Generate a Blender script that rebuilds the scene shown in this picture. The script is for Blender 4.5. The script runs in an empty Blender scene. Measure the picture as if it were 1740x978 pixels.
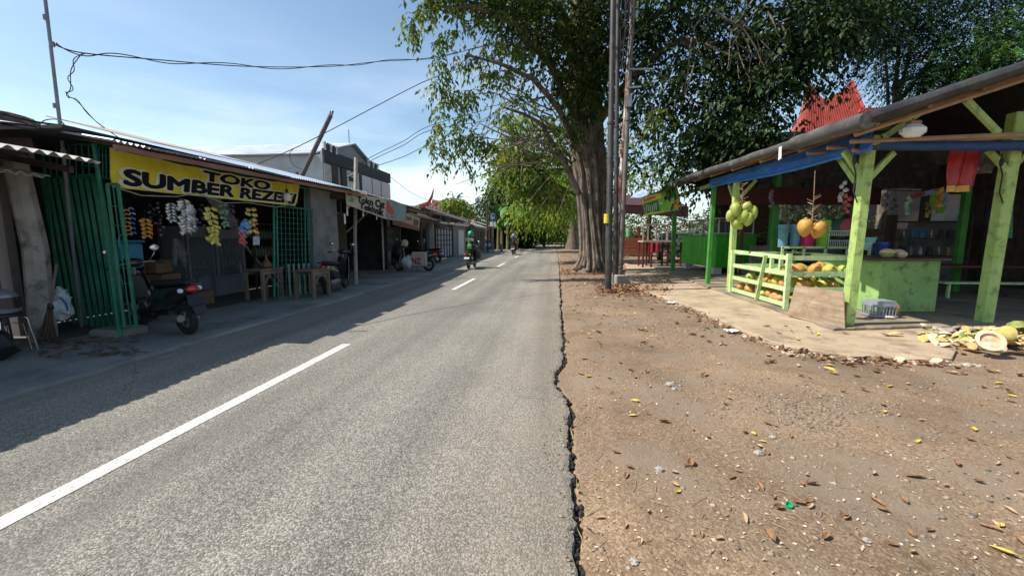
import bpy, math, random
import numpy as np
from mathutils import Vector, Matrix, noise
R_ = math.radians
random.seed(7)
sc = bpy.context.scene
COL = sc.collection

# ------------------------------------------------------------------ camera
CAM_H = 1.45
FPX = 700.0                                   # focal length in photo pixels (photo is 1740 wide)
_n = math.sqrt(.1**2 + .1229**2 + 1)
YAW, PITCH = math.asin(.1/_n), math.atan(.1229)
CR = Vector((math.cos(YAW), math.sin(YAW), 0))
CF = Vector((-math.sin(YAW)*math.cos(PITCH), math.cos(YAW)*math.cos(PITCH), -math.sin(PITCH)))
CU = CR.cross(CF)
cam = bpy.data.cameras.new('camera')
cam.sensor_width = 36; cam.lens = 36*FPX/1740
cam.clip_start = .05; cam.clip_end = 2000
camo = bpy.data.objects.new('camera', cam); COL.objects.link(camo)
m3 = Matrix((CR, CU, -CF)).transposed()
camo.matrix_world = Matrix.Translation((0, 0, CAM_H)) @ m3.to_4x4()
sc.camera = camo

# ------------------------------------------------------------------ sky, sun, exposure
SUN_EL = R_(51)
SH = Vector((.976, .217))                        # direction the shadows fall on the ground
w = bpy.data.worlds.new('World'); sc.world = w; w.use_nodes = True
nt = w.node_tree; nt.nodes.clear()
out = nt.nodes.new('ShaderNodeOutputWorld'); bg = nt.nodes.new('ShaderNodeBackground')
sky = nt.nodes.new('ShaderNodeTexSky'); sky.sky_type = 'NISHITA'; sky.sun_disc = False
sky.sun_elevation = SUN_EL; sky.sun_rotation = math.atan2(-SH.x, -SH.y) % (2*math.pi)
sky.air_density = 1.0; sky.dust_density = 1.2; sky.ozone_density = 1.0; sky.altitude = 50
tc = nt.nodes.new('ShaderNodeTexCoord')
mp = nt.nodes.new('ShaderNodeMapping'); mp.inputs['Scale'].default_value = (1.2, 1.2, 5.5)
nz = nt.nodes.new('ShaderNodeTexNoise'); nz.inputs['Scale'].default_value = 1.5; nz.inputs['Detail'].default_value = 7; nz.inputs['Roughness'].default_value = .55
rp = nt.nodes.new('ShaderNodeValToRGB'); rp.color_ramp.elements[0].position = .42; rp.color_ramp.elements[1].position = .84
sep = nt.nodes.new('ShaderNodeSeparateXYZ')
hz = nt.nodes.new('ShaderNodeMapRange'); hz.inputs[1].default_value = .02; hz.inputs[2].default_value = .42; hz.inputs[3].default_value = 1.0; hz.inputs[4].default_value = .0
mu = nt.nodes.new('ShaderNodeMath'); mu.operation = 'MULTIPLY'
mix = nt.nodes.new('ShaderNodeMixRGB'); mix.inputs[2].default_value = (8.6, 9.2, 9.9, 1)
L = nt.links.new
L(tc.outputs['Generated'], mp.inputs[0]); L(mp.outputs[0], nz.inputs['Vector']); L(nz.outputs['Fac'], rp.inputs[0])
L(tc.outputs['Generated'], sep.inputs[0]); L(sep.outputs['Z'], hz.inputs[0])
L(rp.outputs[0], mu.inputs[0]); L(hz.outputs[0], mu.inputs[1]); L(mu.outputs[0], mix.inputs[0])
tn = nt.nodes.new('ShaderNodeMixRGB'); tn.blend_type = 'MULTIPLY'; tn.inputs[0].default_value = 1; tn.inputs[2].default_value = (1.0, 1.07, 1.04, 1)
L(sky.outputs[0], tn.inputs[1]); L(tn.outputs[0], mix.inputs[1]); L(mix.outputs[0], bg.inputs[0]); L(bg.outputs[0], out.inputs[0])
bg.inputs[1].default_value = .122
sl = bpy.data.lights.new('sun', 'SUN'); sl.energy = 4.8; sl.angle = R_(.5); sl.color = (1, .94, .84)
so = bpy.data.objects.new('sun', sl); COL.objects.link(so)
sd = Vector((SH.x*math.cos(SUN_EL), SH.y*math.cos(SUN_EL), -math.sin(SUN_EL)))
so.rotation_euler = sd.to_track_quat('-Z', 'Y').to_euler(); so.location = (-20, -15, 30)
sc.view_settings.view_transform = 'Standard'; sc.view_settings.look = 'None'
sc.view_settings.gamma = 1; sc.view_settings.exposure = .52
sc.cycles.max_bounces = 6; sc.cycles.transparent_max_bounces = 8

# ------------------------------------------------------------------ survey: photo pixel -> place
def _ray(px, py):
    return CF + CR*((px-870)/FPX) + CU*((489-py)/FPX)
def at(px, py, X=None, Y=None, Z=None):
    d = _ray(px, py)
    if X is not None: t = X/d.x
    elif Y is not None: t = Y/d.y
    else: t = (Z-CAM_H)/d.z
    return Vector((t*d.x, t*d.y, CAM_H+t*d.z))
def gr(px, py, z=0): return at(px, py, Z=z)
def yx(px, X): return at(px, 400, X=X).y       # depth at which pixel column px meets the plane x = X

# ------------------------------------------------------------------ materials
_M = {}
def mat(name, col, rough=.75, var=.18, scale=6, col2=None, fac=(.35, .68), bump=0, bscale=None, metal=0, detail=5, stretch=(1,1,1), spec=.5, coat=0, coord='Object', dirt=0, dirtcol=(.05,.04,.03), dscale=3):
    if name in _M: return _M[name]
    m = bpy.data.materials.new(name); m.use_nodes = True; t = m.node_tree; b = t.nodes['Principled BSDF']
    b.inputs['Roughness'].default_value = rough; b.inputs['Metallic'].default_value = metal
    b.inputs['Specular IOR Level'].default_value = spec; b.inputs['Coat Weight'].default_value = coat
    c = t.nodes.new('ShaderNodeTexCoord'); mp = t.nodes.new('ShaderNodeMapping'); mp.inputs['Scale'].default_value = stretch
    t.links.new(c.outputs[coord], mp.inputs[0])
    n = t.nodes.new('ShaderNodeTexNoise'); n.inputs['Scale'].default_value = scale; n.inputs['Detail'].default_value = detail; n.inputs['Roughness'].default_value = .62
    t.links.new(mp.outputs[0], n.inputs['Vector'])
    r = t.nodes.new('ShaderNodeValToRGB'); e = r.color_ramp.elements
    e[0].position, e[1].position = fac
    if col2 is None:
        e[0].color = tuple(max(0, x*(1-var)) for x in col)+(1,); e[1].color = tuple(min(1, x*(1+var)) for x in col)+(1,)
    else:
        e[0].color = tuple(col)+(1,); e[1].color = tuple(col2)+(1,)
    t.links.new(n.outputs['Fac'], r.inputs[0]); last = r.outputs[0]
    if dirt:
        n2 = t.nodes.new('ShaderNodeTexNoise'); n2.inputs['Scale'].default_value = dscale; n2.inputs['Detail'].default_value = 8; n2.inputs['Roughness'].default_value = .7
        t.links.new(c.outputs[coord], n2.inputs['Vector'])
        r2 = t.nodes.new('ShaderNodeValToRGB'); r2.color_ramp.elements[0].position = .5; r2.color_ramp.elements[1].position = .68
        r2.color_ramp.elements[1].color = (dirt, dirt, dirt, 1)
        t.links.new(n2.outputs['Fac'], r2.inputs[0])
        mx = t.nodes.new('ShaderNodeMixRGB'); mx.inputs[2].default_value = tuple(dirtcol)+(1,)
        t.links.new(r2.outputs[0], mx.inputs[0]); t.links.new(last, mx.inputs[1]); last = mx.outputs[0]
    t.links.new(last, b.inputs['Base Color'])
    if bump:
        bn = t.nodes.new('ShaderNodeTexNoise'); bn.inputs['Scale'].default_value = bscale or scale*3; bn.inputs['Detail'].default_value = 6
        t.links.new(mp.outputs[0], bn.inputs['Vector'])
        bp = t.nodes.new('ShaderNodeBump'); bp.inputs['Strength'].default_value = bump; bp.inputs['Distance'].default_value = .02
        t.links.new(bn.outputs['Fac'], bp.inputs['Height']); t.links.new(bp.outputs[0], b.inputs['Normal'])
    _M[name] = m; return m

def leafmat(name, cols, trans=.35, rough=.62):
    """leaf colour chosen per leaf from the stored random number 'tint'"""
    if name in _M: return _M[name]
    m = bpy.data.materials.new(name); m.use_nodes = True; t = m.node_tree; t.nodes.clear()
    o = t.nodes.new('ShaderNodeOutputMaterial'); b = t.nodes.new('ShaderNodeBsdfPrincipled'); tr = t.nodes.new('ShaderNodeBsdfTranslucent'); mx = t.nodes.new('ShaderNodeMixShader')
    a = t.nodes.new('ShaderNodeAttribute'); a.attribute_name = 'tint'
    r = t.nodes.new('ShaderNodeValToRGB'); r.color_ramp.elements[0].color = tuple(cols[0])+(1,); r.color_ramp.elements[1].color = tuple(cols[-1])+(1,)
    for i, c in enumerate(cols[1:-1]):
        e = r.color_ramp.elements.new((i+1)/(len(cols)-1)); e.color = tuple(c)+(1,)
    t.links.new(a.outputs['Fac'], r.inputs[0]); t.links.new(r.outputs[0], b.inputs['Base Color'])
    h = t.nodes.new('ShaderNodeHueSaturation'); h.inputs['Hue'].default_value = .47; h.inputs['Value'].default_value = 1.5
    t.links.new(r.outputs[0], h.inputs['Color']); t.links.new(h.outputs[0], tr.inputs[0])
    b.inputs['Specular IOR Level'].default_value = .25; b.inputs['Roughness'].default_value = rough; mx.inputs[0].default_value = trans
    t.links.new(b.outputs[0], mx.inputs[1]); t.links.new(tr.outputs[0], mx.inputs[2]); t.links.new(mx.outputs[0], o.inputs[0])
    _M[name] = m; return m

def glass(name, col=(.75,.8,.8), rough=.05, alpha=.25):
    if name in _M: return _M[name]
    m = bpy.data.materials.new(name); m.use_nodes = True; t = m.node_tree; b = t.nodes['Principled BSDF']
    b.inputs['Base Color'].default_value = tuple(col)+(1,); b.inputs['Roughness'].default_value = rough; b.inputs['Alpha'].default_value = alpha
    _M[name] = m; return m

# ------------------------------------------------------------------ mesh builder
class MB:
    def __init__(s): s.v = []; s.f = []
    def add(s, vs, fs):
        k = len(s.v); s.v += [tuple(v) for v in vs]; s.f += [tuple(k+i for i in f) for f in fs]; return s
    def box(s, c, d, rot=None, taper=1):
        x, y, z = [q/2 for q in d]
        vs = [Vector((sx*x*(taper if sz > 0 else 1), sy*y*(taper if sz > 0 else 1), sz*z)) for sz in (-1, 1) for sx, sy in ((-1,-1),(1,-1),(1,1),(-1,1))]
        if rot is not None: vs = [rot @ v for v in vs]
        c = Vector(c)
        return s.add([v+c for v in vs], [(3,2,1,0),(4,5,6,7),(0,1,5,4),(1,2,6,5),(2,3,7,6),(3,0,4,7)])
    def rbox(s, c, d, b=.01, rot=None):
        """box with chamfered upright edges and top"""
        x, y, z = [q/2 for q in d]; b = min(b, x*.9, y*.9, z*.9)
        ring = lambda i: [(x-i, -(y-i)+(b if i < b else 0)), (x-i, (y-i)-(b if i < b else 0)), (x-i-(b if i < b else 0), y-i), (-(x-i)+(b if i < b else 0), y-i), (-(x-i), (y-i)-(b if i < b else 0)), (-(x-i), -(y-i)+(b if i < b else 0)), (-(x-i)+(b if i < b else 0), -(y-i)), (x-i-(b if i < b else 0), -(y-i))]
        r0 = ring(0); sx, sy = (x-b)/x, (y-b)/y
        rings = [[(p*sx, q*sy, -z) for p, q in r0], [(p, q, -z+b) for p, q in r0], [(p, q, z-b) for p, q in r0], [(p*sx, q*sy, z) for p, q in r0]]
        vs = [Vector(p) for r in rings for p in r]
        if rot is not None: vs = [rot @ v for v in vs]
        c = Vector(c); fs = [tuple(range(7, -1, -1)), tuple(range(24, 32))]
        for k in range(3):
            for i in range(8): fs.append((k*8+i, k*8+(i+1) % 8, (k+1)*8+(i+1) % 8, (k+1)*8+i))
        return s.add([v+c for v in vs], fs)
    def bar(s, p, q, w, h=None, up=(0,0,1), b=0):
        p, q = Vector(p), Vector(q); d = q-p; L_ = d.length; h = h or w
        x = d.normalized(); u = Vector(up)
        if abs(x.dot(u)) > .98: u = Vector((0,1,0))
        y = u.cross(x).normalized(); z = x.cross(y); rot = Matrix((x, y, z)).transposed()
        return s.box((p+q)/2, (L_, w, h), rot) if not b else s.rbox((p+q)/2, (L_, w, h), b, rot)
    def tube(s, pts, r, n=8, cap=True, flat=1):
        pts = [Vector(p) for p in pts]; k = len(pts); rs = r if isinstance(r, (list, tuple)) else [r]*k
        rings = []; prev = None
        for i, p in enumerate(pts):
            t = (pts[min(i+1, k-1)]-pts[max(i-1, 0)])
            t = t.normalized() if t.length > 1e-9 else Vector((0,0,1))
            if prev is None:
                a = Vector((0,0,1)) if abs(t.z) < .9 else Vector((1,0,0)); u = t.cross(a).normalized()
            else: u = (prev - t*prev.dot(t)).normalized()
            prev = u; v = t.cross(u)
            rings.append([p+(u*math.cos(2*math.pi*j/n)+v*math.sin(2*math.pi*j/n)*flat)*rs[i] for j in range(n)])
        vs = [q for rg in rings for q in rg]; fs = []
        for i in range(k-1):
            for j in range(n): fs.append((i*n+j, i*n+(j+1) % n, (i+1)*n+(j+1) % n, (i+1)*n+j))
        if cap: fs += [tuple(range(n-1, -1, -1)), tuple((k-1)*n+j for j in range(n))]
        return s.add(vs, fs)
    def lathe(s, c, prof, n=16, rot=None, sx=1, sy=1):
        vs = [Vector((r*math.cos(2*math.pi*j/n)*sx, r*math.sin(2*math.pi*j/n)*sy, z)) for r, z in prof for j in range(n)]
        if rot is not None: vs = [rot @ v for v in vs]
        c = Vector(c); k = len(prof); fs = [(i*n+j, i*n+(j+1) % n, (i+1)*n+(j+1) % n, (i+1)*n+j) for i in range(k-1) for j in range(n)]
        fs += [tuple(range(n-1, -1, -1)), tuple((k-1)*n+j for j in range(n))]
        return s.add([v+c for v in vs], fs)
    def ball(s, c, r, n=12, m=8, rot=None, rough=0, seed=0):
        r = Vector(r) if isinstance(r, (list, tuple, Vector)) else Vector((r, r, r)); c = Vector(c); vs = []
        for i in range(m+1):
            a = math.pi*(i+.001)/(m+.002)
            for j in range(n):
                b = 2*math.pi*j/n; p = Vector((math.sin(a)*math.cos(b), math.sin(a)*math.sin(b), math.cos(a)))
                k = 1+rough*noise.noise(p*1.7+Vector((seed*3.1, seed, 0))) if rough else 1
                p = Vector((p.x*r.x*k, p.y*r.y*k, p.z*r.z*k)); vs.append((rot @ p if rot is not None else p)+c)
        fs = [(i*n+j, (i+1)*n+j, (i+1)*n+(j+1) % n, i*n+(j+1) % n) for i in range(m) for j in range(n)]
        fs += [tuple(range(n)), tuple(m*n+j for j in range(n-1, -1, -1))]
        return s.add(vs, fs)
    def grid(s, fn, nu, nv, thick=0):
        """sheet fn(u,v)->point; thick gives it a back"""
        P = [[Vector(fn(i/nu, j/nv)) for j in range(nv+1)] for i in range(nu+1)]
        vs = [p for row in P for p in row]; W = nv+1
        fs = [(i*W+j, (i+1)*W+j, (i+1)*W+j+1, i*W+j+1) for i in range(nu) for j in range(nv)]
        if thick:
            N = []
            for i in range(nu+1):
                for j in range(nv+1):
                    a = P[min(i+1, nu)][j]-P[max(i-1, 0)][j]; b = P[i][min(j+1, nv)]-P[i][max(j-1, 0)]; N.append(a.cross(b).normalized())
            K = len(vs); vs += [vs[i]-N[i]*thick for i in range(K)]
            fs += [tuple(K+i for i in reversed(f)) for f in fs]
            for i in range(nu): fs.append((i*W, K+i*W, K+(i+1)*W, (i+1)*W)); fs.append(((i+1)*W+nv, K+(i+1)*W+nv, K+i*W+nv, i*W+nv))
            for j in range(nv): fs.append((j+1, K+j+1, K+j, j)); fs.append((nu*W+j, K+nu*W+j, K+nu*W+j+1, nu*W+j+1))
        return s.add(vs, fs)
    def loft(s, secs, n=12, p=2.6):
        """secs: (x, y0, z_mid, half_w, half_h) superellipse rings along x"""
        vs = []
        for x, y0, zm, hw, hh in secs:
            for j in range(n):
                a = 2*math.pi*j/n; c, q = math.cos(a), math.sin(a)
                vs.append((x, y0+hw*math.copysign(abs(c)**(2/p), c), zm+hh*math.copysign(abs(q)**(2/p), q)))
        k = len(secs); fs = [(i*n+j, (i+1)*n+j, (i+1)*n+(j+1) % n, i*n+(j+1) % n) for i in range(k-1) for j in range(n)]
        fs += [tuple(range(n)), tuple((k-1)*n+j for j in range(n-1, -1, -1))]
        return s.add(vs, fs)
    def prism(s, poly, z0, z1):
        n = len(poly); vs = [(x, y, z0) for x, y in poly]+[(x, y, z1) for x, y in poly]
        return s.add(vs, [tuple(range(n-1, -1, -1)), tuple(range(n, 2*n))]+[(i, (i+1) % n, n+(i+1) % n, n+i) for i in range(n)])
    def quad(s, a, b, c, d, thick=.02):
        """flat plate through four points"""
        a, b, c, d = map(Vector, (a, b, c, d)); nrm = (b-a).cross(d-a).normalized()*thick/2
        return s.add([a-nrm, b-nrm, c-nrm, d-nrm, a+nrm, b+nrm, c+nrm, d+nrm], [(3,2,1,0),(4,5,6,7),(0,1,5,4),(1,2,6,5),(2,3,7,6),(3,0,4,7)])
    def mesh(s, name, m, off=None, smooth=False):
        me = bpy.data.meshes.new(name)
        vs = s.v if off is None else [(v[0]-off[0], v[1]-off[1], v[2]-off[2]) for v in s.v]
        me.from_pydata(vs, [], s.f); me.validate()
        if m is not None: me.materials.append(m)
        if smooth:
            me.polygons.foreach_set('use_smooth', [True]*len(me.polygons))
            try: me.set_sharp_from_angle(angle=R_(40))
            except Exception: pass
        return me

def thing(name, label, cat, loc=(0,0,0), rz=0, group=None):
    o = bpy.data.objects.new(name, None); COL.objects.link(o); o.location = loc; o.rotation_euler = (0, 0, rz)
    o.empty_display_size = .1; o['label'] = label; o['category'] = cat
    if group: o['group'] = group
    return o
def part(name, mb, m, parent, world=True, smooth=False, label=None):
    """child mesh; world=True when the builder's points are world points and the thing is unrotated"""
    off = None
    if world:
        off = Vector(parent.location); q = parent.parent
        while q is not None: off = off+Vector(q.location); q = q.parent
    o = bpy.data.objects.new(name, mb.mesh(name, m, off, smooth)); COL.objects.link(o); o.parent = parent
    if label: o['label'] = label
    return o
def solo(name, mb, m, label, cat, loc=(0,0,0), group=None, world=True, smooth=False, kind=None):
    o = bpy.data.objects.new(name, mb.mesh(name, m, loc if world else None, smooth)); COL.objects.link(o); o.location = loc
    o['label'] = label; o['category'] = cat
    if group: o['group'] = group
    if kind: o['kind'] = kind
    return o
def struct(name, mb, m, smooth=False):
    o = bpy.data.objects.new(name, mb.mesh(name, m, None, smooth)); COL.objects.link(o); o['kind'] = 'structure'; return o
def dup(o, loc, rot=None, label=None, scale=None):
    def cp(a, par):
        c = a.copy(); COL.objects.link(c)
        if par is not None: c.parent = par
        for ch in a.children: cp(ch, c)
        return c
    r = cp(o, None); r.location = loc
    if rot is not None: r.rotation_euler = rot if hasattr(rot, '__len__') else (0, 0, rot)
    if scale is not None: r.scale = scale if hasattr(scale, '__len__') else (scale,)*3
    if label: r['label'] = label
    return r

def text(name, s, m, parent, o, u, v, width, height, bold=.0, depth=.004, warp=None, world=True, space=1.0, shear=0):
    """lettering fitted to the box o + u*width, v*height; standing just proud of its board"""
    cu = bpy.data.curves.new(name, 'FONT'); cu.body = s; cu.space_character = space; cu.resolution_u = 4; cu.shear = shear
    ob = bpy.data.objects.new(name, cu); COL.objects.link(ob)
    dg = bpy.context.evaluated_depsgraph_get(); dg.update()
    me = bpy.data.meshes.new_from_object(ob.evaluated_get(dg)); bpy.data.objects.remove(ob); bpy.data.curves.remove(cu)
    V0 = [(q.co.x, q.co.y) for q in me.vertices]; F0 = [tuple(p.vertices) for p in me.polygons]; bpy.data.meshes.remove(me)
    xs = [q[0] for q in V0]; ys = [q[1] for q in V0]; x0, x1, y0, y1 = min(xs), max(xs), min(ys), max(ys)
    o, u, v = Vector(o), Vector(u).normalized(), Vector(v).normalized(); nn = u.cross(v).normalized()
    off = Vector((0,0,0))
    if world:
        q = parent
        while q is not None: off = off+Vector(q.location); q = q.parent
    B = MB(); sh = [(0, 0)] if not bold else [(0, 0)]+[(bold*math.cos(k*math.pi/4), bold*math.sin(k*math.pi/4)) for k in range(8)]
    for i, (sx, sy) in enumerate(sh):
        vs = []
        for x, y in V0:
            a, b = (x+sx-x0)/(x1-x0), (y+sy-y0)/(y1-y0); p = o+u*(a*width)+v*(b*height)+nn*(depth+.0004*i)
            vs.append((warp(p) if warp else p)-off)
        B.add(vs, F0)
    ob = bpy.data.objects.new(name, B.mesh(name, m)); COL.objects.link(ob); ob.parent = parent
    return ob

def skin_body(name, joints, edges, radii, m, parent, sub=1):
    """continuous body grown over a skeleton"""
    me = bpy.data.meshes.new(name); me.from_pydata(joints, edges, []); me.update()
    ob = bpy.data.objects.new(name, me); COL.objects.link(ob)
    md = ob.modifiers.new('skin', 'SKIN'); md.use_smooth_shade = True; md.branch_smoothing = .3
    if not me.skin_vertices: me.skin_vertices.new()
    for i, sv in enumerate(me.skin_vertices[0].data):
        r = radii[i]; sv.radius = r if hasattr(r, '__len__') else (r, r); sv.use_root = (i == 0)
    ms = ob.modifiers.new('sub', 'SUBSURF'); ms.levels = sub; ms.render_levels = sub
    dg = bpy.context.evaluated_depsgraph_get(); dg.update()
    m2 = bpy.data.meshes.new_from_object(ob.evaluated_get(dg)); bpy.data.objects.remove(ob)
    m2.materials.clear(); m2.materials.append(m); m2.polygons.foreach_set('use_smooth', [True]*len(m2.polygons))
    o = bpy.data.objects.new(name, m2); COL.objects.link(o); o.parent = parent; return o

# ------------------------------------------------------------------ foliage
def leaf_mesh(name, P, D, N, Ls, Ws, tint, m):
    """P base points, D leaf directions, N leaf normals, all (n,3)"""
    n = len(P); D = D/np.linalg.norm(D, axis=1, keepdims=True)
    S = np.cross(D, N); S /= (np.linalg.norm(S, axis=1, keepdims=True)+1e-9); N2 = np.cross(S, D)
    V = np.empty((n, 4, 3), dtype=np.float32)
    V[:, 0] = P; V[:, 2] = P+D*Ls[:, None]-N2*(Ls*.10)[:, None]
    mid = P+D*(Ls*.42)[:, None]
    V[:, 1] = mid+S*(Ws*.5)[:, None]+N2*(Ws*.16)[:, None]; V[:, 3] = mid-S*(Ws*.5)[:, None]+N2*(Ws*.16)[:, None]
    me = bpy.data.meshes.new(name); me.vertices.add(n*4); me.vertices.foreach_set('co', V.ravel())
    idx = (np.arange(n)[:, None]*4+np.array([[0, 1, 2, 0, 2, 3]])).astype(np.int32)
    me.loops.add(n*6); me.loops.foreach_set('vertex_index', idx.ravel())
    me.polygons.add(n*2); me.polygons.foreach_set('loop_start', (np.arange(n*2)*3).astype(np.int32))
    me.polygons.foreach_set('loop_total', np.full(n*2, 3, dtype=np.int32)); me.update()
    a = me.attributes.new('tint', 'FLOAT', 'POINT'); a.data.foreach_set('value', np.repeat(tint, 4).astype(np.float32))
    me.materials.append(m); return me

def spray(rng, blobs, per, L_, wr=.42, step=.09, twig=.8, droop=.6, shell=.55):
    """twigs set through ellipsoids (centre, radii, number of twigs); leaves alternate along each twig. Returns leaf arrays and twig lines."""
    Ps, Ds, Ns, Ts, lines = [], [], [], [], []
    for c, r, k in blobs:
        c = np.array(c); r = np.array(r); k = int(k*per)
        if k <= 0: continue
        d = rng.normal(size=(k, 3)); d /= np.linalg.norm(d, axis=1, keepdims=True)
        rad = rng.random(k)**(shell)
        s = c+d*r*rad[:, None]
        dr = d*np.array([1, 1, .5])+rng.normal(size=(k, 3))*.45; dr /= np.linalg.norm(dr, axis=1, keepdims=True)
        ln = twig*(.5+rng.random(k)); tt = rng.random(k)
        m = max(3, int(twig/step))
        for i in range(m):
            f = (i+rng.random(k)*.6)/m
            pos = s+dr*(ln*f)[:, None]; pos[:, 2] -= droop*ln*f*f
            dd = dr.copy(); dd[:, 2] -= 2*droop*f
            side = np.cross(dr, [0, 0, 1.])*(1 if i % 2 else -1)+rng.normal(size=(k, 3))*.35
            ld = dd*.6+side*.9; ld[:, 2] -= droop*.7
            Ps.append(pos); Ds.append(ld); Ns.append(rng.normal(size=(k, 3))*.45+np.array([0, 0, 1.])); Ts.append(np.clip(tt*.6+rng.random(k)*.4, 0, 1))
        for i in range(0, k, 5):
            e = s[i]+dr[i]*ln[i]; e[2] -= droop*ln[i]; q = s[i]+dr[i]*ln[i]*.5; q[2] -= droop*ln[i]*.25; lines.append((s[i], q, e))
    P = np.concatenate(Ps); D = np.concatenate(Ds); N = np.concatenate(Ns); T = np.concatenate(Ts)
    Ls = L_*(.65+rng.random(len(P))*.7)
    return P, D, N, Ls, Ls*wr, T, lines

def crown_part(name, parent, blobs, m, per=1, seed=1, L_=.16, wr=.42, step=.09, twig=.8, droop=.6, shell=.55, twigmat=None, extra=None):
    rng = np.random.default_rng(seed)
    P, D, N, Ls, Ws, T, lines = spray(rng, blobs, per, L_, wr, step, twig, droop, shell)
    off = np.array(parent.location)
    o = bpy.data.objects.new(name, leaf_mesh(name, P-off, D, N, Ls, Ws, T, m)); COL.objects.link(o); o.parent = parent
    if twigmat:
        b = MB()
        for l in lines: b.tube(l, [.012, .008, .004], 3, cap=False)
        part('branch', b, twigmat, parent)
    return o
# ================================================================== ground, road, verge
def sm(a, b, x):
    t = max(0, min(1, (x-a)/(b-a))); return t*t*(3-2*t)
def nz3(x, y, z=0, s=1): return noise.noise(Vector((x*s, y*s, z)))
def edge_x(y):
    e = .13+.011*max(0, y-4) if y < 30 else .41
    e = min(e, .42)
    e -= .10*math.exp(-((y-4.15)/.38)**2)-.04*math.exp(-((y-3.3)/.4)**2)
    far = 1/(1+max(0, y-12)*.08)
    e += (.035*nz3(0, y, 3, 1.1)+.03*nz3(0, y, 5, 3.7)+.022*nz3(0, y, 9, 11)+.014*nz3(0, y, 1, 31))*far
    return e
def rows(a, b, s0, growth):
    r = [a]; s = s0
    while r[-1] < b:
        r.append(r[-1]+s)
        if r[-1] > 7: s *= growth
    return r

def speckle_mat(name, base, c1, c2, vs, rough, bumpd, big, bigamt, holes=.0, patch=None, pale=None):
    m = bpy.data.materials.new(name); m.use_nodes = True; t = m.node_tree; b = t.nodes['Principled BSDF']; b.inputs['Roughness'].default_value = rough
    b.inputs['Specular IOR Level'].default_value = .35
    N = t.nodes.new; K = t.links.new
    c = N('ShaderNodeTexCoord')
    dist = N('ShaderNodeTexNoise'); dist.inputs['Scale'].default_value = vs*.6
    add = N('ShaderNodeMixRGB'); add.blend_type = 'ADD'; add.inputs[0].default_value = .35/vs
    K(c.outputs['Object'], dist.inputs['Vector']); K(c.outputs['Object'], add.inputs[1]); K(dist.outputs['Color'], add.inputs[2])
    v = N('ShaderNodeTexVoronoi'); v.inputs['Scale'].default_value = vs; v.inputs['Randomness'].default_value = 1
    K(add.outputs[0], v.inputs['Vector'])
    r = N('ShaderNodeValToRGB'); e = r.color_ramp.elements; e[0].color = tuple(c1)+(1,); e[1].color = tuple(c2)+(1,); e[0].position = .1; e[1].position = .95
    q = e.new(.55); q.color = tuple(base)+(1,)
    sepc = N('ShaderNodeSeparateColor'); K(v.outputs['Color'], sepc.inputs[0]); K(sepc.outputs[0], r.inputs[0])
    # dark joints between the stones
    jr = N('ShaderNodeMapRange'); jr.inputs[1].default_value = .35; jr.inputs[2].default_value = .75; jr.inputs[3].default_value = 1; jr.inputs[4].default_value = holes
    K(v.outputs['Distance'], jr.inputs[0])
    mj = N('ShaderNodeMixRGB'); mj.blend_type = 'MULTIPLY'; mj.inputs[0].default_value = 1; K(r.outputs[0], mj.inputs[1]); K(jr.outputs[0], mj.inputs[2])
    n1 = N('ShaderNodeTexNoise'); n1.inputs['Scale'].default_value = big; n1.inputs['Detail'].default_value = 9; n1.inputs['Roughness'].default_value = .65
    K(c.outputs['Object'], n1.inputs['Vector'])
    r1 = N('ShaderNodeValToRGB'); r1.color_ramp.elements[0].position = .32; r1.color_ramp.elements[1].position = .7
    lo = 1-bigamt; r1.color_ramp.elements[0].color = (lo, lo, lo, 1); r1.color_ramp.elements[1].color = (1+bigamt*.6,)*3+(1,)
    K(n1.outputs['Fac'], r1.inputs[0])
    mm = N('ShaderNodeMixRGB'); mm.blend_type = 'MULTIPLY'; mm.inputs[0].default_value = 1; K(mj.outputs[0], mm.inputs[1]); K(r1.outputs[0], mm.inputs[2]); last = mm.outputs[0]
    if patch:
        n2 = N('ShaderNodeTexNoise'); n2.inputs['Scale'].default_value = patch[0]; n2.inputs['Detail'].default_value = 6; n2.inputs['Roughness'].default_value = .6
        mp = N('ShaderNodeMapping'); mp.inputs['Location'].default_value = (3.3, 7.1, 0); mp.inputs['Scale'].default_value = patch[4] if len(patch) > 4 else (1, 1, 1)
        K(c.outputs['Object'], mp.inputs[0]); K(mp.outputs[0], n2.inputs['Vector'])
        r2 = N('ShaderNodeValToRGB'); r2.color_ramp.elements[0].position = patch[1]; r2.color_ramp.elements[1].position = patch[2]; r2.color_ramp.elements[1].color = (.85,)*3+(1,)
        K(n2.outputs['Fac'], r2.inputs[0]); m2 = N('ShaderNodeMixRGB'); m2.inputs[2].default_value = tuple(patch[3])+(1,)
        K(r2.outputs[0], m2.inputs[0]); K(last, m2.inputs[1]); last = m2.outputs[0]
    K(last, b.inputs['Base Color'])
    n3 = N('ShaderNodeTexNoise'); n3.inputs['Scale'].default_value = vs*1.7; n3.inputs['Detail'].default_value = 4; K(c.outputs['Object'], n3.inputs['Vector'])
    ma = N('ShaderNodeMath'); ma.operation = 'SUBTRACT'; K(n3.outputs['Fac'], ma.inputs[0]); K(v.outputs['Distance'], ma.inputs[1])
    bp = N('ShaderNodeBump'); bp.inputs['Strength'].default_value = 1; bp.inputs['Distance'].default_value = bumpd; K(ma.outputs[0], bp.inputs['Height']); K(bp.outputs[0], b.inputs['Normal'])
    return m
M_ASPH = speckle_mat('asphalt', (.26, .243, .212), (.165, .154, .135), (.40, .375, .325), 105, .85, .004, .55, .18, holes=.6, patch=(.9, .56, .8, (.16, .152, .135), (1.6, .18, 1)))
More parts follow.
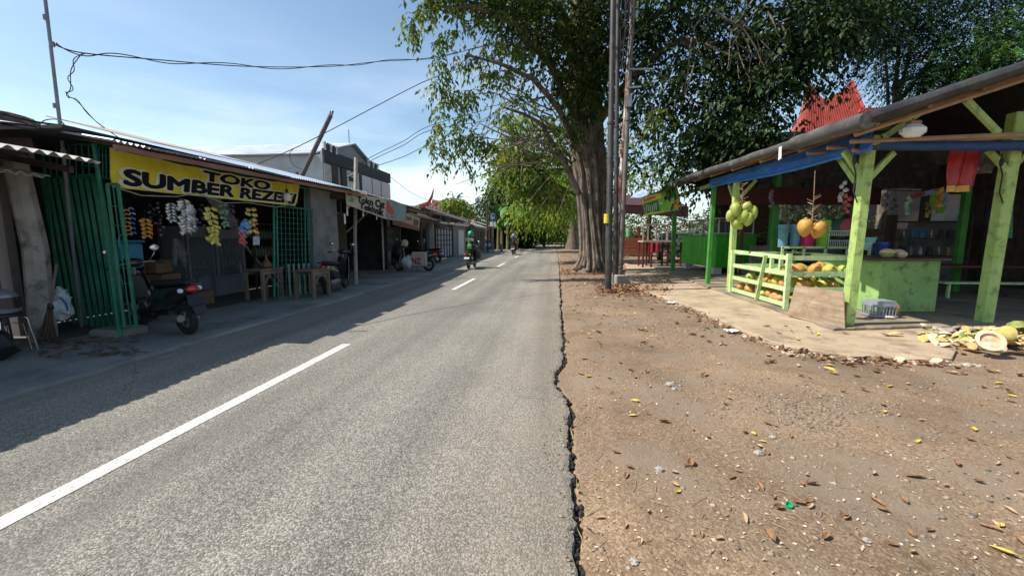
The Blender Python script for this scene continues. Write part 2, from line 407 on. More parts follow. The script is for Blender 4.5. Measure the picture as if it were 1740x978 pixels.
def road_wear(m):
    t = m.node_tree; b = t.nodes['Principled BSDF']; N = t.nodes.new; K = t.links.new
    src = b.inputs['Base Color'].links[0].from_socket
    c = N('ShaderNodeTexCoord'); s = N('ShaderNodeSeparateXYZ'); K(c.outputs['Object'], s.inputs[0])
    # dust drifted in from the right verge and the left apron
    n = N('ShaderNodeTexNoise'); n.inputs['Scale'].default_value = 2.3; n.inputs['Detail'].default_value = 8; K(c.outputs['Object'], n.inputs['Vector'])
    mr = N('ShaderNodeMapRange'); mr.inputs[1].default_value = -1.0; mr.inputs[2].default_value = .3; mr.inputs[3].default_value = 0; mr.inputs[4].default_value = .75; K(s.outputs['X'], mr.inputs[0])
    ml = N('ShaderNodeMapRange'); ml.inputs[1].default_value = -3.9; ml.inputs[2].default_value = -4.9; ml.inputs[3].default_value = 0; ml.inputs[4].default_value = .6; K(s.outputs['X'], ml.inputs[0])
    ad = N('ShaderNodeMath'); ad.operation = 'ADD'; K(mr.outputs[0], ad.inputs[0]); K(ml.outputs[0], ad.inputs[1])
    mu = N('ShaderNodeMath'); mu.operation = 'MULTIPLY'; K(ad.outputs[0], mu.inputs[0]); K(n.outputs['Fac'], mu.inputs[1])
    m1 = N('ShaderNodeMixRGB'); m1.inputs[2].default_value = (.33, .25, .17, 1); K(mu.outputs[0], m1.inputs[0]); K(src, m1.inputs[1])
    # tyre-polished tracks and oil drips along the lane
    w = N('ShaderNodeTexNoise'); w.inputs['Scale'].default_value = 1; w.inputs['Detail'].default_value = 5; mp = N('ShaderNodeMapping'); mp.inputs['Scale'].default_value = (1.7, .06, 1); K(c.outputs['Object'], mp.inputs[0]); K(mp.outputs[0], w.inputs['Vector'])
    r = N('ShaderNodeValToRGB'); r.color_ramp.elements[0].position = .38; r.color_ramp.elements[0].color = (.80, .80, .80, 1); r.color_ramp.elements[1].position = .62; r.color_ramp.elements[1].color = (1.1, 1.1, 1.1, 1); K(w.outputs['Fac'], r.inputs[0])
    m2 = N('ShaderNodeMixRGB'); m2.blend_type = 'MULTIPLY'; m2.inputs[0].default_value = 1; K(m1.outputs[0], m2.inputs[1]); K(r.outputs[0], m2.inputs[2])
    # hairline cracks, only in places
    dn = N('ShaderNodeTexNoise'); dn.inputs['Scale'].default_value = 2.5; dn.inputs['Detail'].default_value = 6; K(c.outputs['Object'], dn.inputs['Vector'])
    da = N('ShaderNodeMixRGB'); da.blend_type = 'ADD'; da.inputs[0].default_value = .55; K(c.outputs['Object'], da.inputs[1]); K(dn.outputs['Color'], da.inputs[2])
    v = N('ShaderNodeTexVoronoi'); v.feature = 'DISTANCE_TO_EDGE'; v.inputs['Scale'].default_value = .7; K(da.outputs[0], v.inputs['Vector'])
    cr = N('ShaderNodeMapRange'); cr.inputs[1].default_value = .0; cr.inputs[2].default_value = .006; cr.inputs[3].default_value = 1; cr.inputs[4].default_value = 0; K(v.outputs['Distance'], cr.inputs[0])
    k = N('ShaderNodeTexNoise'); k.inputs['Scale'].default_value = .5; K(c.outputs['Object'], k.inputs['Vector'])
    kr = N('ShaderNodeMapRange'); kr.inputs[1].default_value = .5; kr.inputs[2].default_value = .6; kr.inputs[3].default_value = 0; kr.inputs[4].default_value = .7; K(k.outputs['Fac'], kr.inputs[0])
    kk = N('ShaderNodeMath'); kk.operation = 'MULTIPLY'; K(cr.outputs[0], kk.inputs[0]); K(kr.outputs[0], kk.inputs[1])
    m3 = N('ShaderNodeMixRGB'); m3.inputs[2].default_value = (.05, .046, .04, 1); K(kk.outputs[0], m3.inputs[0]); K(m2.outputs[0], m3.inputs[1])
    K(m3.outputs[0], b.inputs['Base Color'])
road_wear(M_ASPH)
M_DIRT = speckle_mat('dirt', (.255, .172, .106), (.195, .127, .076), (.33, .24, .16), 75, .95, .0035, .7, .46, holes=.82, patch=(1.3, .46, .66, (.215, .165, .12)))
M_EARTH = mat('earth', (.16, .12, .08), .95, col2=(.25, .19, .12), scale=.4, bump=.4, bscale=6)
M_CONC = mat('worn_concrete', (.34, .255, .165), .9, col2=(.46, .36, .25), scale=1.3, detail=10, bump=.7, bscale=28, dirt=.9, dirtcol=(.17, .12, .075), dscale=2.1)
M_CONCG = mat('grey_concrete', (.20, .195, .18), .9, col2=(.33, .31, .28), scale=1.1, detail=10, bump=.45, bscale=30, dirt=.7, dirtcol=(.08, .075, .065), dscale=1.2)

b = MB(); b.box((0, 400, -.2), (1400, 1300, .1)); struct('ground', b, M_EARTH)

# road: its right edge is broken and stands a little above the verge
ys = rows(-1.5, 130, .03, 1.035)
b = MB(); LX = -4.93
vs, fs = [], []
for y in ys:
    e = edge_x(y); ll = LX+.06*nz3(2, y, 0, .7)
    vs += [(ll, y, -.03), (ll+.02, y, 0), (-3, y, .0), (-1.2, y, 0), (e-.04, y, .0), (e-.012+.01*nz3(3, y, 0, 21), y, -.008), (e+.012*nz3(4, y, 0, 17), y, -.06), (e-.02, y, -.14)]
W = 8
for i in range(len(ys)-1):
    for j in range(W-1): fs.append((i*W+j, i*W+j+1, (i+1)*W+j+1, (i+1)*W+j))
b.add(vs, fs); struct('road', b, M_ASPH)
# crumbled black rim of the asphalt
M_TAR = mat('broken_asphalt_rim', (.022, .021, .02), .9, var=.5, scale=40, bump=1, bscale=60)
b = MB(); rnd = random.Random(3)
y = 1.2
while y < 16:
    s = rnd.uniform(.006, .022)*(1 if y < 9 else 1.2)
    b.ball((edge_x(y)+rnd.uniform(-.008, .035)*(.4+abs(nz3(9, y, 0, 1.6))*2), y, -.035+rnd.uniform(-.02, .012)), (s*.8, s*1.2, s*.62), 6, 4, rough=.7, seed=y*7)
    y += rnd.uniform(.008, .03)*(1 if y < 8 else 1.7)
o = struct('asphalt_rim_debris', b, M_TAR); o['kind'] = 'stuff'; o.name = 'asphalt_rubble'

def verge_z(x, y):
    d = x-edge_x(y)
    z = -.075+.045*sm(-.01, .035+.05*abs(nz3(3, y, 7, 2.2)), d)+.03*sm(.03, .4, d)
    n_ = .5*nz3(x, y, 0, .6)+.3*nz3(x, y, 1, 2.1)
    z += n_*.03*sm(.1, 1, d)+.006*nz3(x, y, 2, 9)*sm(.05, .3, d)+.003*nz3(x, y, 4, 24)
    if y < 14: z += .02*math.exp(-(((x-2.0)/.55)**2+((y-3.6)/.3)**2))*(1+.5*nz3(x, y, 6, 14))
    return z-.02*sm(20, 60, x)
ud = [-.06, -.03, -.012]+[.0+.016*i for i in range(22)]+[.37+.045*i for i in range(70)]+[3.55+.09*i for i in range(60)]
u = ud[-1]
while u < 60: u += .3+(u-8)*.12; ud.append(u)
yv = [.3]; s = .035
while yv[-1] < 130:
    yv.append(yv[-1]+s)
    if yv[-1] > 5: s *= 1.022
vs = []; W = len(ud)
for y in yv:
    e = edge_x(y)
    for u in ud: x = e+u; vs.append((x, y, verge_z(x, y)))
fs = [(i*W+j, i*W+j+1, (i+1)*W+j+1, (i+1)*W+j) for i in range(len(yv)-1) for j in range(W-1)]
b = MB(); b.add(vs, fs); struct('dirt_verge', b, M_DIRT, smooth=True)

# painted centre line
M_LINE = mat('road_paint', (.62, .60, .55), .8, col2=(.22, .21, .19), fac=(.52, .72), scale=26, detail=9, bump=.5, bscale=80)
M_LINE2 = mat('faded_road_paint', (.42, .41, .38), .8, col2=(.17, .165, .155), fac=(.42, .62), scale=9, detail=9)
def line(x0, x1, w_, y0, y1, m, nm='road_marking'):
    b = MB(); n = max(2, int((y1-y0)/.12))
    b.grid(lambda u, v: (x0+(x1-x0)*v+w_*(u-.5)+.006*nz3(u*3, v*(y1-y0), 0, 6), y0+(y1-y0)*v, .004), 2, n); return struct(nm, b, m)
line(-2.79, -2.79, .125, 1.1, 5.25, M_LINE)
for k in range(9):
    y0 = 11.15+9.05*k; line(-2.76+.012*k*2, -2.75+.012*k*2, .125, y0, y0+3.15, M_LINE)
line(-4.05, -4.12, .09, 13.6, 60, M_LINE2, 'road_edge_line')

# left concrete apron in front of the shops, with a ragged outer edge
def apron(name, x_in, x_out, y0, y1, z, m, amp=.12, step=.08):
    b = MB(); n = int((y1-y0)/step); vs = []
    for i in range(n+1):
        y = y0+(y1-y0)*i/n; e = x_out+amp*nz3(7, y, z, 1.3)+amp*.3*nz3(7, y, z+2, 5)
        vs += [(x_in, y, z), ((x_in+e)/2, y, z), (e-.05, y, z), (e, y, z-.02), (e+.01, y, -.12)]
    fs = [(i*5+j, (i+1)*5+j, (i+1)*5+j+1, i*5+j+1)[::-1] for i in range(n) for j in range(4)]
    b.add(vs, fs); return struct(name, b, m)
apron('pavement', -13, -4.86, -3, 62, .035, M_CONCG)

# right-hand concrete apron and the raised slab of the stalls
def slab(name, poly, z0, z1, m):
    b = MB(); n = len(poly); P = []
    for i in range(n):
        a, c = Vector(poly[i]), Vector(poly[(i+1) % n]); k = max(1, int((c-a).length/.09)) if (c-a).length < 9 else 8
        for q in range(k):
            p = a+(c-a)*q/k; w_ = .05 if (c-a).length < 9 else 0
            P.append((p.x+w_*nz3(p.x, p.y, 0, 3)+w_*.5*nz3(p.x, p.y, 1, 9), p.y+w_*nz3(p.y, p.x, 3, 3)+w_*.5*nz3(p.x, p.y, 5, 9)))
    c = [sum(p[0] for p in P)/len(P), sum(p[1] for p in P)/len(P)]
    vs = [(x, y, z0) for x, y in P]+[(x, y, z1-.012) for x, y in P]+[(x+(c[0]-x)*.012, y+(c[1]-y)*.012, z1) for x, y in P]; k = len(P)
    fs = [(r*k+i, r*k+(i+1) % k, (r+1)*k+(i+1) % k, (r+1)*k+i) for r in range(2) for i in range(k)]+[tuple(2*k+i for i in range(k))]
    b.add(vs, fs); return struct(name, b, m)
pg = lambda L_, z: [tuple(gr(x, y, z).xy) for x, y in L_]
slab('concrete_apron', pg([(1065, 452), (1062, 470), (1078, 486), (1105, 498), (1150, 512), (1195, 527), (1240, 550), (1290, 572), (1340, 588), (1400, 597), (1450, 603), (1540, 608), (1618, 608), (1630, 590), (1640, 566)], .045)
     +[(14, 6.6), (16, 24), (4, 24)], -.12, .045, M_CONC)
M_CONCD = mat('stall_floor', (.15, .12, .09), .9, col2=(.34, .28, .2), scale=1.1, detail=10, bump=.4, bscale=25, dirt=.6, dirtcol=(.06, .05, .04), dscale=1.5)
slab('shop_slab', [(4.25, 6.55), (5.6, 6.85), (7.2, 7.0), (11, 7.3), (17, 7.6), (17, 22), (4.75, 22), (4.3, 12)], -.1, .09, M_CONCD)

# gravel and small rubbish on the verge
M_STONE = leafmat('pebble', [(.10, .09, .08), (.19, .16, .13), (.30, .24, .18), (.26, .18, .12), (.38, .33, .27)], trans=0, rough=.9)
def pebbles(name, n, smin, smax, box, m, seed, flat=.6, zf=verge_z, pw=2.2, ok=None):
    rng = np.random.default_rng(seed)
    ico = [(0,0,1), (.89,0,.45), (.28,.85,.45), (-.72,.53,.45), (-.72,-.53,.45), (.28,-.85,.45), (.72,.53,-.45), (-.28,.85,-.45), (-.89,0,-.45), (-.28,-.85,-.45), (.72,-.53,-.45), (0,0,-1)]
    F = [(0,1,2),(0,2,3),(0,3,4),(0,4,5),(0,5,1),(1,6,2),(2,6,7),(2,7,3),(3,7,8),(3,8,4),(4,8,9),(4,9,5),(5,9,10),(5,10,1),(1,10,6),(6,11,7),(7,11,8),(8,11,9),(9,11,10),(10,11,6)]
    I = np.array(ico); V = []; T = []; pos = []
    while len(pos) < n:
        u, v = rng.random(2); x = box[0]+(box[1]-box[0])*u; y = box[2]+(box[3]-box[2])*v**1.8
        if zf is verge_z and x < edge_x(y)+.03: continue
        if ok is not None and not ok(x, y): continue
        if ok is None and nz3(x, y, 8, .9)+.35*nz3(x, y, 2, 3) < rng.random()*.9-.5: continue
        pos.append((x, y))
    for x, y in pos:
        s = smin+(smax-smin)*rng.random()**pw; z = zf(x, y)
        a = rng.random()*6.28; q = I*(.75+.5*rng.random((12, 3)))*np.array([s, s*(.6+.4*rng.random()), s*flat*(.6+.5*rng.random())])
        ca, sa = math.cos(a), math.sin(a); q = np.stack([q[:, 0]*ca-q[:, 1]*sa, q[:, 0]*sa+q[:, 1]*ca, q[:, 2]], 1)+np.array([x, y, z+s*flat*.25]); V.append(q); T += [rng.random()]*12
    V = np.concatenate(V); k = len(pos); idx = (np.arange(k)[:, None, None]*12+np.array(F)[None]).reshape(-1).astype(np.int32)
    me = bpy.data.meshes.new(name); me.vertices.add(len(V)); me.vertices.foreach_set('co', V.astype(np.float32).ravel())
    me.loops.add(len(idx)); me.loops.foreach_set('vertex_index', idx); nf = len(idx)//3
    me.polygons.add(nf); me.polygons.foreach_set('loop_start', (np.arange(nf)*3).astype(np.int32)); me.polygons.foreach_set('loop_total', np.full(nf, 3, dtype=np.int32)); me.update()
    me.attributes.new('tint', 'FLOAT', 'POINT').data.foreach_set('value', np.array(T, dtype=np.float32)); me.materials.append(m)
    o = bpy.data.objects.new(name, me); COL.objects.link(o); o['kind'] = 'stuff'; return o
pebbles('gravel', 6500, .003, .019, (.15, 5.6, 1.2, 7.5), M_STONE, 5, pw=3.2)
pebbles('gravel', 2200, .007, .022, (.25, 5, 6.5, 14), M_STONE, 6)
pebbles('gravel', 420, .003, .013, (-.4, .5, 1.2, 9), M_STONE, 25, zf=lambda x, y: .002, pw=2, ok=lambda x, y: -.32 < x-edge_x(y) < -.015 and abs(x-edge_x(y)) < .05+.35*abs(nz3(x, y, 3, 1.3)))
M_STONEP = leafmat('slab_rubble', [(.30, .24, .17), (.42, .35, .25), (.52, .46, .36), (.25, .19, .13)], trans=0, rough=.95)
_sl = [tuple(gr(x, y, 0).xy) for x, y in ((1078, 488), (1105, 500), (1150, 514), (1195, 530), (1240, 553), (1290, 576), (1340, 592), (1400, 602), (1450, 609), (1540, 614), (1620, 614))]
def near_slab(x, y, w_=.22):
    for i in range(len(_sl)-1):
        a, c = Vector(_sl[i]), Vector(_sl[i+1]); d = c-a; t = max(0, min(1, (Vector((x, y))-a).dot(d)/d.length_squared))
        if (Vector((x, y))-(a+d*t)).length < w_*(.4+abs(nz3(x, y, 3, 1.5))*2): return True
    return False
pebbles('rubble', 700, .008, .045, (2.2, 5.6, 5.0, 13.5), M_STONEP, 15, pw=2.5, ok=near_slab)
pebbles('gravel', 1500, .004, .02, (1.2, 3.6, 2.6, 4.8), leafmat('broken_concrete', [(.13, .10, .075), (.2, .16, .12), (.3, .24, .18), (.24, .17, .11)], trans=0, rough=.95), 17, flat=.3, pw=2.0, ok=lambda x, y: ((x-2.3)/.75)**2+((y-3.6)/.45)**2 < .75+1.5*nz3(x, y, 0, 2.2)+.8*nz3(x, y, 4, 7))
# sparse loose stones at the pavement and rubbish under the gate
# ================================================================== left side: sheds and shops
M_RUSTY = mat('rusty_steel', (.09, .045, .03), .85, col2=(.2, .11, .07), scale=7, bump=.2)
M_DARKWALL = mat('shade_dark_wall', (.02, .019, .02), .95, col2=(.05, .046, .045), scale=2, bump=.3)  # near-black colour puts the interior shade into these walls
M_PLASTER = mat('grey_plaster', (.17, .175, .18), .92, col2=(.28, .28, .275), scale=2.2, detail=10, bump=.35, bscale=20, dirt=.7, dirtcol=(.07, .065, .06), dscale=1.6)
M_PILLAR = mat('peeling_pillar', (.27, .25, .22), .92, col2=(.40, .37, .33), scale=3, bump=.4, dirt=.95, dirtcol=(.05, .045, .04), dscale=4)
M_GREEN = mat('green_gate_paint', (.012, .19, .11), .45, var=.25, scale=5, dirt=.55, dirtcol=(.05, .05, .04), dscale=9)
M_ZINC = mat('corrugated_zinc', (.42, .47, .52), .42, col2=(.60, .64, .68), scale=1.5, metal=.35, dirt=.6, dirtcol=(.22, .15, .11), dscale=2)
M_ASB = mat('asbestos_sheet', (.36, .33, .30), .9, col2=(.55, .52, .48), scale=2.5, dirt=.9, dirtcol=(.13, .08, .06), dscale=3)
M_FASCIA = mat('rusty_fascia', (.20, .085, .055), .8, col2=(.34, .2, .14), scale=3, stretch=(1, .3, 1))
M_WOOD = mat('weathered_wood', (.13, .095, .065), .85, col2=(.26, .20, .145), scale=4, stretch=(1, 1, .25), bump=.3, bscale=25)
M_DWOOD = mat('dark_wood', (.045, .033, .025), .8, col2=(.10, .075, .055), scale=4, bump=.3)
M_YEL = mat('yellow_banner_vinyl', (.66, .56, .02), .5, col2=(.80, .68, .04), scale=1.6, detail=8, bump=.6, bscale=2.5, dirt=.35, dirtcol=(.35, .28, .05), dscale=2.5)
M_INK = mat('black_ink', (.008, .009, .02), .75, var=.1, spec=.2)
M_WHITE = mat('white_paint', (.70, .70, .67), .6, var=.06, scale=3, dirt=.4, dirtcol=(.3, .28, .25))
M_WHITEP = mat('white_plastic', (.72, .72, .72), .4, var=.05)
M_BLACKP = mat('black_plastic', (.018, .018, .02), .45, var=.2)
M_RUBBER = mat('rubber', (.022, .022, .022), .85, var=.3, scale=20)
M_CHROME = mat('chrome', (.62, .62, .62), .22, var=.06, metal=1)
M_STEEL = mat('dull_steel', (.25, .25, .25), .45, var=.2, metal=.7)
M_GREYP = mat('grey_plastic', (.2, .2, .21), .5)
M_BLUEP = mat('blue_plastic', (.03, .16, .32), .5, var=.15)
M_RED = mat('red_paint', (.45, .02, .02), .35, var=.15)
M_CARD = mat('cardboard', (.16, .10, .055), .85, var=.2)
M_WIRE = mat('black_cable', (.015, .015, .016), .7)
M_GLASS = glass('dark_glass', (.16, .19, .2), .06, .35)

def corrug(name, x0, y0, z0, x1, z1, y1, z0b, z1b, m, parent, pitch=.09, amp=.018, th=.006):
    """corrugated roof: eave along x0 from y0 to y1, top edge at x1; waves run along the street"""
    n = int(abs(y1-y0)/pitch*6)
    def fn(u, v):
        y = y0+(y1-y0)*u; e = z0+(z0b-z0)*u; t = z1+(z1b-z1)*u; sag = .03*nz3(y, v*3, 2, .8)
        return (x0+(x1-x0)*v+.03*nz3(y, 5, 0, 1.5)*(1-v), y, e+(t-e)*v+amp*math.sin(2*math.pi*(y-y0)/pitch)+sag)
    b = MB(); b.grid(fn, n, 5, thick=-th if y1 > y0 else th); return part(name, b, m, parent, smooth=True)

# ---- leftmost shed
sh = thing('shed', 'dark leftmost shed with a patchy corrugated awning and a peeling pillar', 'shed', (-7.3, 2, 0))
b = MB(); b.box((-7.45, 2.2, 1.25), (.14, 5.2, 2.5)); b.quad((-7.4, 4.98, 0), (-11, 4.98, 0), (-11, 4.98, 3.5), (-7.4, 4.98, 2.95), .1); b.quad((-6.95, 5.02, 2.45), (-7.45, 5.02, 2.45), (-7.45, 5.02, 2.95), (-6.95, 5.02, 2.85), .06); part('wall', b, mat('mauve_wall', (.13, .105, .105), .95, col2=(.2, .17, .17), scale=1.5, dirt=.6), sh)  # end wall raised and a filler plate added to block leaking sunlight
b = MB()
for i in range(16): b.box((-7.36, .2+i*.29, .85), (.03, .2, 1.68))
part('plank_door', b, M_DWOOD, sh)
b = MB(); b.tube([(-7.02, 4.92, 0), (-6.98, 4.94, 1.3), (-7.05, 4.9, 2.5)], [.14, .13, .12], 8); part('pillar', b, M_PILLAR, sh)
corrug('roof', -5.6, -1.5, 2.40, -9.5, 3.0, 4.75, 2.36, 3.05, M_ASB, sh, pitch=.13, amp=.022)
corrug('awning_sheet', -6.3, .5, 2.19, -7.5, 2.42, 4.72, 2.19, 2.45, mat('white_asbestos', (.55, .56, .55), .8, var=.12, dirt=.4), sh, pitch=.13, amp=.022)
b = MB(); rnd = random.Random(5)
for i in range(7): b.ball((-6.9-rnd.random()*1.2, 3.4+i*.3, 2.86+rnd.random()*.1), (.35, .34, .24), 8, 5, rough=.5, seed=i)
part('roof_rubble', b, mat('mossy_tiles', (.06, .045, .035), .95, col2=(.17, .1, .07), scale=8, bump=1), sh)
# rafters poking out
b = MB()
for i in range(5): b.bar((-6.1, .8+i*1.0, 2.3), (-9, .8+i*1.0, 2.86), .05, .08)
part('rafter', b, M_DWOOD, sh)

# ---- grocery shop with the yellow banner
SX = -6.2
shop = thing('grocery_shop', 'open-fronted grocery shop under the long yellow banner', 'shop', (-8, 7.5, 0))
Y0, Y1 = 5.1, 11.35
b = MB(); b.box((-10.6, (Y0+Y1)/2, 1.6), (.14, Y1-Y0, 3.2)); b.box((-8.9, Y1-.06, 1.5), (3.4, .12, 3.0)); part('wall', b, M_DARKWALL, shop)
b = MB(); b.box((SX+.02, 10.68, 1.36), (.14, 1.26, 2.66)); part('front_wall', b, M_PLASTER, shop, label='bare grey plaster wall')
b = MB(); b.box((-8.7, 7.9, .045), (4.3, 6.2, .06)); part('floor', b, mat('dark_floor', (.07, .065, .06), .8, col2=(.14, .13, .12), scale=2), shop)
corrug('roof', -5.4, 4.75, 2.63, -10.7, 3.55, 11.75, 2.74, 4.05, mat('zinc_roof', (.36, .45, .56), .38, col2=(.50, .58, .68), scale=1.2, metal=.3, dirt=.35, dirtcol=(.3, .2, .15), dscale=1.5), shop, pitch=.08, amp=.014)
b = MB(); b.grid(lambda u, v: (-5.45-.02*nz3(u*6, 0, 0, 1), 4.8+6.9*u, 2.53+.07*v+.09*u+.012*nz3(u*20, v, 0, 1)), 60, 1, thick=.03); part('fascia', b, M_FASCIA, shop)
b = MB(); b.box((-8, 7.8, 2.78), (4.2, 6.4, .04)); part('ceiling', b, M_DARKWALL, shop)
b = MB()
for i in range(8): b.bar((-5.5, 5.1+i*.85, 2.62), (-7.4, 5.1+i*.85, 2.98), .05, .07)
part('rafter', b, M_DWOOD, shop)
# loose tin sheets on the roof edge
b = MB()
for i, (y, w_) in enumerate([(4.9, .8), (5.8, .9), (6.9, 1.0)]): b.quad((-5.35, y+.3, 2.71+.02*i), (-5.35, y+.3+w_, 2.73+.02*i), (-6.9, y+w_+.4, 3.12), (-6.9, y+.3, 3.09), .012)
part('tin_patch', b, mat('tan_tin', (.38, .29, .22), .7, col2=(.52, .44, .36), scale=2), shop)

# ---- green gate: fixed grid, slanted bars, posts
gt = thing('sliding_gate', 'green steel folding gate with slanted bars beside the shop opening', 'gate', (-6.6, 5.3, 0))
b = MB()
pb, pt = gr(205, 575, .02), at(160, 245, X=-6.22)
b.tube([pb, pt], .028, 8); b.tube([at(108, 560, Y=5.75), at(72, 262, Y=5.6)], .02, 6)
b.tube([at(80, 243, Y=5.65), at(162, 246, Y=5.25)], .022, 6); b.tube([at(165, 246, Y=5.25), at(520, 320, X=-6.13)], .022, 6)
b.tube([at(165, 300, Y=5.3), at(190, 304, X=-6.2)], .018, 6); b.tube([at(78, 302, Y=5.65), at(165, 300, Y=5.3)], .018, 6)
part('gate_frame', b, M_GREEN, gt)
for i in range(10):
    t = i/9; q = at(118+t*92, 568-t*4, Y=5.85-t*.5); p = at(70+t*98, 302-t*8, Y=5.75-t*.45)
    q.z = max(q.z, .06)
    bb = MB(); bb.bar(p, q, .05, .018, up=(1, .2, 0)); part('gate_bar', bb, M_GREEN, gt)
b = MB()
for i in range(8): b.tube([at(84+i*11, 245, Y=5.65-i*.05), at(86+i*11, 300, Y=5.65-i*.05)], .008, 5)
for i in range(2): b.tube([at(80, 264+18*i, Y=5.65), at(163, 264+18*i, Y=5.27)], .007, 5)
for i in range(4): b.tube([at(168+i*6, 250+i, X=-6.2), at(169+i*6, 300+i, X=-6.2)], .007, 5)
for i in range(3): b.tube([at(166, 262+13*i, X=-6.2), at(190, 266+13*i, X=-6.2)], .007, 5)
part('grid_panel', b, M_GREEN, gt)
b = MB(); b.tube([at(182, 312, X=-6.0), at(212, 556, X=-6.0)], .022, 7); b.tube([at(182, 312, X=-6.0), at(200, 313, X=-5.95)], .018, 7); b.tube([at(200, 313, X=-5.95), at(232, 553, X=-5.95)], .026, 7)
b.tube([at(214, 555, X=-6.0), at(232, 553, X=-5.95)], .016, 7)
for i in range(6): b.tube([at(186+i*5, 350+i*33, X=-5.97), at(204+i*4.4, 350+i*33, X=-5.95)], .006, 5)
b.tube([at(192, 318, X=-5.96), at(222, 552, X=-5.96)], .007, 5)
hp = at(208, 412, X=-5.93); b.tube([hp+Vector((0, .05*math.cos(a), .11*math.sin(a))) for a in [i*.45 for i in range(15)]], .008, 5)
part('folding_leaf', b, M_GREEN, gt)
b = MB(); b.rbox((-6.35, 5.35, .06), (.5, .45, .16), .03); part('footing', b, M_CONCG, gt)

# ---- open right-hand grille leaf
gl = thing('gate_leaf', 'green grille gate leaf swung open between the two rough tables', 'gate', (-6.1, 9.7, 0))
A, B_ = at(470, 350, X=-6.35), at(531, 356, X=-6.0); A2, B2 = at(473, 506, X=-6.35), at(534, 499, X=-6.0)
b = MB()
for p, q in ((A, B_), (B_, B2), (B2, A2), (A2, A)): b.tube([p, q], .022, 7)
part('leaf_frame', b, M_GREEN, gl)
b = MB()
for i in range(1, 9): t = i/9; b.tube([A.lerp(B_, t), A2.lerp(B2, t)], .0075, 5)
for i in range(1, 17): t = i/17; b.tube([A.lerp(A2, t), B_.lerp(B2, t)], .0055, 5)
part('grille', b, M_GREEN, gl)
b = MB()
for i in range(5): t = .3+i*.14; p = A2.lerp(B2, t); b.bar(p+Vector((.02, 0, .03)), p+Vector((.02, 0, .78)), .045, .012)
part('kick_strip', b, mat('pale_strip', (.33, .42, .36), .6), gl)
b = MB(); b.tube([at(466, 505, X=-6.4), at(465, 340, X=-6.4)], .03, 7); b.tube([at(520, 505, X=-6.15), at(517, 318, X=-6.15)], .022, 7)
for i in range(6): p = at(466+i*8, 336+i*1.5, X=-6.3); b.tube([p, p+Vector((0, 0, .16))], .008, 4)
part('hinge_post', b, M_GREEN, gl)

# ---- banner
bn = thing('shop_banner', 'long yellow vinyl banner reading TOKO SUMBER REZEKI', 'banner', (-6.08, 7.4, 2.4))
BTL, BBL, BTR, BBR = at(183, 250, X=-6.08), at(190, 318, X=-6.08), at(508, 313, X=-6.08), at(502, 350, X=-6.08)
BTL, BTR = BTL+Vector((0, 0, .0)), BTR
def bmap(s, t):
    top = BTL.lerp(BTR, s); bot = BBL.lerp(BBR, s); top.z -= .10*math.sin(math.pi*min(1, s*1.5))*(1 if s < .66 else 0)+0; p = bot.lerp(top, t)
    return p
def bwarp(p):
    w_ = .035*nz3(p.y, p.z, 0, 1.3)+.022*nz3(p.y*1.2+p.z*1.4, p.z*.4, 3, 3.4)
    return Vector((p.x+w_, p.y, p.z))
def btop(s): return -.05*math.sin(math.pi*s)-.018*abs(math.sin(s*19))
b = MB(); b.grid(lambda u, v: bwarp(BBL.lerp(BBR, u).lerp(BTL.lerp(BTR, u)+Vector((0, 0, btop(u))), v)), 60, 8, thick=-.004)
part('cloth', b, M_YEL, bn, smooth=True)
M_OUT = mat('white_outline', (.75, .72, .5), .5, var=.05)
for nm, s, u0, u1, v0, v1, bo, m_, dp in [('lettering_outline', 'TOKO', .355, .765, .575, .955, .10, M_OUT, .010), ('lettering', 'TOKO', .363, .757, .595, .935, .05, M_INK, .016),
                              ('lettering_outline', 'SUMBER REZEKI', .035, .985, .085, .545, .10, M_OUT, .010), ('lettering', 'SUMBER REZEKI', .043, .977, .105, .525, .05, M_INK, .016)]:
    o = BBL.lerp(BBR, 0); ul = (BBR-BBL).length; vl = 1.0
    def wp(p, u0=u0, u1=u1, v0=v0, v1=v1):
        a = p.y; bb_ = p.z; q = BBL.lerp(BBR, a).lerp(BTL.lerp(BTR, a)+Vector((0, 0, btop(a))), bb_); q = bwarp(q); q.x += p.x; return q
    text(nm, s, m_, bn, (0, u0, v0), (0, 1, 0), (0, 0, 1), u1-u0, v1-v0, bold=bo, depth=dp, warp=wp)
# rope under the banner and the bulb hanging in front
b = MB(); P_ = [(190, 316), (240, 332), (300, 334), (335, 328), (380, 345), (420, 344), (470, 352), (505, 345)]
b.tube([at(x, y, X=-6.04) for x, y in P_], .008, 4); solo('washing_line', b, mat('pale_rope', (.4, .38, .33), .9), 'thin pale rope sagging under the yellow banner', 'rope', tuple(at(340, 330, X=-6.04)))
bl = thing('light_bulb', 'white glass lamp hanging over the end of the yellow banner', 'lamp', tuple(at(488, 335, X=-5.95)))
p = at(488, 335, X=-5.95); b = MB(); b.lathe(p+Vector((0, 0, -.1)), [(.01, 0), (.07, .02), (.085, .1), (.07, .17), (.03, .2)], 14); part('globe', b, M_WHITEP, bl, smooth=True)
b = MB(); b.lathe(p+Vector((0, 0, .1)), [(.03, 0), (.03, .06), (.01, .09)], 10); b.tube([p+Vector((0, 0, .18)), p+Vector((-.02, 0, .45))], .006, 4); part('socket', b, M_BLACKP, bl)

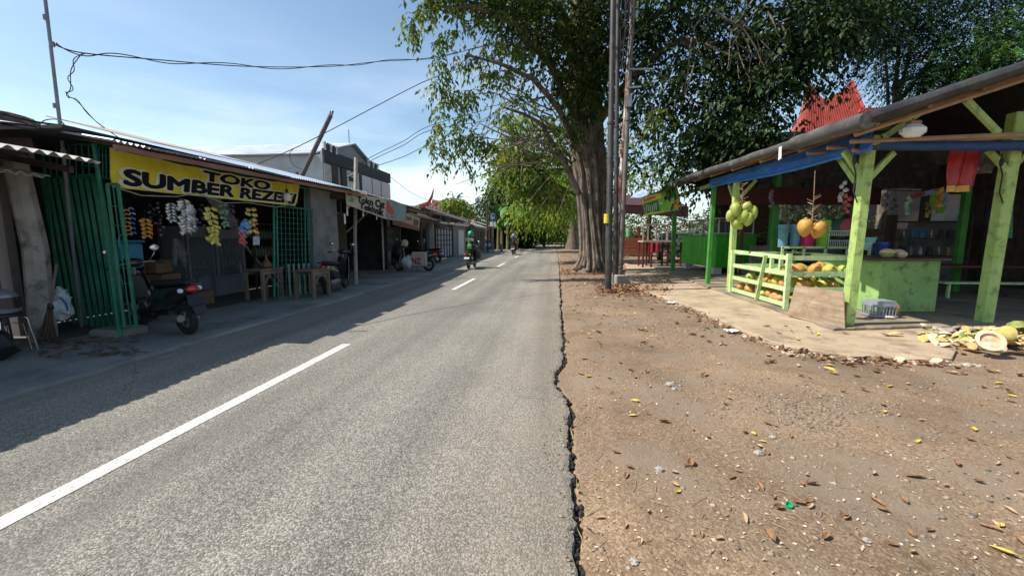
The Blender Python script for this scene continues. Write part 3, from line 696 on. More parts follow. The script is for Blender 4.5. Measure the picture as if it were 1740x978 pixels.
# ---- hanging snack strings
SN = {'silver': mat('silver_sachet', (.46, .46, .48), .28, col2=(.62, .62, .64), metal=.45), 'yellow': mat('yellow_sachet', (.7, .55, .03), .3, col2=(.8, .72, .3), scale=12),
      'blue': mat('blue_sachet', (.02, .2, .6), .3, col2=(.3, .55, .8), scale=14), 'red': mat('red_sachet', (.5, .02, .03), .3, col2=(.75, .3, .25), scale=14),
      'green': mat('green_sachet', (.03, .3, .1), .3, col2=(.4, .6, .5), scale=14), 'orange': mat('orange_sachet', (.6, .25, .03), .35, var=.2), 'dark': mat('dark_sachet', (.05, .05, .09), .3, col2=(.22, .2, .25), scale=14)}
rnd = random.Random(11)
def sachets(px, py0, py1, X, colr, label, n=9, w_=.10, style='herring'):
    p0, p1 = at(px, py0, X=X), at(px, py1, X=X); t_ = thing('snack_string', label, 'snack string', tuple(p0), group='sachet strings hanging in the shop front')
    b = MB(); b.tube([p0+Vector((0, 0, .12)), p1], .004, 4); part('string', b, M_WIRE, t_)
    for i in range(n):
        z = p0.z+(p1.z-p0.z)*(i+.5)/n
        for s in ((-1, 1) if style != 'single' else (rnd.choice((-1, 1)),)):
            tilt = -.55 if style == 'herring' else rnd.uniform(-1, .2)
            d = Vector((rnd.uniform(-.25, .35), s*math.cos(tilt), math.sin(tilt))).normalized(); c = Vector((X, p0.y, z))
            b = MB(); q = c+d*w_; up = Vector((1, 0, .3))
            side = d.cross(up).normalized()*(w_*.3)
            b.add([c, c+side*.9+d*w_*.3, q+side*.8, q, q-side*.8, c-side*.9+d*w_*.3, c+d*w_*.5+up*w_*.22], [(0,1,6), (1,2,6), (2,3,6), (3,4,6), (4,5,6), (5,0,6), (5,4,3,2,1,0)])
            part('sachet', b, SN[colr], t_)
for a in [(214, 352, 400, -6.45, 'orange', 'thin string of orange sachets nearest the folding gate', 7, .05), (222, 348, 398, -6.7, 'blue', 'small blue sachet string behind the folding gate', 6, .06),
          (247, 368, 402, -6.5, 'orange', 'short orange sachet cluster over the scooter handlebar', 5, .1), (271, 342, 400, -6.6, 'dark', 'dim string of dark packets left of the small silver string', 9, .06, 'single'),
          (290, 342, 375, -6.5, 'silver', 'short string of silver sachets between the dark packets', 6, .1), (313, 336, 392, -6.4, 'silver', 'largest herringbone string of silver sachets', 11, .15),
          (324, 350, 390, -6.6, 'silver', 'silver sachet string partly behind the largest one', 8, .12), (358, 350, 410, -6.35, 'yellow', 'thick hanging string of yellow snack packets', 9, .15, 'mix'),
          (364, 380, 412, -6.3, 'yellow', 'short lower yellow packet string against the thick one', 5, .12, 'mix'), (380, 345, 385, -6.5, 'green', 'green and white sachets beside the yellow packets', 6, .11, 'mix'), (392, 345, 395, -6.7, 'dark', 'dark blue packets behind the green sachets', 9, .1, 'mix'),
          (414, 372, 392, -6.3, 'blue', 'bright blue snack packets above the red ones', 5, .15, 'mix'), (411, 392, 412, -6.28, 'red', 'bunch of shiny red snack packets under the blue ones', 6, .12, 'mix'),
          (426, 352, 395, -6.4, 'yellow', 'yellow star-shaped packets at the right of the blue ones', 5, .15, 'mix'), (434, 372, 400, -6.5, 'red', 'dark red packets beside the yellow star-shaped ones', 5, .1, 'mix'),
          (340, 345, 385, -6.9, 'dark', 'dark packet string right of the large silver string', 8, .09, 'single'), (257, 345, 380, -6.9, 'dark', 'dark packet string above the blue crate', 7, .08, 'single')]:
    sachets(*a)
b = MB(); rnd = random.Random(2)
t_ = thing('plastic_bag_bunch', 'bunch of clear plastic bags hanging in the dark shop', 'plastic bags', tuple(at(300, 440, X=-7)))
for i in range(9): p = at(298+rnd.uniform(-3, 3), 405, X=-7); q = at(285+rnd.uniform(0, 34), 440+rnd.uniform(-8, 20), X=-7); b.bar(p, q, .05, .006)
part('bag', b, mat('clear_film', (.25, .26, .28), .3), t_)

# ---- fridges
def fridge(pxl, pxr, pyt, pyb, X, label):
    A = at(pxl, pyb, X=X); A.z = .08; yr = yx(pxr, X); t_ = thing('drinks_fridge', label, 'fridge', (X-.3, (A.y+yr)/2, .08))
    zt = at((pxl+pxr)/2, pyt, X=X).z; w_ = yr-A.y; ym = (A.y+yr)/2; h = zt-.08
    b = MB(); b.box((X-.58, ym, .08+h/2), (.06, w_, h)); b.box((X-.3, A.y+.02, .08+h/2), (.55, .04, h)); b.box((X-.3, yr-.02, .08+h/2), (.55, .04, h)); b.box((X-.3, ym, zt-.09), (.56, w_-.08, .18)); b.box((X-.3, ym, .3), (.56, w_-.08, .42))
    part('cabinet', b, mat('fridge_white', (.16, .175, .2), .4, var=.1), t_)
    b = MB(); f = MB()
    f.box((X+.02, A.y+.05, .5+(zt-.68)/2+.02), (.04, .05, zt-.7)); f.box((X+.02, yr-.05, .5+(zt-.68)/2+.02), (.04, .07, zt-.7)); f.box((X+.02, ym, .54), (.038, w_-.17, .05)); f.box((X+.02, ym, zt-.2), (.038, w_-.17, .05))
    d_ = part('door', f, mat('fridge_frame', (.14, .15, .17), .4), t_)
    g_ = MB(); g_.box((X+.015, ym, .54+(zt-.74)/2), (.008, w_-.18, zt-.8)); part('pane', g_, M_GLASS, d_)
    for k in range(4):
        z = .75+k*.33
        if z > zt-.3: break
        s = MB(); s.box((X-.25, ym, z), (.42, w_-.1, .012)); sh_ = part('shelf', s, M_STEEL, t_)
        s = MB()
        for j in range(7): s.lathe((X-.12, A.y+.1+j*(w_-.2)/6, z+.008), [(.028, 0), (.03, .1), (.012, .16), (.012, .2)], 7)
        part('bottle', s, mat('drink_bottles', (.12, .07, .04), .3, col2=(.25, .3, .35), scale=9), sh_)
fridge(322, 368, 385, 505, -7.9, 'drinks fridge with grey door nearer the scooter')
fridge(370, 412, 390, 500, -7.75, 'drinks fridge with a tan base panel beside the shelves')
# shelves, cartons, bins at the back
t_ = thing('shelf_rack', 'dim shelf rack of bottles behind the grille leaf', 'shelf', (-8.1, 10.5, .08))
b = MB()
for z in (.5, .95, 1.4, 1.8): b.box((-7.9, 10.6, z), (.4, 1.2, .03))
for y in (10.02, 11.18): b.box((-8.08, y, 1), (.04, .04, 1.9)); b.box((-7.72, y, 1), (.04, .04, 1.9))
part('rack_frame', b, M_DWOOD, t_)
for z in (.52, .97, 1.42):
    b = MB()
    for j in range(9): b.lathe((-7.82, 10.1+j*.12, z), [(.035, 0), (.035, .14), (.012, .2), (.012, .24)], 7)
    part('bottle', b, mat('pale_bottles', (.16, .18, .19), .3, col2=(.15, .2, .12)), t_)
for i, (x, y, z, s, l) in enumerate([(-7.5, 7.2, .25, .36, 'cardboard carton on the shop floor, bottom of the pile by the scooter'), (-7.5, 7.25, .6, .33, 'cardboard carton in the middle of the pile by the scooter'), (-7.55, 7.2, .9, .27, 'topmost cardboard carton of the pile by the scooter'), (-7.2, 7.7, .22, .3, 'low carton in front of the pile of cartons')]):
    b = MB(); b.rbox((x, y, z), (s, s*1.25, s*.92), .008); b.box((x+s/2+.002, y, z+.04), (.004, s*.8, s*.2)); solo('cardboard_box', b, M_CARD, l, 'carton', (x, y, z-s*.46), group='cartons piled inside the grocery shop')
t_ = thing('blue_crate', 'teal blue plastic tub hanging behind the scooter handlebar', 'tub', tuple(at(230, 440, X=-6.45)))
A = at(216, 457, X=-6.45); B2_ = at(247, 412, X=-6.45)
b = MB(); b.rbox(((-6.65), (A.y+B2_.y)/2, (A.z+B2_.z)/2), (.34, abs(B2_.y-A.y), abs(B2_.z-A.z)), .03); part('tub_body', b, mat('teal_plastic', (.02, .17, .27), .5, var=.1), t_)
b = MB(); b.rbox(((-6.65), (A.y+B2_.y)/2, B2_.z+.02), (.38, abs(B2_.y-A.y)+.04, .04), .012); part('lid', b, mat('teal_lid', (.03, .12, .18), .5), t_)

# ---- rough tables
def table(corner_pts, h, label):
    xs = [p[0] for p in corner_pts]; ys_ = [p[1] for p in corner_pts]; x0, x1, y0, y1 = min(xs), max(xs), min(ys_), max(ys_)
    t_ = thing('table', label, 'table', ((x0+x1)/2, (y0+y1)/2, .04), group='rough wooden tables in front of the shop')
    b = MB()
    for i in range(4): b.box((x0+(i+.5)*(x1-x0)/4, (y0+y1)/2, h), ((x1-x0)/4-.006, y1-y0+.08, .035))
    part('table_top', b, M_WOOD, t_)
    for x in (x0+.04, x1-.04):
        for y in (y0+.04, y1-.04): b = MB(); b.bar((x, y, .035), (x, y, h-.02), .06); part('leg', b, M_WOOD, t_)
    for x in (x1-.04, x0+.04): b = MB(); b.box((x, (y0+y1)/2, h-.07), (.03, y1-y0-.1, .08)); part('side_rail', b, M_WOOD, t_)
    b = MB(); b.bar((x1-.04, y0+.08, h-.32), (x1-.04, y0+.3, h-.1), .03); part('corner_brace', b, M_WOOD, t_)
    b = MB(); b.bar((x1-.04, y1-.08, h-.32), (x1-.04, y1-.3, h-.1), .03); part('corner_brace', b, M_WOOD, t_)
table([(-6.75, 8.35), (-6.28, 9.05)], .74, 'rough wooden table holding a clay jug inside the gate leaf')
table([(-5.85, 8.75), (-5.35, 9.45)], .70, 'rough wooden table outside the gate leaf by the grey wall')
t_ = thing('clay_jug', 'brown clay jug with a long neck on the inner table', 'jug', (-6.5, 8.8, .76)); b = MB(); b.lathe((-6.5, 8.8, .758), [(.06, 0), (.11, .03), (.12, .08), (.05, .16), (.025, .22), (.03, .3)], 14); part('jug_body', b, mat('clay', (.22, .1, .06), .7), t_, smooth=True)
# hanging paper tag
b = MB(); b.quad(at(430, 402, X=-6.35), at(441, 402, X=-6.35), at(441, 416, X=-6.35), at(430, 416, X=-6.35), .004); solo('paper_tag', b, mat('pale_blue_paper', (.5, .56, .62), .8), 'pale blue paper tag hanging beside the red packets', 'tag', tuple(at(435, 416, X=-6.35)))

# ---- things in front of the leftmost shed
t_ = thing('metal_stool', 'chrome-legged stool with a black seat below the silver helmet', 'stool', (-6.75, 4.25, .035))
c = Vector((-6.62, 4.28, 0)); b = MB()
for i in range(2):
    s = -1 if i else 1; b2 = MB()
    b2.tube([c+Vector((.17, s*.17, .04)), c+Vector((.14, s*.13, .46)), c+Vector((.10, s*.1, .49)), c+Vector((-.1, s*.1, .49)), c+Vector((-.14, s*.13, .46)), c+Vector((-.17, s*.17, .04))], .013, 7); part('leg', b2, M_CHROME, t_)
    b2 = MB(); b2.tube([c+Vector((.17, s*.11, .04)), c+Vector((.13, s*.08, .4)), c+Vector((.08, s*.02, .42))], .008, 6); part('brace', b2, M_CHROME, t_)
b.lathe(c+Vector((0, 0, .495)), [(.16, 0), (.18, .01), (.18, .03), (.16, .04)], 20); part('seat', b, M_BLACKP, t_)
def helmet(name, c, rz, mshell, label, r=.135, group=None, visor=True):
    t_ = thing(name, label, 'helmet', c, rz, group=group)
    b = MB(); n = 16
    prof = [(0.02, r*1.02), (r*.5, r*.9), (r*.82, r*.6), (r*.98, r*.2), (r, -.1*r), (r*.97, -r*.55), (r*.85, -r*.8), (r*.78, -r*.8), (r*.9, -r*.5), (r*.92, 0)]
    b.lathe((0, 0, r*.8), [(a, z) for a, z in prof][::-1], n, sx=1.08); part('shell', b, mshell, t_, world=False, smooth=True)
    if visor:
        b = MB(); b.grid(lambda u, v: ((r*1.12)*math.cos((u-.5)*2.1), (r*1.03)*math.sin((u-.5)*2.1), r*.8+r*(-.45+v*.85)), 10, 4, thick=.004); part('visor', b, mat('smoked_visor', (.03, .035, .04), .1), t_, world=False, smooth=True)
    return t_
M_SILVER = mat('silver_shell', (.35, .38, .42), .25, metal=.5)
helmet('helmet', (-6.62, 4.28, .545), -.3, M_SILVER, 'silver motorcycle helmet resting on the metal stool', .16)
b = MB(); b.ball((-6.45, 3.95, .2), (.24, .26, .19), 14, 8, rough=.5, seed=4); solo('rubbish_sack', b, M_BLACKP, 'slumped black sack beside the metal stool', 'sack', (-6.45, 3.95, .03), smooth=True)
# white plastic bag
t_ = thing('carrier_bag', 'knotted white plastic bag leaning on the green gate bars', 'plastic bag', (-6.65, 5.02, .3)); p = at(98, 520, Y=5.1)
b = MB(); b.ball(p, (.15, .15, .17), 14, 9, rough=.7, seed=9); b.ball(p+Vector((.0, .06, .18)), (.07, .07, .08), 8, 6, rough=.8, seed=3); part('sack_body', b, mat('crumpled_white_film', (.52, .55, .6), .35, col2=(.66, .68, .7), scale=5, bump=1, bscale=14), t_)
b = MB(); q = p+Vector((.13, -.05, .1)); b.tube([q+Vector((0, 0, .04)), q+Vector((.03, .03, -.05)), q+Vector((.04, .04, -.16))], .014, 6); part('blue_stripe', b, M_BLUEP, t_)
# broom
t_ = thing('broom', 'palm-rib broom standing upright before the peeling pillar', 'broom', (-6.55, 4.78, .04)); p0 = at(80, 590, Y=4.8); p0.z = .05; pm_ = at(86, 522, Y=4.8); pt_ = at(96, 448, Y=4.85)
b = MB(); b.tube([pm_, pt_], .014, 6); part('handle', b, M_WOOD, t_)
b = MB(); rnd = random.Random(4)
for i in range(60): a = rnd.random()*6.28; r = rnd.random()**.5; b.tube([pm_+Vector((.02*math.cos(a), .02*math.sin(a), .03)), pm_.lerp(p0, .5)+Vector((.06*r*math.cos(a), .06*r*math.sin(a), 0)), p0+Vector((.13*r*math.cos(a), .13*r*math.sin(a), rnd.random()*.06))], .003, 3)
part('bristles', b, mat('palm_ribs', (.10, .065, .04), .9, var=.4), t_)
b = MB(); b.lathe(pm_+Vector((0, 0, -.03)), [(.03, 0), (.034, .04), (.02, .09)], 10); part('binding', b, M_BLACKP, t_)
# tall pole behind the gate
b = MB(); q0 = gr(140, 562, .03); q0 = at(140, 560, Y=5.55); q0.z = .04
q1 = at(108, 262, Y=5.2); q2 = at(72, -40, Y=5.2); b.tube([q0, at(124, 420, Y=5.4), q1, at(91, 120, Y=5.2), q2], [.022, .022, .022, .02, .02], 8)
for (x, y) in ((108, 258), (95, 180), (88, 75), (78, 30)): pp = at(x, y, Y=5.2); b.tube([pp+Vector((0, 0, -.03)), pp+Vector((0, 0, .03))], .032, 8)
solo('aerial_pole', b, mat('grey_pipe', (.19, .19, .22), .55, var=.2, scale=4), 'slim grey pipe pole rising above the green gate', 'pole', (q0.x, q0.y, .03))
# litter at the foot of the gate
rng_l = random.Random(9); b = MB()
for i in range(170):
    px = rng_l.uniform(70, 235); p = gr(px, rng_l.uniform(566, 606)-(px-150)*.02, .045); s = rng_l.uniform(.012, .05); a = rng_l.random()*3.14
    b.box(p+Vector((0, 0, .006)), (s*2, s*.7, s*.15), Matrix.Rotation(a, 3, 'Z') @ Matrix.Rotation(rng_l.uniform(-.5, .5), 3, 'X'))
o = struct('rubbish_debris', b, mat('dry_litter', (.05, .035, .025), .95, col2=(.22, .14, .08), scale=9)); o['kind'] = 'stuff'
b = MB()
for i in range(7):
    p = gr(rng_l.uniform(150, 225), rng_l.uniform(596, 606), .05); q = p+Vector((rng_l.uniform(-.3, .3), rng_l.uniform(-.2, .2), .01)); b.tube([p, p.lerp(q, .5)+Vector((.02, .03, .02)), q], .006, 4)
o = struct('twig_litter', b, M_DWOOD); o['kind'] = 'stuff'
# ================================================================== left side, further down the street
M_CREAM = mat('cream_banner', (.50, .46, .36), .6, var=.12, scale=3, dirt=.3)
M_ROOFZ = mat('old_zinc', (.20, .18, .17), .6, col2=(.34, .31, .29), scale=2, dirt=.6)
M_MAROON = mat('maroon_tile', (.20, .045, .04), .8, col2=(.32, .1, .08), scale=6)
M_TIMB = mat('pale_timber', (.34, .29, .23), .8, var=.2, scale=4, stretch=(1, 1, .2))
# grey and white building
hb = thing('shop_house', 'pale grey two storey building with a black band and white fascia', 'building', (-12, 19, 0))
FX = -9.0; yA, yB = yx(555, FX), yx(665, FX); zt = at(555, 256, X=FX).z
b = MB(); b.box((FX-4.2, yA+.08, zt/2-.1), (8.4, .16, zt-.2)); b.box((FX-8.4, (yA+yB)/2+.1, zt/2-.1), (.16, yB-yA-.2, zt-.2)); b.box((FX-4.2, yB-.08, zt/2-.1), (8.3, .16, zt-.3)); b.box((FX-.1, (yA+yB)/2, zt/2), (.16, yB-yA-.34, zt-.02)); part('wall', b, mat('render_pale', (.30, .33, .36), .85, col2=(.45, .47, .49), scale=.8, detail=10, dirt=.35, dirtcol=(.2, .2, .2), dscale=.7), hb)
b = MB(); hgt = at(600, 250, X=FX-.4).z
pk = yx(604, FX-.5)
b.add([(FX-.5, yA, zt-.25), (FX-.5, yB, zt-.25), (FX-.5, pk, hgt+.1), (FX-.7, yA, zt-.25), (FX-.7, yB, zt-.25), (FX-.7, pk, hgt+.1)], [(0,1,2), (5,4,3), (0,2,5,3), (2,1,4,5), (1,0,3,4)])
part('gable', b, mat('gable_grey', (.38, .40, .42), .8, var=.08), hb)
b = MB(); b.quad((FX-.3, yA-.2, zt-.2), (FX-.3, pk, hgt+.16), (FX-8.4, pk, hgt+.16), (FX-8.4, yA-.2, zt-.2), .05); b.quad((FX-.3, pk, hgt+.17), (FX-.3, yB+.2, zt-.22), (FX-8.4, yB+.2, zt-.22), (FX-8.4, pk, hgt+.17), .05); part('roof', b, M_ZINC, hb)
b = MB(); b.tube([(FX-.6, pk, hgt), (FX-.6, pk, hgt+.8)], .02, 5); part('lightning_rod', b, M_STEEL, hb)
M_BLACKB = mat('black_fascia', (.025, .027, .035), .6)
b = MB(); b.box((FX+.03, (yA+yB)/2, zt-.22), (.08, yB-yA, .5)); part('black_band', b, M_BLACKB, hb)
def facade(px0, px1, z0, z1, m, nm, th=.06):
    a, c = yx(px0, FX), yx(px1, FX); b = MB(); b.box((FX+.02, (a+c)/2, (z0+z1)/2), (th, c-a, z1-z0)); return part(nm, b, m, hb)
M_BROWNP = mat('brown_panel', (.06, .035, .03), .6)
facade(568, 578, 2.5, zt-.48, M_BROWNP, 'brown_panel'); facade(584, 592, 2.5, zt-.48, M_BROWNP, 'brown_panel')
facade(556, 567, 2.6, zt-.55, mat('beige_panel', (.55, .52, .48), .7), 'beige_panel')
facade(593, 664.5, 2.6, zt-.52, mat('white_panel', (.8, .79, .77), .6, var=.05), 'white_panel')
b = MB()
for px in (614.5,): y = yx(px, FX); b.box((FX+.07, y, 3.7), (.03, .22, 1.25))
for px, z, w_, h_ in ((602, 4.0, .7, .18), (602, 3.45, .8, .2)): b.box((FX+.07, yx(px, FX), z), (.03, w_, h_))
part('sign_strip', b, M_BLACKB, hb)
b = MB()
for px in (634, 649): b.box((FX+.06, yx(px, FX), 3.6), (.02, .05, 1.6))
part('panel_joint', b, M_GREYP, hb)
for k0, k1 in ((555, 579), (628, 646)):
    for i in range(5):
        px = k0+(k1-k0)*(i+.5)/5; y = yx(px, FX)
        b = MB()
        if i % 2 == 0: b.box((FX+.05, y, zt+.14), (.06, .16, .32))
        else: b.tube([(FX+.04, y, zt+.14), (FX+.09, y, zt+.14)], .15, 14)
        part('ornament', b, M_WHITE if i % 2 == 0 else M_BLACKB, hb)

# vertical and leaning poles
def pole(pts, r, m, label, n=8, name='pole', cat='pole', group=None, smooth=True):
    b = MB(); b.tube(pts, r, n); return solo(name, b, m, label, cat, (pts[0][0], pts[0][1], max(0, min(pts[0][2], .04))), group=group, smooth=smooth)
pole([gr(605, 484, .03), at(603, 400, X=-6.35), at(605, 268, X=-6.35)], [.06, .055, .06], mat('pale_pole', (.30, .25, .21), .8, col2=(.42, .37, .33), scale=4), 'upright pale wooden pole between the grey wall and the paint shop', name='wooden_pole')
b = MB(); P0, P1 = at(510, 305, Y=13.5), at(562, 196, Y=13.5); P00 = P0+(P0-P1)*.9
b.tube([P00, P0, P1], [.075, .075, .07], 9); b.tube([P0+Vector((-.18, 0, -.5)), P0+Vector((-.1, 0, .25))], .05, 7); b.tube([P1+Vector((.02, 0, -.02)), P1+Vector((.09, 0, .14))], .03, 5); b.tube([P1+Vector((-.04, 0, -.02)), P1+Vector((.0, 0, .14))], .02, 5)
b.bar((P00.x, P00.y, 0.03), P00, .1)
solo('leaning_pole', b, mat('pole_grey', (.10, .085, .075), .85, var=.3), 'forked wooden pole leaning above the blue zinc roof', 'pole', (P00.x, P00.y, .03))

# ---- paint shop
ps = thing('paint_shop', 'dark open paint shop under the cream Toko Cat Tekhnik banner', 'shop', (-8, 14, 0))
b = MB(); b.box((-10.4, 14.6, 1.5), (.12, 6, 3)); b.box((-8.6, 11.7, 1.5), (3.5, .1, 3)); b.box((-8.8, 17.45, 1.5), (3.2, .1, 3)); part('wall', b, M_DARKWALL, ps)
M_SHUT = mat('olive_shutter', (.12, .12, .085), .7, var=.2, scale=3)
b = MB(); b.grid(lambda u, v: (-8.6+.025*math.sin(u*90), 13.3+3.2*u, .05+2.3*v), 90, 1, thick=.01); part('shutter', b, M_SHUT, ps)
corrug('roof', -5.75, 11.8, 2.80, -10.4, 3.35, 17.8, 2.66, 3.1, M_ROOFZ, ps, pitch=.1, amp=.02)
corrug('side_awning', -5.6, 10.9, 2.73, -6.9, 2.9, 12.2, 2.72, 2.9, M_ROOFZ, ps, pitch=.1, amp=.02)
b = MB(); b.bar((-5.7, 11.0, 2.56), (-8.5, 11.0, 2.6), .08, .14); b.bar((-5.9, 12.2, 2.62), (-5.9, 17.6, 2.48), .06, .1)
for i in range(6): b.bar((-5.8, 12.4+i, 2.64-.03*i), (-8, 12.4+i, 2.86-.03*i), .05, .08)
part('rafter', b, M_DWOOD, ps)
b = MB(); b.bar((-6.7, 12.9, 1.6), (-6.1, 14.6, 2.85), .04); b.bar((-6.7, 12.9, 1.6), (-6.7, 15.5, 2.8), .04); b.tube([(-7.3, 17.2, .03), (-7.3, 17.2, 2.7)], .05, 6); part('brace', b, M_STEEL, ps)
bn = thing('paint_banner', 'cream banner lettered Toko Cat Tekhnik with a pale blue right end', 'banner', (-6.2, 14, 2.4))
BX = -5.62; C0, C1, C2 = at(588, 327, X=BX), at(657, 338, X=BX), at(692, 350, X=BX); D0, D1, D2 = at(589, 348, X=BX), at(655, 372, X=BX), at(690, 377, X=BX)
# its plane is tilted; the right end hangs apart
def wv(p): return Vector((p.x+.03*nz3(p.y, p.z, 2, 1.6), p.y, p.z))
b = MB(); b.grid(lambda u, v: wv(D0.lerp(D1, u).lerp(C0.lerp(C1, u), v)), 24, 5, thick=-.004); part('cloth', b, M_CREAM, bn, smooth=True)
b = MB(); b.grid(lambda u, v: wv(D1.lerp(D2, u).lerp(C1.lerp(C2, u), v))+Vector((-.03, 0, 0)), 14, 5, thick=-.004); part('blue_end', b, mat('pale_blue_cloth', (.16, .28, .33), .6, col2=(.35, .42, .42), scale=3), bn, smooth=True)
def onb(D0, D1, C0, C1):
    def f(p):
        q = D0.lerp(D1, p.y).lerp(C0.lerp(C1, p.y), p.z); q = wv(q); q.x += p.x; return q
    return f
text('lettering', 'Toko Cat', M_INK, bn, (0, .22, .50), (0, 1, 0), (0, 0, 1), .72, .36, bold=.04, depth=.015, warp=onb(D0, D1, C0, C1))
text('lettering', 'Tekhnik', M_INK, bn, (0, .28, .10), (0, 1, 0), (0, 0, 1), .64, .36, bold=.04, depth=.015, warp=onb(D0, D1, C0, C1))
b = MB(); f_ = onb(D0, D1, C0, C1); b.add([f_(Vector((.012, a, c))) for a, c in ((.02, .45), (.1, .3), (.12, .55))], [(0,1,2)]); b.add([f_(Vector((.012, a, c))) for a, c in ((.08, .7), (.16, .62), (.13, .35), (.1, .5))], [(0,1,2,3)]); part('green_mark', b, mat('green_ink', (.1, .3, .15), .6), bn)
b = MB(); g_ = onb(D1, D2, C1, C2); b.add([g_(Vector((-.012, a, c))) for a, c in ((-.1, .5), (.3, .25), (.4, .45), (.2, .75), (.1, .95), (.02, .7))], [(0,1,2,3,4,5)]); b.add([g_(Vector((-.012, a, c))) for a, c in ((-.12, .2), (.35, .1), (.4, .2), (-.1, .32))], [(0,1,2,3)]); part('red_mark', b, mat('red_ink', (.55, .08, .07), .6), bn)
# white slippers / brushes hung below the banner
for i, (px, y) in enumerate([(590, 358), (586, 372), (617, 360), (640, 366), (592, 345)]):
    p = at(px, y, X=-5.8); b = MB(); b.loft([(0, 0, 0, .045, .006), (.04, 0, 0, .05, .012), (.14, 0, 0, .04, .012), (.24, 0, 0, .05, .012), (.28, 0, 0, .03, .006)], 10)
    b.v = [(p.x+v[2], p.y+v[1], p.z-v[0]+.14) for v in b.v]; solo('hanging_brush', b, M_WHITEP, 'pale oblong paddle hung under the cream banner', 'paddle', tuple(p+Vector((0, 0, -.14))), group='pale paddles hung under the cream banner')

# ---- motorcycle workshop
ws = thing('motorcycle_workshop', 'dark motorcycle workshop with lettered boards at the back', 'workshop', (-9, 20, 0))
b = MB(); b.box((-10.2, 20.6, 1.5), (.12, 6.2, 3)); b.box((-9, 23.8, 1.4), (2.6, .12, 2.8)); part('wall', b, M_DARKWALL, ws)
corrug('roof', -6.5, 17.9, 2.62, -10.3, 3.2, 24.2, 2.42, 2.9, M_ROOFZ, ws, pitch=.12, amp=.02)
b = MB(); b.box((-6.72, 21, 2.33), (.1, 6.1, .24)); part('beam', b, M_DWOOD, ws)
for y in (18.0, 21.0, 23.7): b = MB(); b.bar((-6.85, y, .03), (-6.85, y, 2.3), .1); part('post', b, M_DWOOD, ws)
b = MB(); b.grid(lambda u, v: (-6.55+1.0*(1-v)*.0, 18.2+5.0*u, 2.60-.13*u-.1*(1-v)), 10, 1, thick=.02); part('pale_gutter', b, mat('pale_gutter', (.42, .36, .26), .7), ws)
M_BOARD = mat('chalky_board', (.09, .09, .095), .85, col2=(.15, .15, .15), scale=2)
bd = thing('workshop_board', 'dark board with pale hand-painted words behind the seated man', 'sign board', (-8.9, 20, 1)); 
yb0, yb1 = yx(640, -9.0), yx(738, -9.0)
b = MB(); b.box((-9.0, (yb0+yb1)/2, 1.35), (.05, yb1-yb0, 1.35)); part('board', b, M_BOARD, bd)
M_CHALK = mat('chalk_letters', (.26, .25, .24), .8)
for s, px0, px1, py0, py1 in (('Toko', 641, 665, 402, 412), ('Yoon', 647, 668, 388, 397), ('Acc.SS', 695, 714, 391, 400), ('BAN', 697, 716, 402, 410)):
    a = at(px0, py1, X=-8.95); c = at(px1, py0, X=-8.95); text('lettering', s, M_CHALK, bd, a, (0, 1, 0), (0, 0, 1), c.y-a.y, c.z-a.z, bold=.02, depth=.01)
a = at(644, 369, X=-6.7); c = at(668, 360, X=-6.7); text('lettering', 'BenLd', M_CHALK, ws, a+Vector((.05, 0, 0)), (0, 1, 0), (0, 0, 1), c.y-a.y, c.z-a.z, bold=.02, depth=.01)
sg = thing('workshop_sign', 'tan framed sign with dark lettering hung at the workshop eave', 'sign', (-6.5, 17.9, 2.3))
q = [at(666, 355, X=-6.5), at(713, 370, X=-6.5), at(712, 392, X=-6.5), at(668, 382, X=-6.5)]
b = MB(); b.quad(q[3], q[2], q[1], q[0], .03); part('panel', b, mat('tan_sign', (.42, .33, .25), .6, col2=(.5, .42, .36), scale=3), sg)
b = MB(); b.quad(q[3]+Vector((.02, 0, .0)), q[2]+Vector((.02, 0, 0)), q[2].lerp(q[1], .25)+Vector((.02, 0, 0)), q[3].lerp(q[0], .4)+Vector((.02, 0, 0)), .01); part('red_band', b, mat('dull_red', (.2, .06, .045), .6), sg)
f_ = lambda p: q[3].lerp(q[2], p.y).lerp(q[0].lerp(q[1], p.y), p.z)+Vector((p.x+.015, 0, 0))
b = MB(); rs_ = random.Random(12)
for i in range(11):
    u0 = .09+.052*i; b.add([f_(Vector((.01, u, v))) for u, v in ((u0, .56), (u0+.03, .56), (u0+.034, .84-.1*rs_.random()), (u0+.004, .84))], [(0, 1, 2, 3)])
for i in range(3): b.add([f_(Vector((.01, u, v))) for u, v in ((.74+.07*i, .32), (.79+.07*i, .32), (.79+.07*i, .78), (.74+.07*i, .78))], [(0, 1, 2, 3)])
part('lettering', b, mat('brown_ink', (.07, .03, .025), .6), sg)
lb = thing('notice_placard', 'grey panel with a blue square leaning by the workshop post', 'placard', (-7.6, 22.6, .03))
b = MB(); b.quad(at(716, 422, X=-7.7), at(722, 423, X=-7.6), at(728, 392, X=-7.7), at(717, 389, X=-7.8), .03); part('board', b, mat('grey_card', (.30, .30, .30), .6), lb)
b = MB(); b.quad(at(717, 400, X=-7.68), at(722, 401, X=-7.6), at(723, 393, X=-7.65), at(718, 391, X=-7.72), .04); part('blue_square', b, M_BLUEP, lb)
# clutter of tyres and tools in the dark
for i, (x, y) in enumerate([(-8.2, 18.2), (-8.4, 19.6), (-8.1, 22.3)]):
    b = MB(); 
    for k in range(4): b.tube([(x+.24*math.cos(a), y+.24*math.sin(a), .1+k*.12) for a in [j*.5236 for j in range(13)]], .055, 7, cap=False)
    solo('tyre_stack', b, M_RUBBER, ['stack of tyres at the near end of the workshop', 'stack of tyres behind the parked scooters', 'stack of tyres near the leaning grey panel'][i], 'tyre stack', (x, y, .03), group='stacks of tyres in the workshop')

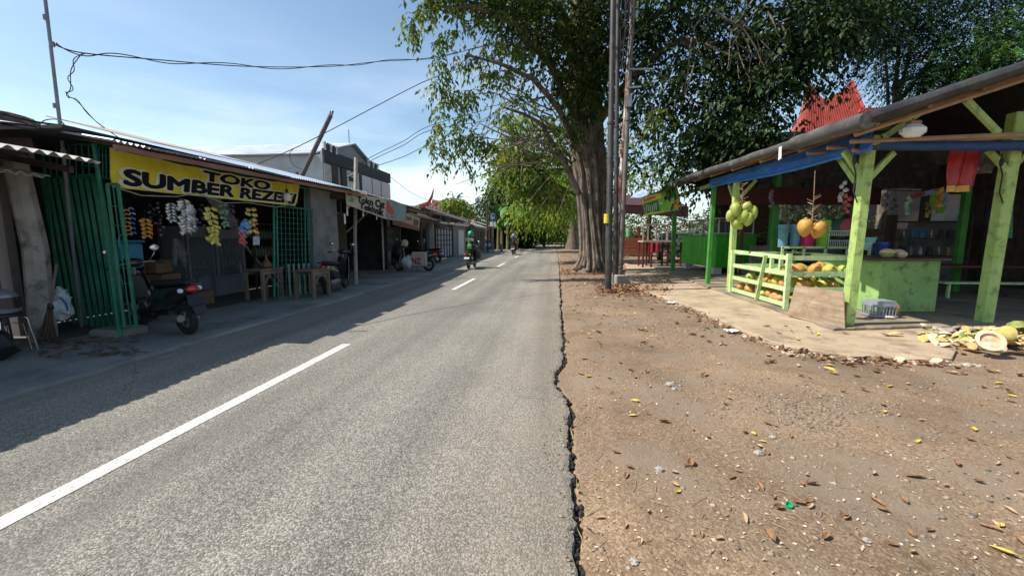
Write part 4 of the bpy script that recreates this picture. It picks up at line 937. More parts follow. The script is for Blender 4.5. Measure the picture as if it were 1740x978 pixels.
# ---- carport, gates, walls beyond: on the plane x = WX
WX = -7.3
def panel(px0, px1, z0, z1, m, nm, par, dx=0, th=.1):
    a, c = yx(px0, WX), yx(px1, WX); b = MB(); b.box((WX+dx, (a+c)/2, (z0+z1)/2), (th, c-a, z1-z0)); return part(nm, b, m, par)
cg = thing('courtyard_gate', 'steel courtyard gate of white panels behind dark bars', 'gate', (WX, 27, 0))
panel(738, 768, .15, 2.0, mat('white_sheet', (.42, .43, .5), .6, var=.1), 'sheet', cg, -.03, .02)
b = MB(); a, c = yx(738, WX), yx(768, WX)
for i in range(7): y = a+(c-a)*i/6; b.bar((WX, y, .06), (WX, y, 2.05), .07)
for z in (.1, .95, 1.25, 1.6, 2.0): b.bar((WX+.012, a, z), (WX+.012, c, z), .06)
part('gate_bars', b, mat('navy_bars', (.02, .022, .045), .5), cg)
ww = thing('courtyard_wall', 'dark concrete courtyard wall with pillars past the workshop', 'wall', (WX, 30, 0))
for p0, p1, z1, m in ((727, 737, 2.3, M_PLASTER), (768.5, 775, 2.35, M_PLASTER), (775.5, 790, 2.25, M_CONCG)): panel(p0, p1, 0, z1, m, 'wall_panel', ww, 0, .18)
panel(777, 786, .1, 2.0, M_WHITE, 'white_door', ww, .1, .03)
b = MB(); a, c = yx(727, WX), yx(790, WX); b.box((WX+.05, (a+c)/2, 2.38), (.5, c-a, .1)); part('coping', b, M_WHITE, ww)
# carport canopy with white edge and frame
cp_ = thing('carport_canopy', 'flat white-edged canopy on steel posts above the courtyard gate', 'canopy', (WX+.4, 26, 0))
E0, E1 = at(722, 352, X=-6.9), at(794, 376, X=-6.9)
b = MB(); b.quad(E0, E1, E1+Vector((-2.8, 0, .25)), E0+Vector((-2.8, 0, .25)), .05); part('sheet', b, M_ROOFZ, cp_)
b = MB(); b.bar(E0+Vector((.06, 0, 0)), E1+Vector((.06, 0, 0)), .03, .12); part('white_edge', b, M_WHITE, cp_)
b = MB()
for px in (735, 752, 766): y = yx(px, -6.9); b.bar((-7.0, y, 2.0), (-7.0, y, 3.2), .05)
b.bar((-7.0, yx(735, -6.9), 2.9), (-7.0, yx(790, -6.9), 2.75), .05); b.bar((-7.0, yx(766, -6.9), 2.2), (-7.0, yx(758, -6.9), 2.9), .04)
part('steel_frame', b, M_STEEL, cp_)
aw = thing('striped_awning', 'drooping red and white striped awning behind the canopy posts', 'awning', (-8, 28, 2.5))
for i in range(8):
    a0, a1 = i/8, (i+1)/8; b = MB()
    F_ = lambda u, v: at(757+(u*50), 378+10*v-6*u+4*v*u, X=-8.2+1.0*v-.3*math.sin(u*3))
    b.grid(lambda u, v: F_(v, a0+(a1-a0)*u), 2, 12, thick=.01); part('stripe', b, M_RED if i % 2 == 0 else M_WHITE, aw)
# tiled roof
tr = thing('tiled_house', 'house with a hipped maroon tile roof behind the canopy', 'house', (-11, 29, 0))
b = MB(); n = 60
rA, rB, rT0, rT1 = at(706, 350, X=-9.2), at(800, 372, X=-9.2), at(735, 340, X=-12), at(770, 347, X=-12)
b.grid(lambda u, v: rA.lerp(rB, u).lerp(rT0.lerp(rT1, u), v)+Vector((0, 0, .05*abs(math.sin(u*46)))), 200, 6, thick=-.04); part('roof', b, M_MAROON, tr)
b = MB(); b.box((-10.9, (rA.y+rB.y)/2, 1.5), (3, rB.y-rA.y-.6, 3)); part('wall', b, mat('cream_wall', (.5, .47, .4), .8, var=.1), tr)
# low sheds and houses going away
HS = [(790, 800, 2.7, -7.3, M_BLACKB, 'dark-doored white-framed kiosk past the courtyard wall'), (800, 815, 2.35, -7.2, M_BROWNP, 'brown-doored shed with a bright zinc roof'), (815, 824, 2.3, -7.2, M_BLACKB, 'low black-fronted shed before the bus stop')]
for i, (p0, p1, h, X, m, lb_) in enumerate(HS):
    a, c = yx(p0, X), yx(p1, X); t_ = thing('roadside_shed', lb_, 'shed', (X-1.5, (a+c)/2, 0))
    b = MB(); b.box((X-1.5, (a+c)/2, h/2), (3, c-a-.1, h)); part('wall', b, M_PLASTER if i else M_WHITE, t_)
    b = MB(); b.box((X+.03, (a+c)/2, h/2-.1), (.06, (c-a)*.75, h-.4)); part('door', b, m, t_)
    b = MB(); b.quad((X+.5, a-.1, h+.05), (X+.5, c+.1, h+.05), (X-1.5, c, h+.75), (X-1.5, a, h+.75), .05); b.quad((X-3.2, c+.1, h+.05), (X-3.2, a-.1, h+.05), (X-1.5, a, h+.76), (X-1.5, c, h+.76), .05); part('roof', b, (M_ROOFZ, M_WHITE, M_ROOFZ)[i], t_)
b = MB(); b.quad(at(774, 366, X=-8), at(793, 372, X=-8), at(792, 382, X=-7.4), at(776, 374, X=-7.4), .03); solo('red_canopy', b, M_RED, 'small plain red canopy beside the canopy end', 'canopy', tuple(at(783, 374, X=-7.7)))
for i in range(5):
    y = 52+i*13; X = -7.6; t_ = thing('far_house', ['tan-walled roadside stall behind the second rider', 'low pale house under the far left trees', 'small white-roofed stall further along the left side', 'dim shed with a flat roof far down the street', 'last low shed visible at the end of the street'][i], 'house', (X-2, y, 0))
    b = MB(); b.box((X-2, y, 1.3), (4, 9, 2.6)); part('wall', b, mat('tan_wall%s' % 'abcde'[i], ((.4, .28, .18), (.4, .38, .34), (.45, .45, .44), (.2, .18, .16), (.3, .28, .25))[i], .85), t_)
    b = MB(); b.quad((X+.7, y-4.8, 2.55), (X+.7, y+4.8, 2.55), (X-2, y+4.8, 3.4), (X-2, y-4.8, 3.4), .06); part('roof', b, M_ROOFZ if i % 2 == 0 else M_ZINC, t_)
    b = MB(); b.box((X+.02, y-1.5, 1.05), (.06, 1.1, 2.1)); part('door', b, M_DWOOD, t_)
# Indonesian pennant on a bent stick
fl = thing('pennant_flag', 'drooping red pennant flag on a thin stick above the workshop roof', 'flag', tuple(at(718, 352, X=-7)))
b = MB(); Q0, Q1, Q2 = at(722, 352, X=-7), at(733, 345, X=-7), at(737, 321, X=-7); b.tube([Q0+Vector((0, 0, -.5)), Q0], .02, 5); b.tube([Q0, Q1, Q2], .012, 5); part('stick', b, M_STEEL, fl)
b = MB(); pl = [(712, 347), (722, 349), (728, 346), (732, 338), (735, 320), (733, 336), (729, 344), (725, 351), (716, 352)]
tp = [at(x, y, X=-6.98) for x, y in [(712, 348), (722, 346), (728, 341), (732, 332), (736, 320)]]; bt = [at(x, y, X=-6.98) for x, y in [(716, 353), (725, 352), (731, 346), (735, 336), (737, 321)]]
b.grid(lambda u, v: Vector(tp[min(4, int(u*4+1e-6))]).lerp(Vector(bt[min(4, int(u*4+1e-6))]), v)+Vector((.02*math.sin(u*9), 0, 0)), 4, 2, thick=.006); part('cloth', b, mat('flag_red', (.62, .07, .035), .6), fl)

# bus stop sign, board, poles
bs = thing('bus_stop_sign', 'blue and white bus stop sign on a slim post', 'sign', tuple(gr(838, 428)))
g0 = gr(838, 428); Yb = g0.y; t1 = at(836, 362, Y=Yb)
b = MB(); b.tube([g0, Vector((g0.x, Yb, t1.z))], .05, 6); part('post', b, M_STEEL, bs)
def pp(px0, py0, px1, py1, m, nm, par, Y, th=.05, dy=0):
    a, c = at(px0, py0, Y=Y), at(px1, py1, Y=Y); b = MB(); b.box(((a.x+c.x)/2, Y-dy, (a.z+c.z)/2), (abs(c.x-a.x), th, abs(a.z-c.z))); return part(nm, b, m, par)
M_SBLUE = mat('sign_blue', (.02, .07, .3), .5)
pp(833, 362, 842, 376.5, M_SBLUE, 'blue_plate', bs, Yb, .06); pp(834.5, 364, 840.5, 371.5, M_WHITE, 'white_square', bs, Yb, .03, .05); pp(832.5, 377, 842, 384.5, M_WHITE, 'lower_plate', bs, Yb, .06)
a = at(835, 369, Y=Yb-.09); text('lettering', 'BUS', M_INK, bs, a, (1, 0, 0), (0, 0, 1), .3, .12, bold=.02, depth=.01)
a = at(835, 371, Y=Yb-.09); text('lettering', 'STOP', M_INK, bs, a, (1, 0, 0), (0, 0, 1), .3, .1, bold=.02, depth=.01)
b = MB(); a = at(837.5, 366.4, Y=Yb-.08); b.rbox((a.x, a.y, a.z+.06), (.3, .02, .12), .008); part('bus_symbol', b, M_INK, bs)
sb = thing('notice_board', 'low blue board with a white strip at the road edge', 'sign', tuple(at(829, 426, Y=Yb-2)))
pp(825, 408, 835, 424, M_SBLUE, 'board', sb, Yb-2); pp(824.5, 413, 834, 418.5, M_WHITE, 'white_strip', sb, Yb-2, .03, .05)
b = MB(); p = at(828.5, 426, Y=Yb-2); b.tube([(p.x, p.y, 0), (p.x, p.y, at(828, 407, Y=Yb-2).z)], .03, 5); part('post', b, M_STEEL, sb)
p = at(829, 425, Y=Yb-3); pole([(p.x, p.y, 0), (p.x-.05, p.y, at(829, 345, Y=Yb-3).z)], .08, M_DWOOD, 'dark wooden power pole beside the bus stop sign', name='utility_pole')
p = at(770.5, 400, X=-8.5); pole([(p.x, p.y, 0), (p.x, p.y, at(770, 328, X=-8.5).z)], .045, M_STEEL, 'thin grey aerial mast rising over the tiled roof', name='aerial_mast')
b = MB(); b.quad(at(868, 392, Y=50), at(877, 392, Y=50), at(877, 408, Y=50), at(868, 408, Y=50), .05); solo('sheet_fence', b, mat('tan_sheet', (.45, .33, .22), .7), 'tan sheet fence panel behind the second rider', 'fence', tuple(at(872, 410, Y=50)))
# dark covered motorbike and blue sack by the grey wall
b = MB(); p = at(592, 448, X=-7.0); b.ball((-6.95, 12.9, .28), (.2, .34, .3), 14, 9, rough=.5, seed=2); solo('blue_sack', b, mat('blue_tarp_sack', (.02, .07, .35), .45, var=.3, scale=6, bump=.8, bscale=10), 'bulging blue plastic sack beside the upright pale pole', 'sack', (-6.95, 12.9, .03), smooth=True)
# ================================================================== right side: the coconut stall
M_LIME = mat('lime_post_paint', (.32, .46, .12), .8, col2=(.42, .56, .18), scale=4, stretch=(2, 2, .35), bump=.3, bscale=18, dirt=.9, dirtcol=(.13, .17, .06), dscale=7)
M_LIMEP = mat('pale_lime_rail', (.42, .60, .26), .75, col2=(.55, .70, .36), scale=5, bump=.2, dirt=.5, dirtcol=(.15, .2, .08), dscale=9)
M_GRPOST = mat('green_post_paint', (.05, .26, .035), .6, var=.2, scale=4, dirt=.4)
M_GRBOX = mat('bright_green_paint', (.055, .46, .03), .5, var=.22, scale=2, stretch=(3, 3, .5), dirt=.3, dirtcol=(.03, .12, .02), dscale=3)
M_MINT = mat('stained_green_box', (.20, .36, .10), .8, col2=(.32, .50, .17), scale=2.5, bump=.3, dirt=.9, dirtcol=(.07, .10, .03), dscale=5)
M_TARP = mat('grey_tarpaulin', (.04, .038, .036), .6, col2=(.085, .08, .076), scale=2.2, bump=.5, bscale=7, dirt=.5, dirtcol=(.25, .22, .19), dscale=5)
M_TARPB = mat('black_tarpaulin', (.013, .013, .013), .55, col2=(.04, .038, .037), scale=2.2, bump=.8, bscale=5, dirt=.35, dirtcol=(.12, .11, .1), dscale=5)
M_BTARP = mat('blue_tarpaulin', (.015, .12, .42), .5, col2=(.03, .2, .55), scale=3, bump=.6, bscale=6)
M_BAMB = mat('bamboo', (.26, .14, .07), .75, col2=(.38, .23, .12), scale=5, stretch=(1, .2, 1))
M_RTARP = mat('dark_red_tarp', (.07, .01, .01), .7, var=.3)

st = thing('coconut_stall', 'lime green posted coconut stall under a dark tarpaulin roof', 'stall', (8, 10, .09))
def post(a, w_, ht, m, parent=st, lean=(0, 0), nm='post', z0=.05):
    b = MB(); b.bar((a[0], a[1], z0), (a[0]+lean[0], a[1]+lean[1], ht), w_, w_, b=.012, up=(0, 1, 0)); return part(nm, b, m, parent)
PA, PB, PC, PD, PE = (4.62, 6.86), (7.02, 7.35), (4.5, 10.93), (4.55, 12.6), (4.8, 18.1)
post(PA, .14, 2.78, M_LIME, lean=(.05, 0)); post(PB, .165, 3.35, M_LIME, lean=(.06, 0)); post(PC, .13, 2.9, M_LIME); post(PD, .115, 3.0, M_GRPOST, lean=(.03, 0))
for p in ((7.6, 11.2), (10.2, 11.5), (7.4, 15), (10.8, 7.8), (6.6, 13.2)): post(p, .14, 3.6, M_GRPOST)
zb = 2.76
b = MB(); b.bar((PA[0]-.15, PA[1]-.02, zb+.06), (11, 7.85, zb+.10), .09, .12); part('beam', b, M_LIME, st)
b = MB(); b.bar((PA[0]-.02, 6.6, zb+.08), (4.55, 12.8, 2.95), .09, .12); b.bar((4.55, 12.8, 2.95), (4.8, 19, 3.05), .08, .1); part('beam', b, M_LIME, st)
for (p, q) in (((4.62, 6.86, 2.2), (5.1, 6.96, 2.72)), ((4.62, 6.86, 2.35), (4.3, 6.8, 2.72)), ((4.6, 6.95, 2.3), (4.6, 7.4, 2.75)), ((7.02, 7.3, 2.45), (7.35, 7.4, 2.78)), ((7.02, 7.3, 2.45), (6.65, 7.25, 2.78)), ((4.5, 10.93, 2.3), (4.55, 11.5, 2.8)), ((4.5, 10.93, 2.3), (4.95, 10.93, 2.85)), ((4.62, 6.5, 2.86), (5.2, 6.6, 3.25)), ((5.6, 6.5, 3.32), (6.3, 6.75, 2.92)), ((4.55, 9.5, 2.9), (4.9, 9.9, 3.2))):
    b = MB(); b.bar(p, q, .05, .08); part('brace', b, M_LIME, st)
# roof: slopes up from the road-side eave to a ridge further in
EY0, EY1, EX, EZ0, EZ1, RX = 6.05, 15.2, 4.02, 2.93, 3.28, 10.2
SL = .325
def rz(x, y): return EZ0+(EZ1-EZ0)*(y-EY0)/(EY1-EY0)+SL*(x-EX)
b = MB(); b.grid(lambda u, v: (EX+(RX-EX)*u, EY0+(19.5-EY0)*v, rz(EX+(RX-EX)*u, EY0+(15.2-EY0)*v)+.03*nz3(u*14, v*14, 0, 1)), 40, 50, thick=.02)
b.grid(lambda u, v: (RX+7*u, EY0+(19.5-EY0)*v, rz(RX, EY0+(15.2-EY0)*v)-2.2*u+.03*nz3(u*14, v*14, 9, 1)), 10, 20, thick=.02)
part('roof', b, M_TARPB, st, smooth=True)
# battens and rafters seen from below
for i in range(9):
    b = MB(); x = EX+.25+i*.62; b.tube([(x, EY0+.1, rz(x, EY0)-.06), (x, 12, rz(x, 12)-.06), (x, 19, rz(x, 15.2)-.06)], .028, 6); part('batten', b, M_BAMB, st)
for i in range(9):
    y = EY0+.15+i*1.3; b = MB(); b.tube([(EX+.02, y, rz(EX, y)-.11), (RX, y, rz(RX, y)-.11)], .038, 6); part('rafter', b, M_BAMB, st)
for i in range(3):
    y = EY0+.35+i*.5; b = MB(); b.tube([(EX+.1, y, rz(EX, y)-.17-.0*i), (11, y+.3, 3.0+.14*i)], .03, 6); part('rafter', b, M_BAMB, st)
# rolled tarpaulin edges
b = MB(); rnd = random.Random(6); pts = []; rs = []
for i in range(60):
    t = i/59; y = EY0-.12+(EY1-EY0+.3)*t; pts.append((EX-.02+.02*nz3(y, 0, 0, 1.5), y, EZ0+(EZ1-EZ0)*t+.01+.02*nz3(y, 3, 0, 1.1))); rs.append((.085 if t > .18 else .11-.0*t)+.018*nz3(y, 1, 0, 3))
b.tube(pts, rs, 14); part('rolled_edge', b, M_TARP, st, smooth=True)
b = MB(); pts = []; rs = []
for i in range(40):
    t = i/39; x = EX+(RX-EX)*t; pts.append((x, EY0-.05+.03*nz3(x, 0, 0, 1.4), rz(x, EY0)+.035)); rs.append(.115+.03*nz3(x, 5, 0, 2.3))
b.tube(pts, rs, 12, flat=.7); part('rolled_edge', b, M_TARPB, st, smooth=True)
# flap folded under the corner
b = MB(); b.grid(lambda u, v: (EX-.06+.5*u, EY0+.0+2.3*v*(1-.4*u)-.1, EZ0-.03+.19*u-.10*math.sin(v*3.1)*u-.05*(1-v)*u+.02*nz3(u*5, v*7, 3, 1)), 10, 16, thick=.008); part('corner_flap', b, M_TARPB, st, smooth=True)
b = MB(); p = at(1325, 262, X=EX-.1); b.quad(p+Vector((0, .03, -.1)), p+Vector((0, -.06, -.08)), p+Vector((0, -.04, .13)), p+Vector((0, .04, .12)), .006); part('torn_strip', b, M_WHITEP, st)
# blue tarpaulin under the side eave and round the front beam
bt = thing('blue_tarpaulin', 'blue tarpaulin bunched along the stall beams under the eave', 'tarpaulin', (4.5, 9, 2.7))
def rollt(u): y = 6.5+6.1*u; return (4.47-.03*u, y, 2.71+.15*u)
b = MB(); b.grid(lambda u, v: (4.42+.05*math.sin(v*3.1)+.02*nz3(u*20, v*3, 0, 1)-.10*v*(1-v)*2, 6.45+6.1*u, 2.93-(.26-.10*u+.05*nz3(u*7, 0, 2, 1))*v-.06*math.sin(math.pi*min(1, u*1.3))*v+.15*u), 60, 10, thick=.01); part('side_curtain', b, M_BTARP, bt, smooth=True)
b = MB(); b.tube([(4.42+.02*nz3(u, 0, 0, 9), 6.45+6.1*u, 2.69+.18*u-.05*math.sin(math.pi*min(1, u*1.3))) for u in [i/30 for i in range(31)]], [.032+.014*nz3(i, 0, 0, .4) for i in range(31)], 8); part('side_roll', b, M_BTARP, bt, smooth=True)
b = MB(); b.tube([(4.35+6.5*u, 6.76+1.0*u-.03, 2.79+.05*u+.015*nz3(u*9, 0, 0, 1)) for u in [i/30 for i in range(31)]], [.07+.02*nz3(i, 0, 3, .3) for i in range(31)], 10); part('front_roll', b, mat('dark_blue_tarp', (.01, .055, .17), .6, var=.3, bump=.5, bscale=6), bt, smooth=True)
b = MB(); b.tube([(4.3, 6.62, 2.7), (4.55, 6.66, 2.69)], .03, 8); part('pole_end', b, M_BAMB, bt)
b = MB(); b.grid(lambda u, v: (4.6+5*u, 12.9+.5*u, 2.9-.5*v+.03*nz3(u*9, v*4, 0, 1)), 20, 4, thick=.01); solo('red_tarpaulin', b, M_RTARP, 'dark red tarpaulin valance deep under the stall roof', 'tarpaulin', (4.6, 12.9, 2.4))
# lamp under the rake
t_ = thing('oval_lamp', 'white oval plastic lamp hung under the stall rake', 'lamp', tuple(at(1551, 232, Y=6.3))); p = at(1551, 222, Y=6.3)
b = MB(); b.ball(p, (.15, .1, .085), 16, 8); b.box(p+Vector((0, 0, .03)), (.27, .17, .09)); b.v = [(v[0], v[1], v[2]) for v in b.v]
b2 = MB(); b2.rbox(p, (.30, .19, .17), .06); part('lamp_shade', b2, M_WHITEP, t_, smooth=True)
b = MB(); b.rbox(p+Vector((0, 0, .1)), (.14, .1, .05), .01); b.tube([p+Vector((0, 0, .1)), p+Vector((0, .05, .3))], .008, 5); part('bracket', b, M_BAMB, t_)
# dangling cord on the two near posts
for px, py, l_ in ((1452, 272, 'black cord knotted round the nearest lime post'), (1702, 275, 'black cord looped on the right lime post')):
    Y = 6.72 if px < 1500 else 7.16; p = at(px, py, Y=Y); b = MB()
    b.tube([p+Vector((0, 0, .12)), p+Vector((-.02, 0, -.02)), p+Vector((.03, -.01, -.2)), p+Vector((.02, -.01, -.45)), p+Vector((.09, -.01, -.62))], .010, 5); b.ball(p+Vector((0, 0, .0)), (.03, .03, .06), 8, 6, rough=.5); solo('knotted_rope', b, M_WIRE, l_, 'cord', tuple(p))

# ---- coconut rack
rk = thing('coconut_rack', 'pale green slatted rack full of coconuts beside the nearest post', 'rack', (4.9, 9.5, .09))
K0, K1, K2, K3 = Vector((4.50, 10.75, 0)), Vector((4.50, 8.32, 0)), Vector((5.75, 8.42, 0)), Vector((5.9, 10.75, 0))
LV = [.16, .46, .76, 1.06]
def rail(a, c, z, z2=None, w_=.085, nm='rail', m=None):
    b = MB(); b.bar(a+Vector((0, 0, z)), c+Vector((0, 0, z2 if z2 is not None else z)), .022, w_); return part(nm, b, m or M_LIMEP, rk)
for z in LV: rail(K0+Vector((-.03, 0, 0)), K1+Vector((-.03, 0, 0)), z+.04*(z > .9), z)
for z in LV[1:]: rail(K1+Vector((0, -.03, 0)), K2+Vector((0, -.03, 0)), z)
rail(K1+Vector((0, -.03, 0)), K2+Vector((0, -.03, 0)), LV[0])
for z in LV[1:]: rail(K3, K0, z); rail(K2, K3, z)
for k, (x, y) in enumerate(((4.47, 10.75), (4.47, 8.29), (5.75, 8.4), (5.9, 10.75))): b = MB(); b.bar((x-.03, y-.02, .09), (x-.03, y-.02, 1.14), .08, .07, up=(0, 1, 0)); part('leg', b, M_LIMEP, rk)
b = MB(); b.bar((4.42, 9.35, .1), (4.42, 9.1, 1.08), .07, .03, up=(0, 1, 0)); part('slanted_stay', b, M_LIMEP, rk)
for z in (.13, .43, .72):
    b = MB()
    for i in range(9): x = K0.x+.05+i*.155; b.box((x, 9.55, z-.02), (.09, 2.4, .018))
    part('shelf', b, M_LIMEP, rk)
# upper counter rail behind with bins
uc = thing('bin_shelf', 'low railed shelf carrying the row of coloured tubs', 'shelf', (6, 9.9, .09))
b = MB(); b.box((6.15, 10.3, 1.03), (1.9, .5, .06)); part('shelf_board', b, mat('brown_board', (.10, .035, .03), .7), uc)
b = MB(); b.bar((5.2, 10.02, 1.22), (7.1, 10.02, 1.22), .03, .05)
for i in range(5): b.bar((5.22+i*.46, 10.02, 1.0), (5.22+i*.46, 10.02, 1.22), .05, .03)
part('guard_rail', b, M_LIMEP, uc)
for x in (5.25, 7.05): b = MB(); b.bar((x, 10.5, .09), (x, 10.5, 1.0), .07); part('leg', b, M_LIMEP, uc)
for x in (5.25, 7.05): b = MB(); b.bar((x, 10.1, .09), (x, 10.1, 1.0), .07); part('leg', b, M_LIMEP, uc)
def tub(px0, px1, pyt, pyb, Y, m, label, lid=None, name='plastic_tub', cat='tub', rim=True):
    a, c = at(px0, pyb, Y=Y), at(px1, pyt, Y=Y); r = (c.x-a.x)/2; x = (a.x+c.x)/2; z0 = a.z; h = c.z-a.z
    t_ = thing(name, label, cat, (x, Y+r, z0)); b = MB()
    b.lathe((x, Y+r, z0), [(r*.1, 0), (r*.8, .0), (r*.84, .02), (r*.97, h*.8), (r*.99, h*.86), (r*1.04, h*.87), (r*1.05, h*.99), (r*.98, h), (r*.9, h*.9)], 20); part('tub_body', b, m, t_, smooth=True)
    b = MB(); b.tube([(x-r*1.0, Y+r*.6, z0+h*.8), (x-r*.5, Y-.03, z0+h*.62), (x+r*.5, Y-.03, z0+h*.68), (x+r*1.0, Y+r*.6, z0+h*.82)], .009, 6); part('handle', b, m, t_, smooth=True)
    if lid:
        b = MB(); b.lathe((x, Y+r, z0+h), [(r*1.06, 0), (r*1.06, .03), (r*.9, .05), (r*.2, .07), (r*.15, .1), (.01, .1)], 20); part('lid', b, lid, t_, smooth=True)
    return t_
mt = lambda n, c: mat(n, c, .4, var=.12, scale=3)
tub(1325, 1346, 381, 420, 10.1, mt('steel_blue_plastic', (.11, .27, .36)), 'steel blue tub at the left end of the tub row')
tub(1346, 1366, 381, 418, 10.12, mt('steel_blue_plastic', (.11, .27, .36)), 'steel blue tub between the other blue one and the pink tub')
tub(1366, 1391, 390, 421, 10.08, mt('pink_plastic', (.62, .012, .13)), 'bright pink tub under the hanging orange coconuts')
tub(1392, 1418, 377, 421, 10.14, mt('lime_plastic', (.25, .62, .04)), 'lime green lidded tub right of the pink one', lid=mt('lime_plastic', (.25, .62, .04)))
# plates and dish rack
for px, py, r, m, l_ in ((1427, 388, .22, mt('bottle_green_plastic', (.01, .10, .05)), 'dark green round tray standing in the dish rack'), (1440, 386, .2, mt('rose_plastic', (.4, .07, .07)), 'rose red round tray half hidden by the nearest post')):
    p = at(px, py, Y=10.45); b = MB(); b.lathe(p, [(.02, .02), (r*.85, .02), (r, 0), (r*1.0, .03), (r*.8, .045), (.02, .04)], 24, rot=Matrix.Rotation(R_(80), 3, 'X')); solo('round_tray', b, m, l_, 'tray', tuple(p+Vector((0, 0, -r))), smooth=True)
dr = thing('dish_rack', 'white wire dish rack beside the green tub', 'dish rack', tuple(at(1430, 422, Y=10.1)))
A, C = at(1408, 422, Y=10.08), at(1448, 392, Y=10.08); b = MB()
for i in range(13): x = A.x+(C.x-A.x)*i/12; b.tube([(x, 10.1, A.z), (x, 10.1, A.z+.18)], .005, 4); b.tube([(x, 10.1, C.z-.1), (x, 10.1, C.z)], .005, 4)
for z in (A.z, A.z+.18, C.z-.1, C.z): b.tube([(A.x, 10.1, z), (C.x, 10.1, z), (C.x, 10.5, z), (A.x, 10.5, z), (A.x, 10.1, z)], .007, 4)
for x in (A.x, C.x): b.tube([(x, 10.1, A.z), (x, 10.1, C.z+.1)], .008, 4)
part('wire_frame', b, M_WHITEP, dr)

# ---- coconuts
M_COCO = {'amber': mat('amber_husk', (.46, .23, .03), .55, col2=(.58, .33, .06), scale=5, bump=.5, bscale=9, dirt=.8, dirtcol=(.22, .09, .02), dscale=5, coord='Object'),
          'orange': mat('orange_husk', (.48, .20, .05), .5, col2=(.6, .32, .12), scale=5, dirt=.6, dirtcol=(.2, .08, .03), dscale=6),
          'yellow': mat('yellow_husk', (.55, .42, .06), .45, col2=(.50, .46, .10), scale=4, dirt=.5, dirtcol=(.25, .16, .03), dscale=6),
          'green': mat('green_husk', (.30, .38, .06), .4, col2=(.40, .48, .12), scale=5, dirt=.35, dirtcol=(.15, .12, .03), dscale=6)}
M_HUSK = mat('cream_flesh', (.62, .44, .27), .8, col2=(.72, .58, .40), scale=8, bump=.3)
def coco_part(c, r, m, parent, rot, seed, nm='coconut'):
    b = MB(); n = 14
    prof = [(.01, -1.25), (.22, -1.15), (.6, -.82), (.9, -.3), (1, .1), (.92, .5), (.66, .85), (.34, 1.0), (.01, 1.0)]
    vs = MB(); vs.lathe((0, 0, 0), [(q*r*.86, z*r) for q, z in prof], n)
    V = [Vector((x*(1+.06*math.cos(3*math.atan2(y, x)+seed)), y*(1+.06*math.cos(3*math.atan2(y, x)+seed)), z)) for x, y, z in vs.v]
    b.add([rot @ v+Vector(c) for v in V], vs.f); o = part(nm, b, m, parent, smooth=True)
    b = MB(); b.lathe((0, 0, r*.98), [(r*.2, 0), (r*.24, .01), (r*.14, .025), (r*.05, .03)], 7); b.v = [tuple(rot @ Vector(v)+Vector(c)) for v in b.v]
    s = part('stalk_scar', b, M_BAMB, o if nm != 'coconut_body' else parent); return o
rnd = random.Random(21)
def rrot(r_): return Matrix.Rotation(r_.uniform(-1.4, 1.4), 3, 'X') @ Matrix.Rotation(r_.uniform(0, 6.28), 3, 'Z') @ Matrix.Rotation(r_.uniform(-.9, .9), 3, 'Y')
CT = {}
for k in M_COCO:
    t_ = thing('coconut', '', 'coconut', (0, 0, 0), group='coconuts stacked on the slatted rack'); coco_part((0, 0, 0), .125, M_COCO[k], t_, Matrix.Identity(3), hash(k) % 7 if False else len(k), nm='coconut_body'); CT[k] = t_
used = set()
LB = {'amber': 'amber coconut with dark bruises on the slatted rack', 'orange': 'orange-brown coconut lying on the slatted rack', 'yellow': 'yellow coconut lying on the slatted rack', 'green': 'greenish coconut lying on the slatted rack'}
def coco(k, x, y, z, s=1, label=None):
    rot = (rnd.uniform(-1.5, 1.5), rnd.uniform(-1.5, 1.5), rnd.uniform(0, 6.28))
    if k in used: o = dup(CT[k], (x, y, z), rot)
    else: o = CT[k]; o.location = (x, y, z); o.rotation_euler = rot; used.add(k)
    o.scale = (s, s, s); o['label'] = label or LB[k]; return o
cols = ['orange', 'yellow', 'amber', 'orange', 'yellow', 'green', 'orange', 'amber']
for zi, (z, ys_, xs_) in enumerate([(.235, [8.45+i*.24 for i in range(10)], [4.60, 4.85, 5.1]), (.53, [8.5+i*.26 for i in range(7)], [4.62, 4.87, 5.15, 5.42, 5.66]), (.82, [8.5, 8.8], [4.75, 5.0, 5.28, 5.56])]):
    for i, y in enumerate(ys_):
        for j, x in enumerate(xs_):
            if rnd.random() < (.28 if zi < 2 else .12): continue
            coco(rnd.choice(cols), x+rnd.uniform(-.03, .03), y+rnd.uniform(-.04, .04), z+rnd.uniform(-.01, .01), rnd.uniform(.78, 1.0) if zi < 2 else rnd.uniform(1.0, 1.15))
coco('amber', 5.93, 7.75, .21, 1.05, 'bruised amber coconut lying behind the white basket'); 
